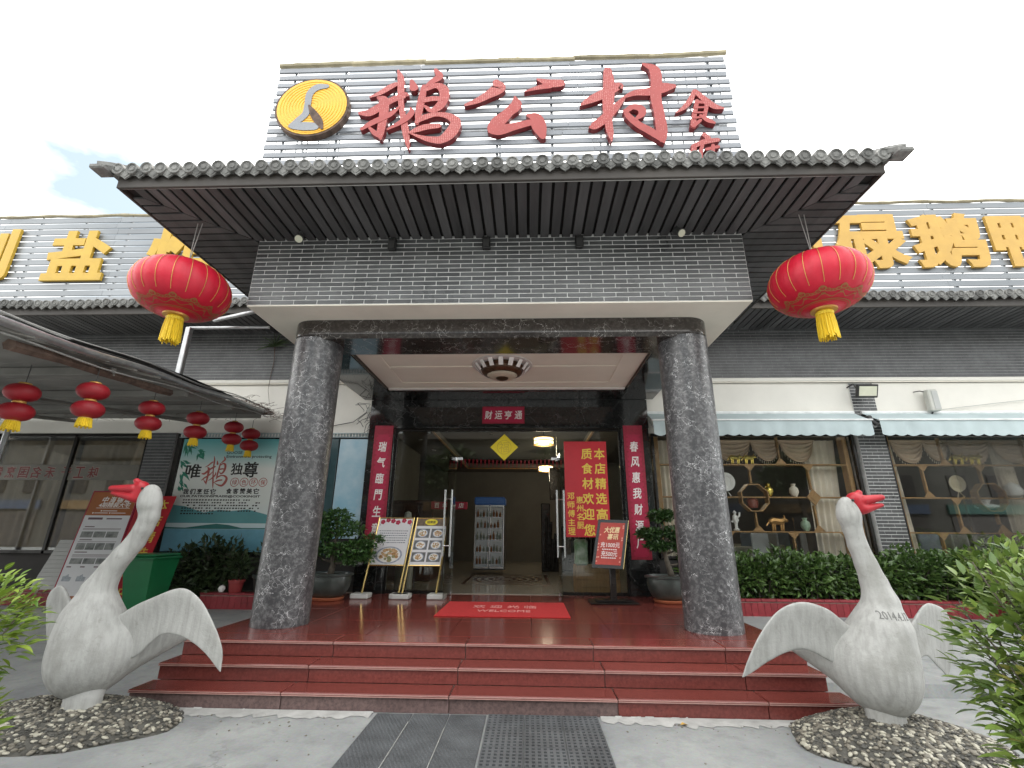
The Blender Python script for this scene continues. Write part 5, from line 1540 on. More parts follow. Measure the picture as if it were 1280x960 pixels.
# ceiling lamp of the porch
lp = thing('ceiling_lamp', 'round bronze and glass ceiling lamp under the porch with white drops around it', 'lamp', (.0, 6.62, 3.9))
q = MB(); q.lathe([(.24, 3.9), (.335, 3.885), (.34, 3.85), (.31, 3.835), (.30, 3.80), (.315, 3.79), (.30, 3.77), (.24, 3.745)], (0, 6.75, 0), 40); q.build('bronze_ring', mat('bronze', (.11, .06, .035), .35, metal=.5, var=.4, scale=14), lp, smooth=35)
q = MB(); q.lathe([(.235, 3.744), (.20, 3.715), (.13, 3.70), (.10, 3.698)], (0, 6.75, 0), 32); q.build('glass_bowl', mat('alabaster bowl', (.55, .47, .37), .3), lp, smooth=True)
q = MB(); q.lathe([(.10, 3.697), (.085, 3.685), (.05, 3.67), (.001, 3.665)], (0, 6.75, 0), 24); q.build('finial', mat('dark bronze', (.06, .035, .02), .35, metal=.5), lp, smooth=True)
me = proto_mesh(MB().box(-.035, .035, -.004, .004, -.15, 0, .003), 'drop', mat('white acrylic drop', (.82, .80, .78), .25), False)
for k in range(16):
    a = 2 * pi * k / 16
    inst(me, 'glass_drop', lp, (.44 * math.cos(a), 6.75 + .44 * math.sin(a), 3.914), (R(-38), 0, a - pi / 2))
q = MB(); q.lathe([(.455, 3.893), (.47, 3.897), (.47, 3.914), (.42, 3.914), (.42, 3.897)], (0, 6.75, 0), 40); q.build('outer_ring', mat('pale plaster ring', (.6, .57, .55), .6), lp, smooth=35)

# soffit spot lights
def spot(x, box, label):
    t = thing('soffit_spotlight', label, 'spotlight', (x, 4.92, 4.98), 'little spotlights under the canopy')
    q = MB()
    if box:
        q.box(x - .05, x + .05, 4.97, 5.035, 4.83, 5.0, .008); q.build('case', M['black_metal'], t)
        q = MB(); q.box(x - .038, x + .038, 4.962, 4.9695, 4.85, 4.95, .002); q.build('lens', M['wire'], t)
    else:
        q.tube([(x, 4.86, 5.03), (x, 4.86, 4.98)], .02, 10); q.tube([(x - .01, 4.89, 4.99), (x + .02, 4.80, 4.88)], [.04, .055], 14); q.build('case', M['wire'], t, smooth=40)
        q = MB(); q.tube([(x + .0205, 4.7985, 4.878), (x + .023, 4.793, 4.872)], .045, 14); q.build('lens', M['lamp_glass'], t)
spot(-2.45, False, 'round spotlight left under the canopy soffit')
spot(-1.32, True, 'dark box spotlight under the soffit left of centre')
spot(-.12, True, 'dark box spotlight at the middle of the soffit')
spot(1.05, True, 'dark box spotlight under the soffit right of centre')
spot(2.23, False, 'round spotlight right under the canopy soffit')

# ---- red welcome mat
dm = thing('door_mat', 'bright red welcome mat with pale lettering lying before the doorway', 'mat', (.05, 7.1, .42))
q = MB(); q.box(-.80, .92, 6.38, 7.62, .4215, .432, .004); q.build('carpet', M['carpet_red'], dm)
FM = frame((.06, 7.0, .432), (1, 0, 0), (0, 1, 0))
q = MB()
for i, ch in enumerate('欢迎光临'): put_text(q, ch, FM, -.36 + .24 * i, .16, .17, .24, .002, .0003, off=.01)
put_text(q, 'WELCOME', FM, .0, -.2, .72, .17, .002, .0003, off=.01)
q.build('lettering', mat('faded pink lettering', (.66, .28, .26), .9), dm)

# ---- two menu boards
def menu_board(x0, x1, label, kind):
    t = thing('menu_board', label, 'menu board', ((x0 + x1) / 2, 8.0, .42), 'gold framed menu boards by the door')
    lean = Vector((.07, .30, 0))
    bl = Vector((x0, 7.92, .50)); br = Vector((x1, 7.95, .50)); tl = bl + Vector((.115, .22, 1.16))
    F, w, h = board_frame(bl, br, tl)
    q = MB()
    for xx in (.012, w - .012): 
        a = F[0] + F[1] * xx; q.tube([a - F[2] * .0, a + F[2] * h], .016, 8)
    for zz in (h - .012, .415): q.tube([F[0] + F[1] * .012 + F[2] * zz, F[0] + F[1] * (w - .012) + F[2] * zz], .012, 8)
    q.build('gold_frame', M['gold_frame'], t, smooth=40)
    q = MB(); q.prism([(.02, .42), (w - .02, .42), (w - .02, h - .02), (.02, h - .02)], F, -.008, .004); q.build('sheet', M['paper_white'], t)
    q = MB()
    for xx in (.05, w - .05): q.tube([F[0] + F[1] * xx + F[2] * (h * .9), F[0] + F[1] * xx + Vector((.05, .36, 0))], .010, 6)
    q.build('rear_leg', M['black_metal'], t)
    me = []
    for xx in (0, w):
        q = MB(); c = F[0] + F[1] * xx
        q.box(c.x - .14, c.x + .14, c.y - .11, c.y + .13, .4215, .497, .012); q.build('base_block', mat('white plastic base', (.55, .55, .53), .5, var=.1), t)
    rr_ = random.Random(kind)
    def dish(cx, cz, r, sq=1.0):
        q = MB(); q.disc((cx, cz), F, r, .0045, .0055, 20, 1, sq); q.build('plate_picture', M['plate_print'], t)
        q = MB(); q.disc((cx, cz), F, r * .86, .0056, .0058, 20, 1, sq); q.build('plate_well_picture', M['porcelain'], t)
        q = MB()
        for j in range(34):
            a = rr_.random() * 2 * pi; d = r * .66 * math.sqrt(rr_.random()); q.disc((cx + d * math.cos(a), cz + d * sq * math.sin(a)), F, r * (.09 + .10 * rr_.random()), .0059, .0064 + .0009 * rr_.random(), 6, 1, .5 + .5 * rr_.random(), mi=rr_.choice([0, 0, 1, 1, 2]))
        q.build('food_picture', [M['food1'], M['food2'], M['food3']], t)
    if kind == 1:
        dish(w * .5, .42 + (h - .42) * .20, w * .36, .62)
        q = MB()
        for r_ in range(6):
            u = .1 + .02 * rr_.random()
            while u < .86:
                l = .02 + .025 * rr_.random(); z = .42 + (h - .42) * (.70 - .05 * r_); q.prism([(w * u, z), (w * (u + l), z), (w * (u + l), z + .012), (w * u, z + .012)], F, .0045, .0052); u += l + .02
        q.build('small_print', M['dark_print'], t)
        for k, (u, v) in enumerate(((.14, .90), (.42, .92), (.56, .89), (.72, .93), (.88, .90), (.28, .94))):
            q = MB(); x, z = w * u, .42 + (h - .42) * v
            for j in range(5): q.disc((x + .022 * math.cos(j * 1.257), z + .022 * math.sin(j * 1.257)), F, .02, .0045, .0053 + .0002 * j, 7)
            q.build('flower_print', M['red_paper'], t)
    else:
        q = MB(); H0 = .42; hh = h - .42 - .02
        q.prism([(.02, H0 + hh * .84), (w - .02, H0 + hh * .84), (w - .02, h - .02), (.02, h - .02)], F, .0045, .0052); q.build('dark_header', M['food_dark'], t)
        q = MB(); q.disc((w * .47, H0 + hh * .925), F, w * .19, .0054, .006, 20, 1, .48); q.build('yellow_badge', M['fu_yellow'], t)
        q = MB(); put_text(q, '招牌菜', F, w * .47, H0 + hh * .925, w * .26, .05, .0006, .0062, off=.02); q.build('badge_lettering', M['black_ink'], t)
        for r_ in range(3):
            for c_ in range(2):
                dx = w * (.27 + .45 * c_); dz = H0 + hh * (.68 - .255 * r_)
                q = MB(); q.prism([(dx - w * .20, dz - .075), (dx + w * .20, dz - .075), (dx + w * .20, dz + .075), (dx - w * .20, dz + .075)], F, .0044, .0049); q.build('picture_ground', M['food_bg'], t)
                dish(dx, dz, w * .155, .75)
    return t
M['food1'] = mat('braised food print', (.30, .13, .04), .4, var=.6, scale=60, col2=(.50, .30, .12))
M['food2'] = mat('poultry food print', (.45, .24, .10), .4, var=.4, scale=50, col2=(.62, .45, .25))
M['food3'] = mat('greens food print', (.12, .16, .05), .4, var=.5, scale=60, col2=(.42, .36, .18))
M['plate_print'] = mat('grey blue plate print', (.30, .34, .42), .4, var=.3, scale=30)
M['food_dark'] = mat('dark food print', (.06, .045, .03), .4, var=.8, scale=22, col2=(.22, .13, .06))
M['food_bg'] = mat('dark grey print', (.12, .12, .12), .4, var=.5, scale=30)
menu_board(-2.27, -1.66, 'left gold framed menu board with one big dish and a block of text', 1)
menu_board(-1.62, -1.06, 'right gold framed menu board with six dish pictures and a yellow badge', 2)

# ---- dark standing sign with red poster
ds = thing('standing_sign', 'tilted black framed sign with a red offer poster on a short dark post', 'sign', (1.72, 8.0, .42))
o = Vector((1.36, 7.60, .93)); F, w, h = board_frame(o, o + Vector((.50, -.06, -.015)), o + Vector((.16, .14, .74)))
w = .47; h = .74
q = MB(); q.prism([(0, 0), (w, 0), (w, h), (0, h)], F, -.05, 0); q.build('black_frame', M['black_frame'], ds)
q = MB(); q.prism([(w - .006, 0), (w + .006, 0), (w + .006, h), (w - .006, h)], F, -.045, -.004); q.build('gilt_edge', M['gold_frame'], ds)
q = MB(); q.prism([(.045, .05), (w - .045, .05), (w - .045, h - .05), (.045, h - .05)], F, .001, .004)
q.build('poster', mat('orange red poster', (.42, .03, .015), .35, var=.2, scale=5), ds)
q = MB()
put_text(q, '大优惠', F, w * .50, h * .78, w * .52, .10, .001, .0045, off=.03, shear=.15); put_text(q, '喜讯', F, w * .55, h * .64, w * .36, .09, .001, .0045, off=.03, shear=.15)
q.build('cream_lettering', mat('cream ink', (.80, .62, .35), .5), ds)
q = MB()
for z, tt, hh in ((.47, '充1000元', .085), (.29, '充500元', .085)): put_text(q, tt, F, w * .50, h * z, w * (.62 if '1000' in tt else .52), hh, .001, .0045, off=.008)
for z in (.365, .195):
    for k in range(7): q.prism([(w * (.26 + .07 * k), h * z), (w * (.31 + .07 * k), h * z), (w * (.31 + .07 * k), h * z + .011), (w * (.26 + .07 * k), h * z + .02)], F, .0045, .0055)
q.build('white_lettering', M['white_ink'], ds)
q = MB()
for k in range(18):
    x, z = w * (.13 + .74 * rnd.random()), h * (.1 + .8 * rnd.random())
    if .2 * w < x < .8 * w: x = w * (.12 if rnd.random() < .5 else .86)
    q.prism([(x - .01, z - .012), (x + .012, z - .006), (x + .008, z + .012), (x - .008, z + .010)], F, .0042, .005)
q.build('confetti_print', mat('pink confetti print', (.75, .38, .30), .5), ds)
q = MB(); q.box(1.645, 1.735, 7.68, 7.78, .46, 1.15, .008); q.build('post', M['black_frame'], ds)
q = MB(); q.box(1.32, 2.04, 7.52, 7.96, .4215, .448, .01); q.box(1.42, 1.94, 7.60, 7.88, .448, .475, .01); q.build('base', M['black_frame'], ds)

# ---- bonsai trees
def bonsai(x, y, label, mirror, seed, clumps, trunk):
    t = thing('potted_bonsai', label, 'potted tree', (x, y, .42), 'bonsai trees flanking the door')
    rr_ = random.Random(seed)
    q = MB(); q.lathe([(.22, .4215), (.235, .43), (.25, .46), (.22, .462)], (x, y, 0), 28); q.build('saucer', M['terracotta'], t, smooth=40)
    q = MB(); q.lathe([(.19, .463), (.26, .50), (.315, .60), (.335, .70), (.325, .765), (.36, .775), (.365, .80), (.33, .81), (.31, .80), (.30, .765), (.001, .765)], (x, y, 0), 36, 1.0, .8); q.build('pot', M['pot'], t, smooth=35)
    q = MB(); q.lathe([(.295, .766), (.2, .79), (.001, .80)], (x, y, 0), 20, 1.0, .8); q.build('soil', M['soil'], t)
    q = MB(); top = [(x + mirror * a, y + b, z) for a, b, z in trunk]
    q.tube(top, [.055, .04, .034, .028, .02], 10)
    for (c, r) in clumps:
        cc = (x + mirror * c[0], y + c[1], c[2]); k = min(range(1, 5), key=lambda i: abs(top[i][2] - c[2] + .12))
        m_ = (Vector(top[k]) + Vector(cc)) / 2 + Vector((0, 0, -.03)); q.tube([top[k], m_, cc], [.02, .013, .006], 7)
    q.build('trunk', M['bark'], t, smooth=True)
    q = MB(); leaf_cloud(q, rr_, [((x + mirror * c[0], y + c[1], c[2]), (r[0] * .95, r[1] * .95, r[2] * .72)) for c, r in clumps], 3300, .068, .036, shell=.35, up=.35, jitter=1.1); q.build('crown', M['leaf_bonsai'], t)
bonsai(-2.72, 7.72, 'bonsai tree with a full layered crown in a dark pot beside the left menu board', 1, 31,
       [((-.22, 0, 1.36), (.25, .22, .14)), ((.18, .02, 1.46), (.28, .24, .15)), ((.0, -.02, 1.66), (.27, .22, .13)), ((.42, -.02, 1.18), (.27, .2, .13)), ((-.33, .02, 1.12), (.22, .2, .14)), ((.08, -.1, 1.16), (.25, .18, .12)), ((.62, -.03, 1.30), (.20, .16, .11)), ((-.18, 0, 1.55), (.2, .17, .1)), ((.50, -.05, 1.05), (.24, .16, .10)), ((.30, -.05, 1.0), (.22, .16, .09))],
       [(0, 0, .78), (.03, 0, .95), (-.03, 0, 1.15), (.04, 0, 1.35), (.0, 0, 1.6)])
bonsai(2.58, 7.88, 'sparse bonsai tree in a dark pot between the standing sign and the right column', 1, 37,
       [((-.02, 0, 1.70), (.22, .18, .12)), ((-.22, 0, 1.42), (.24, .18, .11)), ((.16, 0, 1.45), (.2, .18, .11)), ((-.12, -.05, 1.24), (.22, .18, .08)), ((.22, .0, 1.25), (.2, .17, .09)), ((.30, .02, 1.05), (.13, .12, .06))],
       [(.06, 0, .78), (.02, 0, .95), (-.02, 0, 1.12), (.02, 0, 1.32), (-.02, 0, 1.62)])

# ================================================================== INSIDE THE DOOR
fg = thing('drinks_fridge', 'two door glass drinks fridge with a blue lit header at the back of the hall', 'fridge', (-.5, 12.6, .415))
x0, x1, y0 = -1.0, -.22, 12.4
q = MB(); q.box(x0, x1, y0 + .03, y0 + .7, .52, 2.05, .01); q.build('cabinet', mat('grey steel cabinet', (.10, .105, .11), .4), fg)
q = MB(); q.box(x0 + .04, x1 - .04, y0 + .018, y0 + .029, .60, 2.05); q.build('lit_inside', M['fridge_in'], fg)
q = MB(); q.box(x0 - .01, x1 + .01, y0 - .02, y0 + .7, 2.105, 2.30, .03); q.build('blue_header', M['fridge_blue'], fg)
q = MB()
for a, c in ((x0 + .01, (x0 + x1) / 2 - .008), ((x0 + x1) / 2 + .008, x1 - .01)):
    for z0, z1 in ((.55, .60), (2.05, 2.10)): q.box(a, c, y0 - .015, y0 + .016, z0, z1, .004)
    for xx in (a, c - .03): q.box(xx, xx + .03, y0 - .015, y0 + .016, .60, 2.05, .004)
q.build('door_frame', M['steel'], fg)
rr = random.Random(77)
q = MB(); q2 = MB(); q3 = MB()
for z in (.66, .95, 1.24, 1.53, 1.80):
    q3.box(x0 + .05, x1 - .05, y0 + .003, y0 + .017, z - .012, z)
    x = x0 + .09
    while x < x1 - .09:
        hh = .12 + .09 * rr.random(); (q if rr.random() < .5 else q2).lathe([(.028, z), (.03, z + hh * .6), (.012, z + hh * .8), (.012, z + hh), (.001, z + hh)], (x, y0 + .005, 0), 8); x += .07 + .03 * rr.random()
q.build('bottle_row', mat('amber bottle', (.14, .06, .02), .3), fg, kind='stuff'); q2.build('bottle_row', mat('pale bottle', (.14, .17, .15), .3), fg, kind='stuff'); q3.build('shelf', M['steel'], fg)
# dark furniture and partition
ct = thing('dark_cabinet', 'dark red brown cabinet along the left side of the hall inside', 'cabinet', (-2.0, 11.5, .415))
q = MB(); q.box(-2.7, -1.72, 10.6, 12.3, .416, 2.1, .02); q.build('carcass', M['dark_wood'], ct)
for k in range(3):
    q = MB(); q.box(-2.65 + .31 * k, -2.36 + .31 * k, 10.57, 10.598, .5, 2.0, .01); q.build('door', M['dark_wood'], ct)
pt_ = thing('screen_partition', 'black openwork partition at the back right of the hall', 'partition', (1.2, 13.6, .415))
q = MB(); q.box(.75, 1.0, 13.4, 13.5, .416, 2.2, .02); q.box(1.0, 2.4, 13.4, 13.5, 2.3, 3.2, .02); q.box(.75, 2.7, 13.42, 13.5, .416, 1.25, .02); q.build('panel', M['black_frame'], pt_)
q = MB()
for k in range(14): q.tube([(.85 + .1 * k, 13.38, .5), (.9 + .1 * k + .05 * rr.random(), 13.38, 1.3 + .6 * rr.random())], .04, 6)
q.build('carved_figure', M['black_frame'], pt_)
bt = thing('bunting', 'row of small dark red pennants strung across the hall ceiling', 'bunting', (0, 13.0, 3.4))
q = MB(); q.tube([(-1.7, 13.0, 3.42), (0, 13.0, 3.33), (1.75, 13.0, 3.42)], .008, 4); q.build('cord', M['wire'], bt)
me = proto_mesh(MB().prism([(-.03, 0), (0, -.26), (.03, 0)], wallframe(0, 0, 0), 0, .004), 'pennant', M['red_paper_edge'], False)
for k in range(30): inst(me, 'pennant', bt, (-1.6 + .112 * k, 13.0, 3.35 + .03 * abs(k - 15) / 15))
cr8 = thing('wooden_crate', 'plain wooden box behind the glass under the red banner', 'crate', (1.6, 8.8, .42))
q = MB()
for k in range(4): q.box(1.22, 1.98, 8.70, 8.72, .425 + .115 * k, .535 + .115 * k, .004); q.box(1.22, 1.98, 9.18, 9.20, .425 + .115 * k, .535 + .115 * k, .004)
q.box(1.22, 1.24, 8.72, 9.18, .43, .88); q.box(1.96, 1.98, 8.72, 9.18, .43, .88); q.build('crate_board', M['box_wood'], cr8)
pk = thing('door_pack', 'green and white packet standing on the wooden box behind the glass', 'packet', (1.45, 8.85, .89))
q = MB(); q.box(1.22, 1.45, 8.74, 8.95, .886, 1.32, .03); q.build('packet', mat('green white packet', (.10, .24, .08), .4, var=.6, scale=7, col2=(.6, .62, .55)), pk)
bb = thing('blue_carton', 'blue carton standing on the wooden box behind the glass', 'carton', (1.85, 8.85, .89))
q = MB(); q.box(1.62, 1.95, 8.74, 9.0, .886, 1.24, .01); q.build('carton', mat('blue carton', (.02, .07, .25), .5), bb)
mb_ = thing('marble_statue', 'pale figure standing behind the glass left of the doorway', 'statue', (-1.9, 9.2, .42))
q = MB(); q.lathe([(.16, .42), (.17, .9), (.12, .92), (.10, 1.0), (.13, 1.25), (.12, 1.5), (.06, 1.6), (.075, 1.68), (.06, 1.78), (.001, 1.81)], (-1.93, 9.2, 0), 18, 1, .8); q.build('figure', mat('pale stone figure', (.36, .35, .32), .4), mb_, smooth=40)
tx = thing('light_box_sign', 'small red lit sign hanging in the dark hall left of the doorway', 'sign', (-1.35, 10.8, 1.9))
q = MB(); q.box(-1.75, -.95, 10.44, 10.5, 1.90, 2.06, .01); q.build('case', M['red_paper_edge'], tx)
q = MB(); fr_ = wallframe(-1.35, 10.438, 1.98)
for i, ch in enumerate('百年老店'): put_text(q, ch, fr_, -.27 + .18 * i, 0, .11, .11, .002, .0005, off=.02)
q.build('lettering', M['white_ink'], tx)
def pendant(x, y, z, r, label):
    t = thing('drum_lamp', label, 'lamp', (x, y, z), 'lit drum lamps in the hall')
    q = MB(); q.lathe([(r * .8, z - .07), (r * .9, z - .05), (r * .9, z + .05), (r * .8, z + .06)], (x, y, 0), 24); q.build('lit_drum', M['lamp_on'], t, smooth=40)
    q = MB(); q.lathe([(r * .7, z - .09), (r * .95, z - .085), (r * .95, z - .072)], (x, y, 0), 24); q.lathe([(r * .92, z - .01), (r * .95, z), (r * .92, z + .01)], (x, y, 0), 24); q.lathe([(r, z + .062), (r * 1.05, z + .075), (r, z + .09)], (x, y, 0), 24); q.build('rim', M['gold_wood'], t)
    q = MB(); q.tube([(x, y, z + .08), (x, y, 3.9)], .012, 6); q.build('rod', M['black_metal'], t)
    ld = bpy.data.lights.new('lamp_light', 'POINT'); ld.energy = 9; ld.color = (1.0, .86, .62); ld.shadow_soft_size = .2
    lo_ = bpy.data.objects.new('lamp_light', ld); COL.objects.link(lo_); lo_.parent = t; lo_.location = (0, 0, -.22)
pendant(.75, 10.4, 3.40, .24, 'lit yellow drum lamp nearer the door inside the hall')
pendant(.95, 14.8, 3.35, .24, 'lit yellow drum lamp deeper inside the hall')
me = proto_mesh(MB().lathe([(.001, -.006), (.045, -.006), (.05, 0)], (0, 0, 0), 12), 'downlight', M['spot_on'], False)
me2 = proto_mesh(MB().lathe([(.052, -.008), (.068, -.006), (.07, 0)], (0, 0, 0), 12), 'downlight_rim', M['steel'], False)
DL = [(-1.9, 9.25, 3.55), (-1.2, 9.25, 3.55), (-.2, 9.25, 3.55), (1.5, 9.25, 3.55), (-.6, 12, 3.9), (-.15, 11.4, 3.9), (.1, 13.5, 3.9), (-.75, 14.5, 3.9), (-.2, 15, 3.9), (-2.2, 11, 3.55), (-2.2, 12.5, 3.55), (-2.2, 14, 3.55), (-1.85, 10.2, 3.55)]
DL += [(3.5 + 1.15 * i, 10.3 + 1.9 * (i % 3), 3.9) for i in range(6)] + [(4.2, 13.5, 3.9), (6.1, 12.4, 3.9), (8.6, 13.6, 3.9)]
for i, (x, y, z) in enumerate(DL):
    t = thing('downlight', ('small lit downlight in the dark ceiling of the entrance hall' if abs(x) < 2.7 else 'small lit downlight in the ceiling of the right dining room'), 'downlight', (x, y, z), 'ceiling downlights inside')
    inst(me, 'lit_lens', t, (x, y, z)); inst(me2, 'rim', t, (x, y, z))

# ================================================================== RIGHT WING WINDOWS
def lattice_window(label, x0, x1, hz, verts, octs, diamonds, gl):
    t = thing('lattice_window', label, 'window', ((x0 + x1) / 2, 8.75, 1.0))
    q = MB(); q.box(x0, x0 + .05, 8.72, 8.80, 1.0, 3.235, .006); q.box(x1 - .05, x1, 8.72, 8.80, 1.0, 3.235, .006); q.box(x0 + .05, x1 - .05, 8.72, 8.80, 1.0, 1.05, .006); q.box(x0 + .05, x1 - .05, 8.72, 8.80, 3.185, 3.235, .006)
    q.build('frame', M['black_frame'], t)
    q = MB()
    q.box(x0 + .07, x0 + .16, 8.84, 9.0, 1.05, 3.2, .01); q.box(x1 - .16, x1 - .07, 8.84, 9.0, 1.05, 3.2, .01); q.build('lattice_stile', M['gold_wood'], t)
    for z in hz:
        q = MB(); q.box(x0 + .161, x1 - .161, 8.84, 8.99, z - .012, z + .012, .003); q.build('lattice_shelf', M['gold_wood'], t)
    for x, z0, z1, sl in verts:
        q = MB(); q.box(x - .015, x + .015, 8.85, 8.91, z0 + .0125, z1 - .0125, .003); q.build('lattice_upright', M['gold_wood'], t)
        for zz, d in ((z0, 1), (z1, -1)):
            if sl and any(abs(zz - h) < .01 for h in hz):
                q = MB(); a = zz + d * .0130; q.prism([(x - .10, a), (x + .10, a), (x + .016, a + d * .10), (x - .016, a + d * .10)][::d], wallframe(0, 8.845, 0), 0.001, .012); q.build('gusset', M['gold_wood'], t)
    for x, z, r in octs:
        q = MB(); n = 8
        F = wallframe(x, 8.80, z)
        pts = [(math.cos(2 * pi * (k + .5) / n), math.sin(2 * pi * (k + .5) / n)) for k in range(n)]
        for k in range(n):
            a, c = pts[k], pts[(k + 1) % n]
            q.prism([(a[0] * r * .93, a[1] * r * .93), (a[0] * r, a[1] * r), (c[0] * r, c[1] * r), (c[0] * r * .93, c[1] * r * .93)][::1], F, -.13, .02)
        q.build('octagon_frame', M['gold_wood'], t)
    for x, z in diamonds:
        q = MB(); q.prism([(0, -.15), (.125, 0), (0, .15), (-.125, 0)], wallframe(x, 8.835, z), 0, .02); q.prism([(0, -.07), (.06, 0), (0, .07), (-.06, 0)], wallframe(x, 8.835, z), .0205, .03); q.build('diamond_block', M['gold_wood'], t)
    for a, c in gl:
        q = MB(); q.box(a, c, 8.752, 8.760, 1.05, 3.185); q.build('pane', M['glass_win'], t)
    return t
H = (2.67, 2.075, 1.47)
lattice_window('golden lattice window bay between the right column and the brick pillar', 2.72, 6.47, H,
               [(3.6, 2.67, 3.2, 1), (5.12, 2.67, 3.2, 1), (4.53, 2.31, 2.67, 1), (5.60, 2.20, 2.67, 1), (3.5, 2.075, 2.67, 1), (4.53, 1.47, 1.82, 1), (5.60, 1.47, 1.95, 1), (3.5, 1.47, 2.075, 1), (5.14, 1.05, 1.47, 1), (4.0, 1.05, 1.47, 1), (6.05, 1.05, 1.47, 1)],
               [(4.53, 2.065, .265)], [(5.60, 2.075)], [(2.77, 5.12), (5.126, 6.42)])
lattice_window('golden lattice window bay right of the brick pillar behind the young shrubs', 7.02, 11.08, H,
               [(8.1, 2.67, 3.2, 1), (9.6, 2.67, 3.2, 1), (7.67, 2.075, 2.67, 1), (8.70, 2.31, 2.67, 1), (9.9, 2.2, 2.67, 1), (8.12, 1.47, 2.075, 1), (8.78, 1.61, 1.82, 1), (9.9, 1.47, 1.95, 1), (7.72, 1.05, 1.47, 1), (8.75, 1.05, 1.36, 1)],
               [(8.72, 2.09, .27)], [(8.78, 1.47), (9.9, 2.075)], [(7.07, 8.17), (8.176, 11.03)])
# swags and drapes
def swag(mb, x0, x1, z, drop, y):
    N, Mr = 20, 30; vs = []
    for j in range(Mr + 1):
        v = j / Mr
        for i in range(N + 1):
            u = i / N; s_ = 4 * u * (1 - u)
            x = x0 + (x1 - x0) * (u + (.5 - u) * .10 * v); zz = z - drop * (v * (.16 + .84 * s_ ** .65))
            vs.append((x, y - .05 * s_ * v - .028 * (math.sin(v * 2 * pi * 5) + .3 * math.sin(v * 2 * pi * 10 + 1)) * (.35 + s_), zz))
    W = N + 1
    mb.raw(vs, [(j * W + i, (j + 1) * W + i, (j + 1) * W + i + 1, j * W + i + 1) for j in range(Mr) for i in range(N)])
def drapes(label, sw, side):
    t = thing('window_drapes', label, 'curtain', (sw[0][0], 9.1, 3.2))
    for a, c, d in sw:
        q = MB(); swag(q, a, c, 3.18, d, 9.08); o_ = q.build('swag', M['swag'], t, smooth=True)
        q = MB(); 
        for k in range(14):
            u = (k + .5) / 14; s_ = 4 * u * (1 - u); x = a + (c - a) * (u + (.5 - u) * .10); zz = 3.18 - d * (.16 + .84 * s_ ** .65)
            q.tube([(x, 9.08, zz), (x, 9.08, zz - .05)], .006, 4)
        q.build('fringe', M['curtain'], o_)
    for i, (a, c, b0, b1) in enumerate(side):
        q = MB(); curtain(q, a, c, 1.02, 3.18, 9.14, .035, 5, 8, b0, b1, seed=i + 5); q.build('side_drape', M['curtain'], t, smooth=True)
drapes('cream drapes with taupe swags in the window bay left of the brick pillar', [(3.10, 3.95, .42), (3.95, 4.75, .46), (4.70, 5.30, .42), (5.25, 5.95, .44)], [(2.85, 3.35, 2.85, 3.35), (5.75, 6.36, 5.70, 6.2)])
drapes('cream drapes with taupe swags in the window bay right of the brick pillar', [(7.35, 8.0, .46), (7.95, 8.45, .42), (8.40, 9.25, .48), (9.2, 10.1, .46)], [(7.10, 7.42, 7.12, 7.50), (9.25, 9.6, 9.25, 9.6)])
# ornaments on the lattice shelves
def orn(name, label, cat, x, z, mk, m):
    q = MB(); mk(q, x, 8.93, z + .0185); o = q.build(name, m, None, 40, loc=(x, 8.93, z)); tag(o, label, cat); return o
def plate(q, x, y, z, r=.17):
    q.lathe([(.001, .02), (r * .6, .012), (r * .66, 0), (r, -.02), (r, -.012), (r * .6, .03), (.001, .035)], (x, y + .02, z + r + .1), 28, axis='y'); ring(q, wallframe(x, y - .02 + .02, z + r + .1), 0, 0, r * .3, r * .36, .02, .023); q.tube([(x - .06, y, z), (x, y + .02, z + .12), (x + .06, y, z)], .012, 5)
orn('porcelain_plate', 'round white porcelain plate on the lattice shelf beside the right column', 'plate', 4.10, 2.075, plate, M['porcelain'])
def fig(q, x, y, z):
    q.lathe([(.05, z), (.06, z + .02), (.025, z + .05), (.03, z + .12), (.06, z + .18), (.045, z + .26), (.02, z + .28), (.035, z + .32), (.001, z + .36)], (x, y, 0), 12); q.tube([(x, y, z + .2), (x + .08, y, z + .26), (x + .09, y, z + .32)], .018, 6); q.tube([(x, y, z + .2), (x - .07, y, z + .15)], .018, 6)
orn('porcelain_figure', 'white dancing porcelain figure on the lowest lattice shelf', 'figurine', 4.18, 1.47, fig, M['porcelain'])
def tree(q, x, y, z):
    q.lathe([(.035, z), (.035, z + .02), (.012, z + .03), (.010, z + .12)], (x, y, 0), 8)
    for k in range(9): q.lathe([(.001, -.04), (.035, -.02), (.035, .02), (.001, .04)], (x + .05 * math.cos(k * .7), y + .01, z + .19 + .05 * math.sin(k * .7)), 8)
orn('porcelain_tree', 'small white porcelain tree on the lowest lattice shelf beside the column', 'figurine', 3.86, 1.47, tree, M['porcelain'])
def animal(s_):
    def f(q, x, y, z):
        q.tube([(x - .09 * s_, y, z + .10 * s_), (x - .05 * s_, y, z + .115 * s_), (x + .05 * s_, y, z + .105 * s_), (x + .09 * s_, y, z + .13 * s_), (x + .13 * s_, y, z + .115 * s_)], [.03 * s_, .045 * s_, .042 * s_, .03 * s_, .015 * s_], 8)
        for dx in (-.06, -.035, .04, .065): q.tube([(x + dx * s_, y + .015 * (1 if dx * 100 % 2 > 1 else -1), z + .09 * s_), (x + dx * s_, y, z)], [.016 * s_, .010 * s_], 6)
        q.tube([(x + .10 * s_, y, z + .14 * s_), (x + .09 * s_, y, z + .18 * s_)], .008 * s_, 5); q.tube([(x - .09 * s_, y, z + .11 * s_), (x - .13 * s_, y, z + .06 * s_)], .008 * s_, 5)
    return f
orn('brass_animal', 'golden ornament animal left of the pair on the top shelf, first window bay', 'ornament', 4.32, 2.67, animal(1.1), M['brass'])
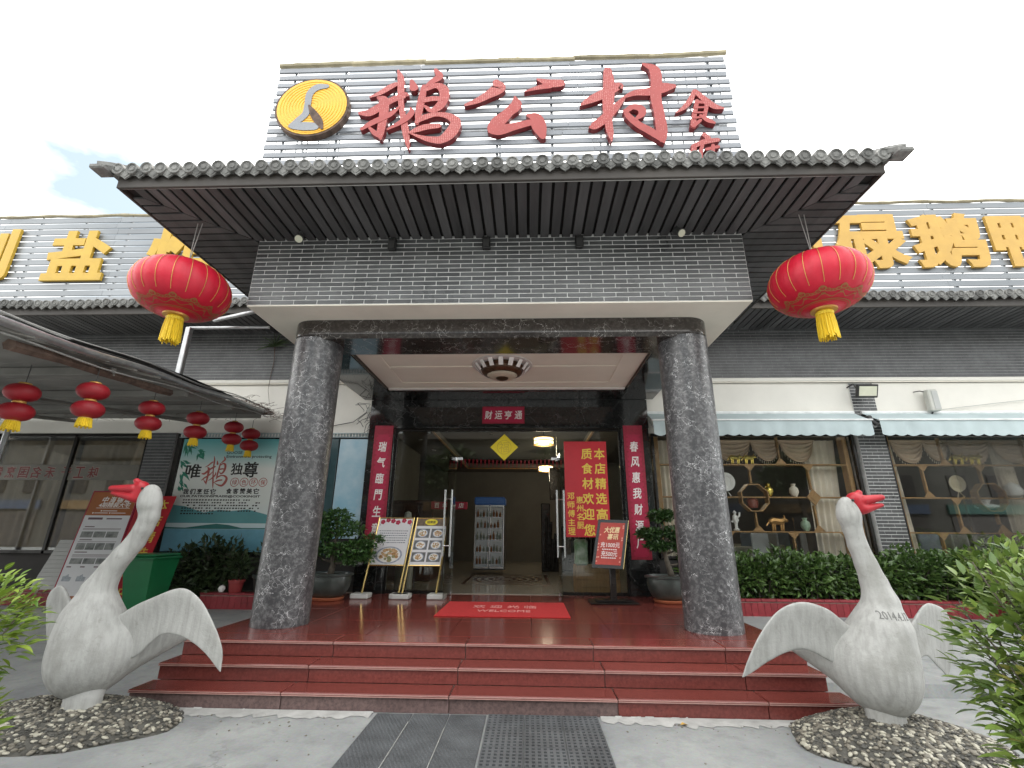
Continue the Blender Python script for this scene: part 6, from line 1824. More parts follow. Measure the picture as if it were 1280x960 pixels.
orn('brass_animal', 'golden ornament animal right of the pair on the top shelf, first window bay', 'ornament', 4.58, 2.67, animal(1.1), M['brass'])
orn('brass_animal', 'golden ornament animal left of the pair on the top shelf, second window bay', 'ornament', 8.42, 2.67, animal(1.2), M['brass'])
orn('brass_animal', 'golden ornament animal right of the pair on the top shelf, second window bay', 'ornament', 8.72, 2.67, animal(1.2), M['brass'])
orn('bronze_horse', 'bronze coloured horse ornament on the lowest shelf, first window bay', 'ornament', 4.92, 1.47, animal(1.5), mat('warm bronze', (.5, .28, .10), .3, metal=.7))
def vase(q, x, y, z): q.lathe([(.04, z), (.045, z + .01), (.08, z + .08), (.07, z + .15), (.03, z + .19), (.045, z + .23), (.001, z + .23)], (x, y, 0), 14)
orn('small_vase', 'small gilt vase right of the octagon frame in the first window bay', 'vase', 4.86, 2.075, vase, M['brass'])
orn('small_vase', 'pale vase standing next to the diamond block in the first window bay', 'vase', 5.32, 2.075, vase, M['curtain'])
orn('small_vase', 'little green vase on the lowest shelf near the drape, first window bay', 'vase', 5.42, 1.47, vase, mat('celadon', (.30, .42, .30), .3))
orn('small_vase', 'white vase inside the second octagon frame', 'vase', 8.70, 1.87, lambda q, x, y, z: q.lathe([(.10, z), (.17, z + .03), (.17, z + .07), (.05, z + .10), (.08, z + .16), (.001, z + .18)], (x, y, 0), 16), M['porcelain'])
orn('small_vase', 'round dish ornament inside the first octagon frame', 'vase', 4.53, 1.87, lambda q, x, y, z: q.lathe([(.08, z), (.09, z + .03), (.10, z + .08), (.10, z + .14), (.04, z + .19), (.001, z + .2)], (x, y, 0), 16), mat('red brown lacquer', (.2, .06, .04), .3))
orn('porcelain_plate', 'cream plate upright on the middle shelf of the second window bay', 'plate', 8.30, 2.075, lambda q, x, y, z: plate(q, x, y, z, .15), mat('cream glaze', (.55, .48, .33), .3))
orn('small_vase', 'white and green cabbage ornament at the far right of the middle shelf', 'vase', 9.25, 2.075, lambda q, x, y, z: q.lathe([(.05, z), (.12, z + .04), (.14, z + .12), (.10, z + .22), (.001, z + .28)], (x, y, 0), 16), M['porcelain'])
# two added ceiling lamps to brighten the dining room, then tables dimly seen
for x_, y_, lab in ((4.6, 11.4, 'added ceiling lamp to brighten the dining room behind the first window bay'), (8.6, 11.6, 'added ceiling lamp to brighten the dining room behind the second window bay')):
    t = thing('added_fill_lamp', lab, 'lamp', (x_, y_, 3.9))
    q = MB(); q.lathe([(.001, 3.80), (.14, 3.81), (.18, 3.84), (.18, 3.87)], (x_, y_, 0), 20); q.build('lit_glass', M['lamp_on'], t, smooth=True)
    q = MB(); q.lathe([(.17, 3.872), (.2, 3.875), (.2, 3.899), (.17, 3.899)], (x_, y_, 0), 20); q.build('rim', M['gold_wood'], t)
    ld = bpy.data.lights.new('lamp_light', 'POINT'); ld.energy = 2.5; ld.color = (1.0, .88, .68); ld.shadow_soft_size = .2
    lo_ = bpy.data.objects.new('lamp_light', ld); COL.objects.link(lo_); lo_.parent = t; lo_.location = (0, 0, -.3)
for i, (x, y) in enumerate(((4.4, 10.4), (7.9, 10.6), (9.6, 11.0), (5.9, 12.2))):
    t = thing('dining_table', 'round dining table under a pale cloth ' + ['behind the first octagon frame', 'behind the right brick pillar', 'at the far right behind the shrub', 'farther back behind the drape'][i], 'table', (x, y, .415))
    q = MB(); q.lathe([(.62, .45), (.66, .8), (.68, 1.16), (.68, 1.18), (.001, 1.18)], (x, y, 0), 28); q.build('tablecloth', mat('pale tablecloth', (.45, .45, .36), .8), t, smooth=35)
    for k in range(5):
        a = k * 1.257 + i
        c = thing('dining_chair', 'chair drawn up to the round dining table ' + ['behind the first octagon frame', 'behind the right brick pillar', 'at the far right', 'farthest back behind the drape'][i], 'chair', (x + .95 * math.cos(a), y + .95 * math.sin(a), .415), 'dining chairs inside the right wing')
        cx, cy = x + .95 * math.cos(a), y + .95 * math.sin(a)
        rot = Matrix.Rotation(a, 3, 'Z')
        q = MB(); q.box(cx + .16, cx + .20, cy - .2, cy + .2, .85, 1.45, .02, rot=rot, piv=(cx, cy, .9)); q.build('backrest', mat('blue grey chair cover', (.16, .19, .22), .7) if k % 2 else M['foam'], c)
        q = MB(); q.box(cx - .2, cx + .2, cy - .2, cy + .2, .82, .87, .02, rot=rot, piv=(cx, cy, .9)); q.build('seat', M['dark_wood'], c)
        for sx_ in (-.17, .17):
            for sy_ in (-.17, .17):
                q = MB(); q.box(cx + sx_ - .02, cx + sx_ + .02, cy + sy_ - .02, cy + sy_ + .02, .416, .818, rot=rot, piv=(cx, cy, .6)); q.build('leg', M['dark_wood'], c)

# ---- awnings, floodlight, speaker
def awning(x0, x1, label):
    t = thing('awning', label, 'awning', ((x0 + x1) / 2, 8.5, 3.4))
    ya, za, yb, zb_ = 8.64, 3.60, 8.26, 3.385
    q = MB(); q.raw([(x0, yb, zb_), (x1, yb, zb_), (x1, ya, za), (x0, ya, za)], [(0, 1, 2, 3)]); q.raw([(x0, yb, zb_ - .006), (x1, yb, zb_ - .006), (x1, ya, za - .006), (x0, ya, za - .006)], [(3, 2, 1, 0)]); q.build('cover', M['awning'], t)
    q = MB(); n = int((x1 - x0) / .03); top = []; bot = []
    for i in range(n + 1):
        x = x0 + (x1 - x0) * i / n; u = (x - x0) / .215
        dy = .012 * math.sin(x * 9) + .008 * math.sin(x * 23)
        top.append((x, yb - .004, zb_)); bot.append((x, yb - .01 + dy, zb_ - .255 - .032 * abs(math.sin(u * pi))))
    mid = [((a[0] + c[0]) / 2, (a[1] + c[1]) / 2 + .004 * math.sin(a[0] * 15), (a[2] + c[2]) / 2) for a, c in zip(top, bot)]
    k = n + 1
    q.raw(top + mid + bot, [(k + i, k + i + 1, i + 1, i) for i in range(n)] + [(2 * k + i, 2 * k + i + 1, k + i + 1, k + i) for i in range(n)]); q.build('valance', M['awning'], t, smooth=True)
    q = MB(); q.tube([(x0 - .02, yb - .012, zb_ + .006), (x1 + .02, yb - .012, zb_ + .006)], .016, 8); q.build('front_bar', M['awning_bar'], t, smooth=40)
    q = MB(); q.tube([(x0, ya + .02, za + .02), (x1, ya + .02, za + .02)], .035, 8)
    for xx in (x0 + .05, x1 - .05): q.tube([(xx, yb, zb_ - .01), (xx, 8.45, 3.30), (xx, 8.66, 3.45)], .014, 6)
    q.build('arm', M['awning_bar'], t, smooth=40)
awning(2.66, 6.52, 'pale blue scalloped awning between the right column and the brick pillar')
awning(6.66, 11.0, 'pale blue scalloped awning right of the brick pillar')
q = MB(); q.box(6.55, 6.63, 8.35, 8.62, 3.36, 3.50, .02); q.tube([(6.59, 8.36, 3.40), (6.60, 8.24, 3.30)], .03, 8); o = q.build('awning_crank', M['wire'], None, 40, loc=(6.59, 8.5, 3.4)); tag(o, 'dark awning crank box in the gap between the two blue awnings', 'crank')
fl_ = thing('floodlight', 'black framed floodlight tilted down from the wall above the awnings', 'floodlight', (6.7, 8.45, 3.97))
rotm = Matrix.Rotation(R(22), 3, 'X'); piv = (6.68, 8.42, 3.97)
q = MB(); q.box(6.49, 6.88, 8.40, 8.45, 3.85, 4.10, .012, rot=rotm, piv=piv); q.build('case', M['black_metal'], fl_)
q = MB(); q.box(6.525, 6.845, 8.388, 8.399, 3.885, 4.065, .003, rot=rotm, piv=piv); q.build('lens', M['lamp_glass'], fl_)
q = MB(); q.tube([(6.52, 8.68, 4.12), (6.52, 8.5, 4.14), (6.52, 8.45, 4.05)], .014, 6); q.tube([(6.85, 8.68, 4.12), (6.85, 8.5, 4.14), (6.85, 8.45, 4.05)], .014, 6); q.build('bracket', M['black_metal'], fl_)
sk = thing('wall_speaker', 'narrow beige speaker column on the white wall right of the floodlight', 'speaker', (7.93, 8.6, 3.8))
q = MB(); q.box(7.84, 8.02, 8.50, 8.62, 3.62, 4.03, .015); q.build('case', M['beige_plastic'], sk)
q = MB(); q.box(7.90, 8.01, 8.492, 8.4995, 3.65, 4.0, .003); q.build('grille', M['foam'], sk)
q = MB(); q.tube([(7.74, 8.69, 4.03), (7.80, 8.62, 4.03), (7.85, 8.58, 4.0)], .01, 5); q.tube([(7.93, 8.6, 3.62), (7.93, 8.66, 3.57)], .012, 5); q.build('bracket', M['black_metal'], sk)
q = MB(); q.tube([(8.0, 8.66, 3.66), (9.0, 8.66, 3.78), (10.5, 8.66, 3.95), (12.5, 8.66, 4.05)], .006, 4); o = q.build('wall_cable', M['pale_wire'], None, loc=(9, 8.66, 3.7)); tag(o, 'thin cable rising across the white wall right of the speaker', 'cable')
# tangle of cable at the portal's left shoulder
cb = thing('cable_box', 'tangle of cables with a small white junction box at the left top of the portal', 'junction box', (-2.68, 8.5, 3.6))
q = MB(); q.box(-2.72, -2.63, 8.55, 8.62, 3.62, 3.72, .008); q.build('box', M['beige_plastic'], cb)
q = MB(); rr = random.Random(15)
for k in range(7):
    p = Vector((-2.70, 8.56, 3.72 - .03 * k)); pts = [p]
    for j in range(5): p = p + Vector((rr.gauss(0, .07), rr.gauss(0, .03), rr.gauss(-.04, .07))); pts.append(p)
    q.tube(pts, .006, 4)
q.tube([(-2.7, 8.6, 3.66), (-3.0, 8.66, 3.45), (-3.5, 8.68, 3.36), (-4.2, 8.68, 3.36)], .008, 5)
q.build('cable', M['wire'], cb)
# ================================================================== GOOSE STATUES
def surface_net(f, lo, hi, h):
    lo = np.array(lo); hi = np.array(hi)
    n = np.ceil((hi - lo) / h).astype(int) + 1
    ax = [lo[i] + h * np.arange(n[i]) for i in range(3)]
    X, Y_, Z = np.meshgrid(*ax, indexing='ij')
    D = f(X, Y_, Z)
    ins = D < 0
    c = np.zeros(tuple(n - 1), int)
    for dx in (0, 1):
        for dy in (0, 1):
            for dz in (0, 1): c += ins[dx:n[0] - 1 + dx, dy:n[1] - 1 + dy, dz:n[2] - 1 + dz]
    act = (c > 0) & (c < 8)
    idx = -np.ones(act.shape, int); ids = np.argwhere(act); idx[act] = np.arange(len(ids))
    acc = np.zeros((len(ids), 3)); cnt = np.zeros(len(ids))
    corners = [(a, b, c_) for a in (0, 1) for b in (0, 1) for c_ in (0, 1)]
    for a in corners:
        for k in range(3):
            if a[k] == 0:
                b = list(a); b[k] = 1
                da = D[tuple((ids + np.array(a)).T)]; db = D[tuple((ids + np.array(b)).T)]
                m = (da < 0) != (db < 0)
                t = np.where(m, da / np.where(m, da - db, 1), 0)
                p = ids + np.array(a, float); p[:, k] += t
                acc[m] += p[m]; cnt[m] += 1
    V = lo + h * acc / cnt[:, None]
    faces = []
    for k in range(3):
        u, v = (k + 1) % 3, (k + 2) % 3
        s0 = [slice(1, n[i] - 1) for i in range(3)]; s1 = list(s0); s0[k] = slice(0, n[k] - 1); s1[k] = slice(1, n[k])
        A = ins[tuple(s0)]; B = ins[tuple(s1)]
        for val in (True, False):
            e = np.argwhere((A == val) & (B == (not val)))
            off = np.array([1, 1, 1]); off[k] = 0
            e = e + off
            def cell(du, dv):
                q_ = e.copy(); q_[:, u] -= du; q_[:, v] -= dv; return idx[tuple(q_.T)]
            q4 = np.stack([cell(1, 1), cell(0, 1), cell(0, 0), cell(1, 0)], 1)
            if not val: q4 = q4[:, ::-1]
            faces.append(q4)
    F = np.concatenate(faces); F = F[(F >= 0).all(1)]
    return V, F
def smin(a, b, k):
    h = np.clip(.5 + .5 * (b - a) / k, 0, 1)
    return b + (a - b) * h - k * h * (1 - h)
def capsule(X, Y_, Z, a, b, ra, rb, sy=1.0):
    a = np.array(a); b = np.array(b); d = b - a
    px, py, pz = X - a[0], (Y_ - a[1]), Z - a[2]
    t = np.clip((px * d[0] + py * d[1] + pz * d[2]) / (d @ d), 0, 1)
    return np.sqrt((px - t * d[0]) ** 2 + ((py - t * d[1]) / sy) ** 2 + (pz - t * d[2]) ** 2) - (ra + (rb - ra) * t)
def ellipsoid(X, Y_, Z, c, r):
    px, py, pz = (X - c[0]) / r[0], (Y_ - c[1]) / r[1], (Z - c[2]) / r[2]
    k0 = np.sqrt(px ** 2 + py ** 2 + pz ** 2) + 1e-9
    k1 = np.sqrt((px / r[0]) ** 2 + (py / r[1]) ** 2 + (pz / r[2]) ** 2) + 1e-9
    return k0 * (k0 - 1) / k1
def goose_body(P):
    def f(X, Y_, Z):
        d = ellipsoid(X, Y_, Z, *P['belly'])
        d = smin(d, ellipsoid(X, Y_, Z, *P['chest']), .06)
        a, b_, ra, rb = P['tail']
        d = smin(d, capsule(X, Y_, Z, a, b_, ra, rb), .12)
        e = None
        for p, q_ in zip(P['neck'][:-1], P['neck'][1:]):
            c_ = capsule(X, Y_, Z, p[:3], q_[:3], p[3], q_[3]); e = c_ if e is None else smin(e, c_, .014)
        e = smin(e, ellipsoid(X, Y_, Z, *P['head']), .07)
        return smin(d, e, .08)
    return f
def goose_beak(P):
    def f(X, Y_, Z):
        B = P['beak']
        d = capsule(X, Y_, Z, B['top'], B['bottom'], .052, .049, 1.1)
        d = smin(d, capsule(X, Y_, Z, B['top'], B['knob'], .036, .024), .02)
        up = capsule(X, Y_, Z, B['u0'], B['u1'], .042, .024, 1.4)
        lo = capsule(X, Y_, Z, B['l0'], B['l1'], .040, .015, 1.4)
        return np.minimum(smin(d, up, .012), smin(d, lo, .012))
    return f
PR = dict(belly=((.050, .04, .50), (.258, .27, .335)), chest=((.09, -.01, .67), (.205, .20, .26)), tail=((-.04, .12, .50), (-.46, .42, .62), .24, .05),
          neck=[(.12, .0, .80, .172), (.138, -.01, .94, .122), (.125, .0, 1.08, .093), (.10, .01, 1.22, .078), (.066, .01, 1.36, .070), (.045, .0, 1.48, .069), (.034, -.005, 1.57, .073)],
          head=((.032, -.01, 1.632), (.080, .071, .110)),
          beak=dict(top=(.090, -.022, 1.722), bottom=(.122, -.028, 1.646), knob=(.138, -.03, 1.772), u0=(.15, -.038, 1.710), u1=(.278, -.068, 1.732), l0=(.15, -.036, 1.644), l1=(.270, -.068, 1.672)), eye=(.042, 1.708))
PL = dict(belly=((-.095, .04, .52), (.268, .27, .335)), chest=((-.115, -.01, .69), (.21, .20, .26)), tail=((.0, .12, .50), (.56, .42, .66), .24, .05),
          neck=[(-.11, .0, .82, .168), (-.11, -.01, .97, .118), (-.055, .0, 1.12, .087), (.02, .0, 1.24, .080), (.085, .01, 1.34, .075), (.14, .0, 1.45, .072), (.165, .0, 1.55, .075), (.155, -.005, 1.63, .080)],
          head=((.138, -.01, 1.71), (.086, .074, .108)),
          beak=dict(top=(.058, -.022, 1.79), bottom=(.040, -.028, 1.708), knob=(.0, -.03, 1.845), u0=(.005, -.038, 1.775), u1=(-.158, -.075, 1.778), l0=(.01, -.036, 1.708), l1=(-.145, -.072, 1.738)), eye=(.108, 1.778))
def cr_curve(pts, n):
    P = [np.array(p, float) for p in pts]; Q = [2 * P[0] - P[1]] + P + [2 * P[-1] - P[-2]]; C = []
    for i in range(1, len(Q) - 2):
        for k in range(n):
            t = k / n; a, b, c, d = Q[i - 1], Q[i], Q[i + 1], Q[i + 2]
            C.append(.5 * ((2 * b) + (-a + c) * t + (2 * a - 5 * b + 4 * c - d) * t * t + (-a + 3 * b - 3 * c + d) * t ** 3))
    C.append(P[-1]); return C
def wing_geo(lead, trail, yl, yt, th):
    n = 5; L = cr_curve([(x, y, z) for (x, z), y in zip(lead, yl)], n); T = cr_curve([(x, y, z) for (x, z), y in zip(trail, yt)], n)
    N = len(L); Mq = 10; vf = []; vb = []
    for i in range(N):
        u = i / (N - 1)
        for j in range(Mq + 1):
            v = j / Mq; p = L[i] * (1 - v) + T[i] * v
            tk = th * (1 - .75 * u) * (math.sqrt(max(0, 1 - ((v - .25) / .75) ** 2)) if v > .25 else (.45 + .55 * math.sin(v / .25 * pi / 2)))
            tk = max(tk, .006); cam_ = .035 * math.sin(v * pi) * (1 - u)
            vf.append((p[0], p[1] - tk + cam_, p[2])); vb.append((p[0], p[1] + tk + cam_, p[2]))
    W = Mq + 1; k = len(vf); fs = []
    for i in range(N - 1):
        for j in range(Mq):
            a = i * W + j
            fs.append((a, a + 1, a + W + 1, a + W)); fs.append((k + a, k + a + W, k + a + W + 1, k + a + 1))
        fs.append((i * W, (i + 1) * W, k + (i + 1) * W, k + i * W)); fs.append((i * W + Mq, k + i * W + Mq, k + (i + 1) * W + Mq, (i + 1) * W + Mq))
    fs.append(tuple(range(W))[::-1] + tuple(range(k, k + W)))
    e = (N - 1) * W
    fs.append(tuple(range(e, e + W)) + tuple(range(k + e, k + e + W))[::-1])
    return vf + vb, fs
WR1 = wing_geo([(-.04, .72), (-.151, .80), (-.276, .895), (-.477, .945), (-.678, .885), (-.851, .728), (-.971, .556), (-1.029, .441)],
              [(-.12, .42), (-.322, .535), (-.474, .60), (-.623, .59), (-.799, .531), (-.909, .483), (-.986, .453), (-1.029, .441)],
              [.02, .02, .0, -.03, -.06, -.09, -.10, -.10], [.06, .05, .03, .0, -.04, -.07, -.09, -.10], .034)
WR2 = wing_geo([(.24, .62), (.46, .80), (.63, .90), (.77, .90), (.91, .83), (.95, .66), (.90, .46), (.84, .34)],
              [(.26, .42), (.44, .52), (.56, .53), (.64, .48), (.71, .43), (.77, .39), (.81, .36), (.84, .34)],
              [.08, .14, .22, .30, .36, .40, .42, .42], [.08, .14, .22, .28, .34, .38, .41, .42], .032)
WL1 = wing_geo([(-.02, .70), (.167, .832), (.336, .91), (.589, .995), (.776, .928), (.943, .767), (1.065, .578), (1.082, .422)],
              [(.05, .42), (.27, .47), (.40, .585), (.502, .649), (.635, .656), (.775, .624), (.925, .549), (1.082, .422)],
              [.02, .02, .0, -.03, -.06, -.09, -.10, -.10], [.06, .05, .03, .0, -.04, -.07, -.09, -.10], .036)
WL2 = wing_geo([(-.25, .66), (-.44, .86), (-.599, .981), (-.703, .948), (-.746, .859), (-.724, .735), (-.67, .584), (-.597, .425)],
              [(-.25, .45), (-.40, .56), (-.46, .60), (-.50, .58), (-.53, .55), (-.549, .51), (-.57, .47), (-.597, .425)],
              [.08, .12, .17, .20, .22, .23, .23, .23], [.08, .12, .17, .19, .21, .22, .23, .23], .036)
def goose(label, x0, y0, z0, P, wings, inscr):
    t = thing('goose_statue', label, 'statue', (x0, y0, z0), 'goose statues beside the steps')
    def tr(V): return [(x0 + p[0], y0 + p[1], z0 + p[2] - .15) for p in V]
    GV, GF = surface_net(goose_body(P), (-.68, -.34, .10), (.72, .60, 1.88), .0155)
    BV, BF = surface_net(goose_beak(P), (-.26, -.2, 1.56), (.40, .12, 1.92), .0070)
    q = MB(); q.raw(tr(GV), [tuple(int(i) for i in f) for f in GF]); body = q.build('body', M['goose'], t, smooth=True)
    for Wg in wings:
        q = MB(); q.raw(tr(Wg[0]), Wg[1]); w_ = q.build('wing', M['goose'], t, smooth=True)
        mod = w_.modifiers.new('soft', 'SUBSURF'); mod.levels = 1; mod.render_levels = 1
    q = MB(); q.raw(tr(BV), [tuple(int(i) for i in f) for f in BF]); q.build('beak', M['beak'], t, smooth=True)
    for yy in (-.080, .060):
        q = MB(); q.lathe([(.001, -.011), (.008, -.008), (.011, 0), (.008, .008), (.001, .011)], tr([(P['eye'][0], yy, P['eye'][1])])[0], 10); q.build('eye', M['black_ink'], t, smooth=True)
    q = MB(); bx = P['belly'][0][0] * .35; q.lathe([(.150, .0), (.14, .04), (.125, .10), (.14, .2)], (x0 + bx, y0 + .02, .08 + z0 - .15), 20, 1.0, .9); q.build('pedestal', M['goose'], t, smooth=True)
    mir, sc = 1, 1.0
    if inscr:
        q = MB(); vs, fs = text_geo(inscr, 0.0, 1.0, 2)
        mn, mx = vs.min(0), vs.max(0); out = []
        deps = bpy.context.evaluated_depsgraph_get(); deps.update()
        for p in vs:
            X_ = .01 + (p[0] - mn[0]) / (mx[0] - mn[0]) * .215; Z_ = .845 + (p[1] - mn[1]) / (mx[1] - mn[1]) * .052 - .06 * (X_ - .1)
            ok, loc, nrm, _ = body.ray_cast(Vector((X_ * sc * mir, -2.0, (Z_ - .15) * sc)), Vector((0, 1, 0)))
            yb = loc.y if ok else -.2
            out.append((x0 + X_ * sc * mir, y0 + yb - (.0035 if p[2] > (mn[2] + mx[2]) / 2 else -.004), z0 + (Z_ - .15) * sc))
        q.raw(out, fs); q.build('inscription', mat('scratched dark lettering', (.16, .16, .155), .8), t)
    return t
goose('goose statue right of the steps with open red beak and scratched date on its chest', 2.99, 4.03, .15, PR, (WR1, WR2), '2014.4.12')
goose('white goose statue left of the steps turning its red beaked head to the left', -3.01, 4.00, .15, PL, (WL1, WL2), None)

# ---- pebble mounds
def mound(label, cx, cy, rx, ry, h, seed):
    t = thing('pebble_mound', label, 'mound', (cx, cy, 0)); rr_ = random.Random(seed)
    ph_ = [rr_.random() * 6.28 for _ in range(4)]
    def edge(a): return 1 + .06 * math.sin(2 * a + ph_[0]) + .04 * math.sin(3 * a + ph_[1]) + .025 * math.sin(7 * a + ph_[2])
    def hz(x, y):
        u, v = (x - cx) / rx, (y - cy) / ry
        d = math.hypot(u, v) / edge(math.atan2(v, u))
        return h * (1 - d * d) ** .9 if d < 1 else -.01
    q = MB(); N = 64; Rg = 16; vs = [(cx, cy, h)]
    for j in range(1, Rg + 1):
        for k in range(N):
            a = 2 * pi * k / N; f = j / Rg * edge(a); x, y = cx + rx * f * math.cos(a), cy + ry * f * math.sin(a)
            vs.append((x, y, h * max(0, 1 - (j / Rg) ** 2) ** .9 + .008 * rr_.random() - (.012 if j == Rg else 0)))
    fs = [(0, 1 + k, 1 + (k + 1) % N) for k in range(N)] + [(1 + (j - 1) * N + k, 1 + j * N + k, 1 + j * N + (k + 1) % N, 1 + (j - 1) * N + (k + 1) % N) for j in range(1, Rg) for k in range(N)]
    q.raw(vs, fs); q.build('mortar_bed', M['mound'], t, smooth=True)
    protos = []
    for k in range(6):
        z = MB(); pebble(z, (0, 0, 0), (.022 + .007 * rr_.random(), .011 + .005 * rr_.random(), .009), rr_, 9); protos.append(proto_mesh(z, 'pebble', [M['stone_pale'], M['stone_mid'], M['stone_mid']][k % 3]))
    stf = {0: MB(), 1: MB(), 2: MB()}
    n = 0
    for k in range(2600):
        a = rr_.random() * 2 * pi; d = math.sqrt(rr_.random()) * .985 * edge(a); x, y = cx + rx * d * math.cos(a), cy + ry * d * math.sin(a); z = hz(x, y) + .004
        if y > 4.42 and abs(x) < 2.98: continue
        if n < 160 and y < cy + .2 and rr_.random() < .2:
            e = .03; sx_ = (hz(x + e, y) - hz(x - e, y)) / (2 * e); sy_ = (hz(x, y + e) - hz(x, y - e)) / (2 * e)
            s_ = .75 + .6 * rr_.random(); o_ = inst(protos[rr_.randrange(6)], 'pebble', t, (x, y, z + .004), (math.atan(max(-1, min(1, sy_))), -math.atan(max(-1, min(1, sx_))), rr_.random() * 1.2 - .2), (s_, s_, s_)); n += 1
        else:
            r_ = .007 + .010 * rr_.random(); c_ = 0 if rr_.random() < .20 else (1 if rr_.random() < .5 else 2)
            pebble(stf[c_], (x, y, z + .002), (r_ * 1.4, r_ * .85, r_ * .7), rr_, 7)
    for c_, m_ in ((0, M['stone_pale']), (1, M['stone_mid']), (2, M['stone_dark'])): stf[c_].build('pebble_bed', m_, t, kind='stuff', smooth=True)
mound('low mound of set pebbles under the right goose statue', 3.06, 4.08, .68, .56, .165, 3)
mound('low mound of set pebbles under the left goose statue', -3.22, 4.06, .84, .56, .165, 4)

# ================================================================== RUBBER MATS ON THE YARD
rm_ = thing('tread_mat', 'black studded rubber matting in three strips before the lowest step, left part', 'mat', (-.4, 3.7, 0))
for k in range(3):
    x0 = -.86 + .305 * k
    q = MB(); q.box(x0, x0 + .297, 2.3, 4.43, .001, .008, .002)
    for iy in range(70):
        for ix in range(10):
            x = x0 + .016 + ix * .0296 + (.0148 if iy % 2 else 0); y = 2.32 + iy * .03
            if x > x0 + .285: continue
            q.raw([(x - .012, y, .0078), (x, y - .0135, .0078), (x + .012, y, .0078), (x, y + .0135, .0078), (x, y, .0155)], [(0, 1, 4), (1, 2, 4), (2, 3, 4), (3, 0, 4)])
    q.build('mat_strip', M['rubber'], rm_)
for k in range(2):
    q = MB(); x0 = -.862 + .305 * (k + 1); q.box(x0 - .0028, x0 + .0005, 2.3, 4.25 - .1 * k, .002, .0125); q.build('joint_strip', M['cement'], rm_)
pm_ = thing('perforated_mat', 'grey perforated rubber tiles laid before the lowest step, right part', 'mat', (.5, 3.7, 0))
def perf_tile():
    q = MB(); nx_, ny_ = 7, 6; S = .292
    xs_ = [0.0]; ys_ = [0.0]
    for i in range(nx_): c = S * (i + .5) / nx_; xs_ += [c - .011, c + .011]
    for i in range(ny_): c = S * (i + .5) / ny_; ys_ += [c - .014, c + .014]
    xs_.append(S); ys_.append(S); W = len(xs_); zt_ = .016
    vs = [(x, y, zt_) for y in ys_ for x in xs_] + [(x, y, .002) for y in ys_ for x in xs_]; K = W * len(ys_); fs = []
    for j in range(len(ys_) - 1):
        for i in range(W - 1):
            a = j * W + i
            if i % 2 == 1 and j % 2 == 1:
                fs += [(a, a + 1, K + a + 1, K + a), (a + 1, a + W + 1, K + a + W + 1, K + a + 1), (a + W + 1, a + W, K + a + W, K + a + W + 1), (a + W, a, K + a, K + a + W), (K + a, K + a + 1, K + a + W + 1, K + a + W)]
            else: fs.append((a, a + 1, a + W + 1, a + W))
    L = len(ys_)
    for i in range(W - 1): fs += [(i, K + i, K + i + 1, i + 1)]
    for j in range(L - 1): fs += [(j * W, (j + 1) * W, K + (j + 1) * W, K + j * W), (j * W + W - 1, K + j * W + W - 1, K + (j + 1) * W + W - 1, (j + 1) * W + W - 1)]
    q.raw(vs, fs); return q
me = proto_mesh(perf_tile(), 'mat_tile', M['rubber_grey'], False)
for i in range(3):
    for j in range(7): inst(me, 'mat_tile', pm_, (.065 + .298 * i, 4.14 - .298 * j, 0), (0, 0, (rnd.random() - .5) * .006))
# grit blown about the yard
rr = random.Random(61); q = MB()
for k in range(170):
    x = -2.6 + 5.4 * rr.random(); y = 4.42 - abs(rr.gauss(0, .22)) if rr.random() < .6 else 3.0 + 1.4 * rr.random()
    if -.88 < x < .98: continue
    r_ = .003 + .006 * rr.random() ** 2; pebble(q, (x, y, r_ * .3), (r_ * 1.3, r_, r_ * .7), rr, 6)
q.build('grit', M['stone_mid'], None, kind='stuff')
# dry leaves
for i, (x, y, lab) in enumerate(((1.58, 4.30, 'small yellow fallen leaf at the foot of the lowest step'), (2.42, 4.12, 'brown fallen leaf at the left rim of the right pebble mound'))):
    q = MB(); q.leaf((x, y, .012), (1, .3, .05), (0, 0, 1), .075, .04); o = q.build('fallen_leaf', [M['gold_letter'], M['terracotta']][i], None, loc=(x, y, .012)); tag(o, lab, 'leaf')

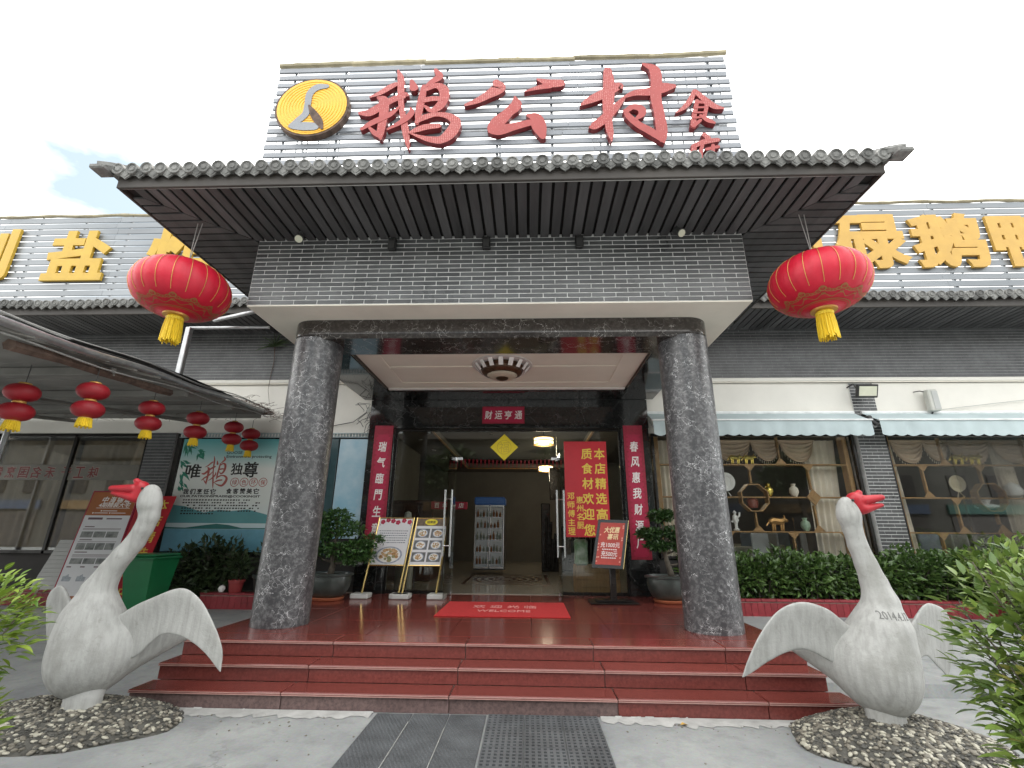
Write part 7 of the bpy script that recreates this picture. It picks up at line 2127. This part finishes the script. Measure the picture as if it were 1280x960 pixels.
# ================================================================== FOREGROUND SHRUBS
me_leaf = []
for k in range(4):
    z = MB(); L, Wd_ = 1.0, .40
    n = 5; vs = []; fs = []
    for i in range(n + 1):
        u = i / n; w = Wd_ * .5 * math.sin(pi * u ** .8) ** .9 if 0 < u < 1 else 0.0
        zc = -.10 * (1 + k * .5) * u * u
        vs += [(u, -w, zc + w * .35), (u, 0, zc), (u, w, zc + w * .35)]
    for i in range(n):
        a = 3 * i; fs += [(a, a + 3, a + 4, a + 1), (a + 1, a + 4, a + 5, a + 2)]
    z.raw(vs, fs); me_leaf.append(vs and (vs, fs))
def shrub(label, base, ells, stems, n, L, lm, tipm, seed, npart, extra=0):
    t = thing('young_shrub', label, 'shrub', base); rr_ = random.Random(seed)
    protos = {}
    for k in range(4):
        for m_ in (lm, tipm):
            z = MB(); z.raw(*me_leaf[k]); protos[k, m_.name] = proto_mesh(z, 'leaf', m_)
    tips = []
    q = MB()
    for (c, r) in ells:
        for _ in range(stems):
            d = Vector((rr_.gauss(0, .6), rr_.gauss(0, .6), abs(rr_.gauss(.6, .4)))).normalized()
            tip = Vector((c[0] + d.x * r[0], c[1] + d.y * r[1], c[2] + d.z * r[2]))
            b = Vector((base[0] + rr_.gauss(0, .05), base[1] + rr_.gauss(0, .05), 0.0)); m_ = (b + tip) / 2 + Vector((rr_.gauss(0, .06), rr_.gauss(0, .06), .08))
            q.tube([b, m_, tip], [.010, .006, .003], 5, cap=False); tips.append((b, m_, tip, c))
    q.build('stem', M['bark'], t)
    spots = []
    for b, m_, tip, c in tips:
        for j in range(n):
            u = .30 + .72 * j / n; p = (b * (1 - u) ** 2 + m_ * 2 * u * (1 - u) + tip * u * u)
            ax = (tip - m_).normalized(); a = j * 2.4 + rr_.random(); o = ax.orthogonal().normalized(); o2 = ax.cross(o)
            d = (o * math.cos(a) + o2 * math.sin(a)) * (1.0 - .45 * max(0, u - .6)) + ax * (.35 + .9 * max(0, u - .7)) + Vector((0, 0, .15)); out = (p - Vector(c)); out.z *= .3
            d += out * .6; spots.append((p + d.normalized() * .015, d.normalized(), u))
    for (c, r) in ells:
        for _ in range(extra):
            d = Vector((rr_.gauss(0, 1), rr_.gauss(0, 1), rr_.gauss(0, 1))).normalized(); s_ = .55 + .45 * rr_.random()
            p = Vector((c[0] + d.x * r[0] * s_, c[1] + d.y * r[1] * s_, c[2] + d.z * r[2] * s_))
            if p.z < .06: continue
            dr = Vector((d.x + rr_.gauss(0, .45), d.y + rr_.gauss(0, .45), d.z * .5 + .35 + rr_.gauss(0, .3))).normalized()
            spots.append((p, dr, .4 + .6 * s_ if d.z > .2 else .5))
    stf = MB(); cam_p = Vector((.4, 0, 1.45))
    spots.sort(key=lambda s_: (s_[0] - cam_p).length)
    for i, (p, d, u) in enumerate(spots):
        up = Vector((rr_.gauss(0, .25), rr_.gauss(0, .25), 1)); sd = up.cross(d)
        if sd.length < 1e-3: continue
        sd.normalize(); nn = d.cross(sd)
        l = L * (.6 + .65 * rr_.random()) * (1.0 if u < .85 else .75); m_ = tipm if (u > .9 and rr_.random() < .55) else lm; k = rr_.randrange(4)
        mt = Matrix((d, sd, nn)).transposed()
        if i < npart:
            o_ = bpy.data.objects.new('leaf', protos[k, m_.name]); COL.objects.link(o_); o_.parent = t
            o_.location = p - rootloc(t); o_.rotation_euler = mt.to_euler(); o_.scale = (l, l, l)
        else:
            stf.raw([tuple(p + mt @ (Vector(v) * l)) for v in me_leaf[k][0]], me_leaf[k][1])
    stf.build('foliage', lm, t, kind='stuff', smooth=True)
shrub('tall glossy shrub with bronze tips at the right edge in front of the goose', (2.66, 2.15, 0),
      [((2.52, 2.2, .98), (.36, .30, .40)), ((2.55, 2.05, .72), (.40, .3, .38)), ((2.45, 2.0, .42), (.34, .3, .35)), ((2.9, 2.3, 1.05), (.45, .35, .44)), ((2.75, 1.95, .45), (.5, .3, .4)), ((2.70, 2.1, .85), (.4, .3, .4))], 11, 13, .080, M['leaf_right'], M['leaf_tip'], 51, 280, 900)
shrub('bright green young shrub at the left edge beside the left pebble mound', (-2.42, 2.3, 0),
      [((-2.24, 2.3, 1.0), (.28, .28, .28)), ((-2.30, 2.2, .74), (.28, .28, .25)), ((-2.55, 2.3, .95), (.35, .3, .33)), ((-2.45, 2.2, .85), (.3, .3, .3)), ((-2.22, 2.25, .60), (.25, .25, .22))], 10, 13, .070, M['leaf_bright'], M['leaf_tip'], 52, 240, 750)
shrub('loose young shrub with upright sprigs at the right end of the hedge', (7.9, 7.75, .2),
      [((7.7, 7.7, 1.1), (.55, .3, .35)), ((8.4, 7.7, 1.15), (.6, .3, .42)), ((7.3, 7.75, .95), (.4, .25, .25)), ((9.0, 7.7, 1.1), (.6, .3, .4))], 12, 11, .15, M['leaf_right'], M['leaf_tip'], 53, 0, 120)

# ================================================================== ACROSS THE STREET (out of view, height and length shaped to darken the glass reflections)
M['fascia_green'] = mat('dull green shop board', (.015, .06, .05), .6)
M['fascia_brown'] = mat('dull ochre shop board', (.12, .075, .03), .6)
ob = thing('shop_row', 'row of low shops across the street behind the viewer', 'building', (0, -20, 0))
q = MB(); q.box(-80, 80, -26, -20, 0, 8.5); q.build('wall', mat('dull render', (.055, .055, .05), .9, var=.3, scale=.4), ob)
q = MB(); q.box(-80.3, 80.3, -26, -19.6, 8.5, 9.0, .05); q.build('parapet', M['in_ceiling'], ob)
for k in range(15):
    x = -49 + 7 * k
    q = MB(); q.box(x - 2.6, x + 2.6, -19.98, -19.9, .1, 2.7); q.build('shop_opening', M['dark_void'], ob)
    q = MB(); q.box(x - 2.8, x + 2.8, -19.95, -19.75, 2.9, 3.6, .02); q.build('shop_fascia', [M['fascia_green'], M['dark_print'], M['fascia_brown'], M['dark_print']][k % 4], ob)
    for dx in (-1.5, 1.5):
        for zz in (4.2,):
            q = MB(); q.box(x + dx - .7, x + dx + .7, -19.98, -19.9, zz, zz + 1.6); q.build('window', M['black_frame'], ob)
rr = random.Random(91)
for i, x in enumerate((-22, -13, -5.5, 3, 11, 19)):
    tr = thing('street_tree', ['first', 'second', 'third', 'fourth', 'fifth', 'sixth'][i] + ' street tree from the left before the shops behind the viewer', 'tree', (x, -15.5, 0), 'street trees across the road')
    q = MB(); q.tube([(x, -15.5, 0), (x + .1, -15.4, 2.0), (x - .1, -15.5, 3.6), (x, -15.5, 5.2)], [.2, .16, .13, .06], 8)
    for k in range(6):
        a = k * 1.05; q.tube([(x, -15.5, 2.8 + .3 * k), (x + 1.0 * math.cos(a), -15.5 + 1.0 * math.sin(a), 4.0 + .3 * k), (x + 1.9 * math.cos(a), -15.5 + 1.9 * math.sin(a), 4.8 + .3 * k)], [.08, .05, .02], 5)
    q.build('trunk', M['bark'], tr)
    q = MB(); ells = [((x + 1.6 * math.cos(k * 1.05) * (.4 + .6 * rr.random()), -15.5 + 1.6 * math.sin(k * 1.05) * (.4 + .6 * rr.random()), 4.6 + 1.6 * rr.random()), (1.3, 1.2, 1.0)) for k in range(7)]
    leaf_cloud(q, rr, ells, 1500, .5, .3, shell=.4); q.build('crown', M['leaf_dark'], tr)
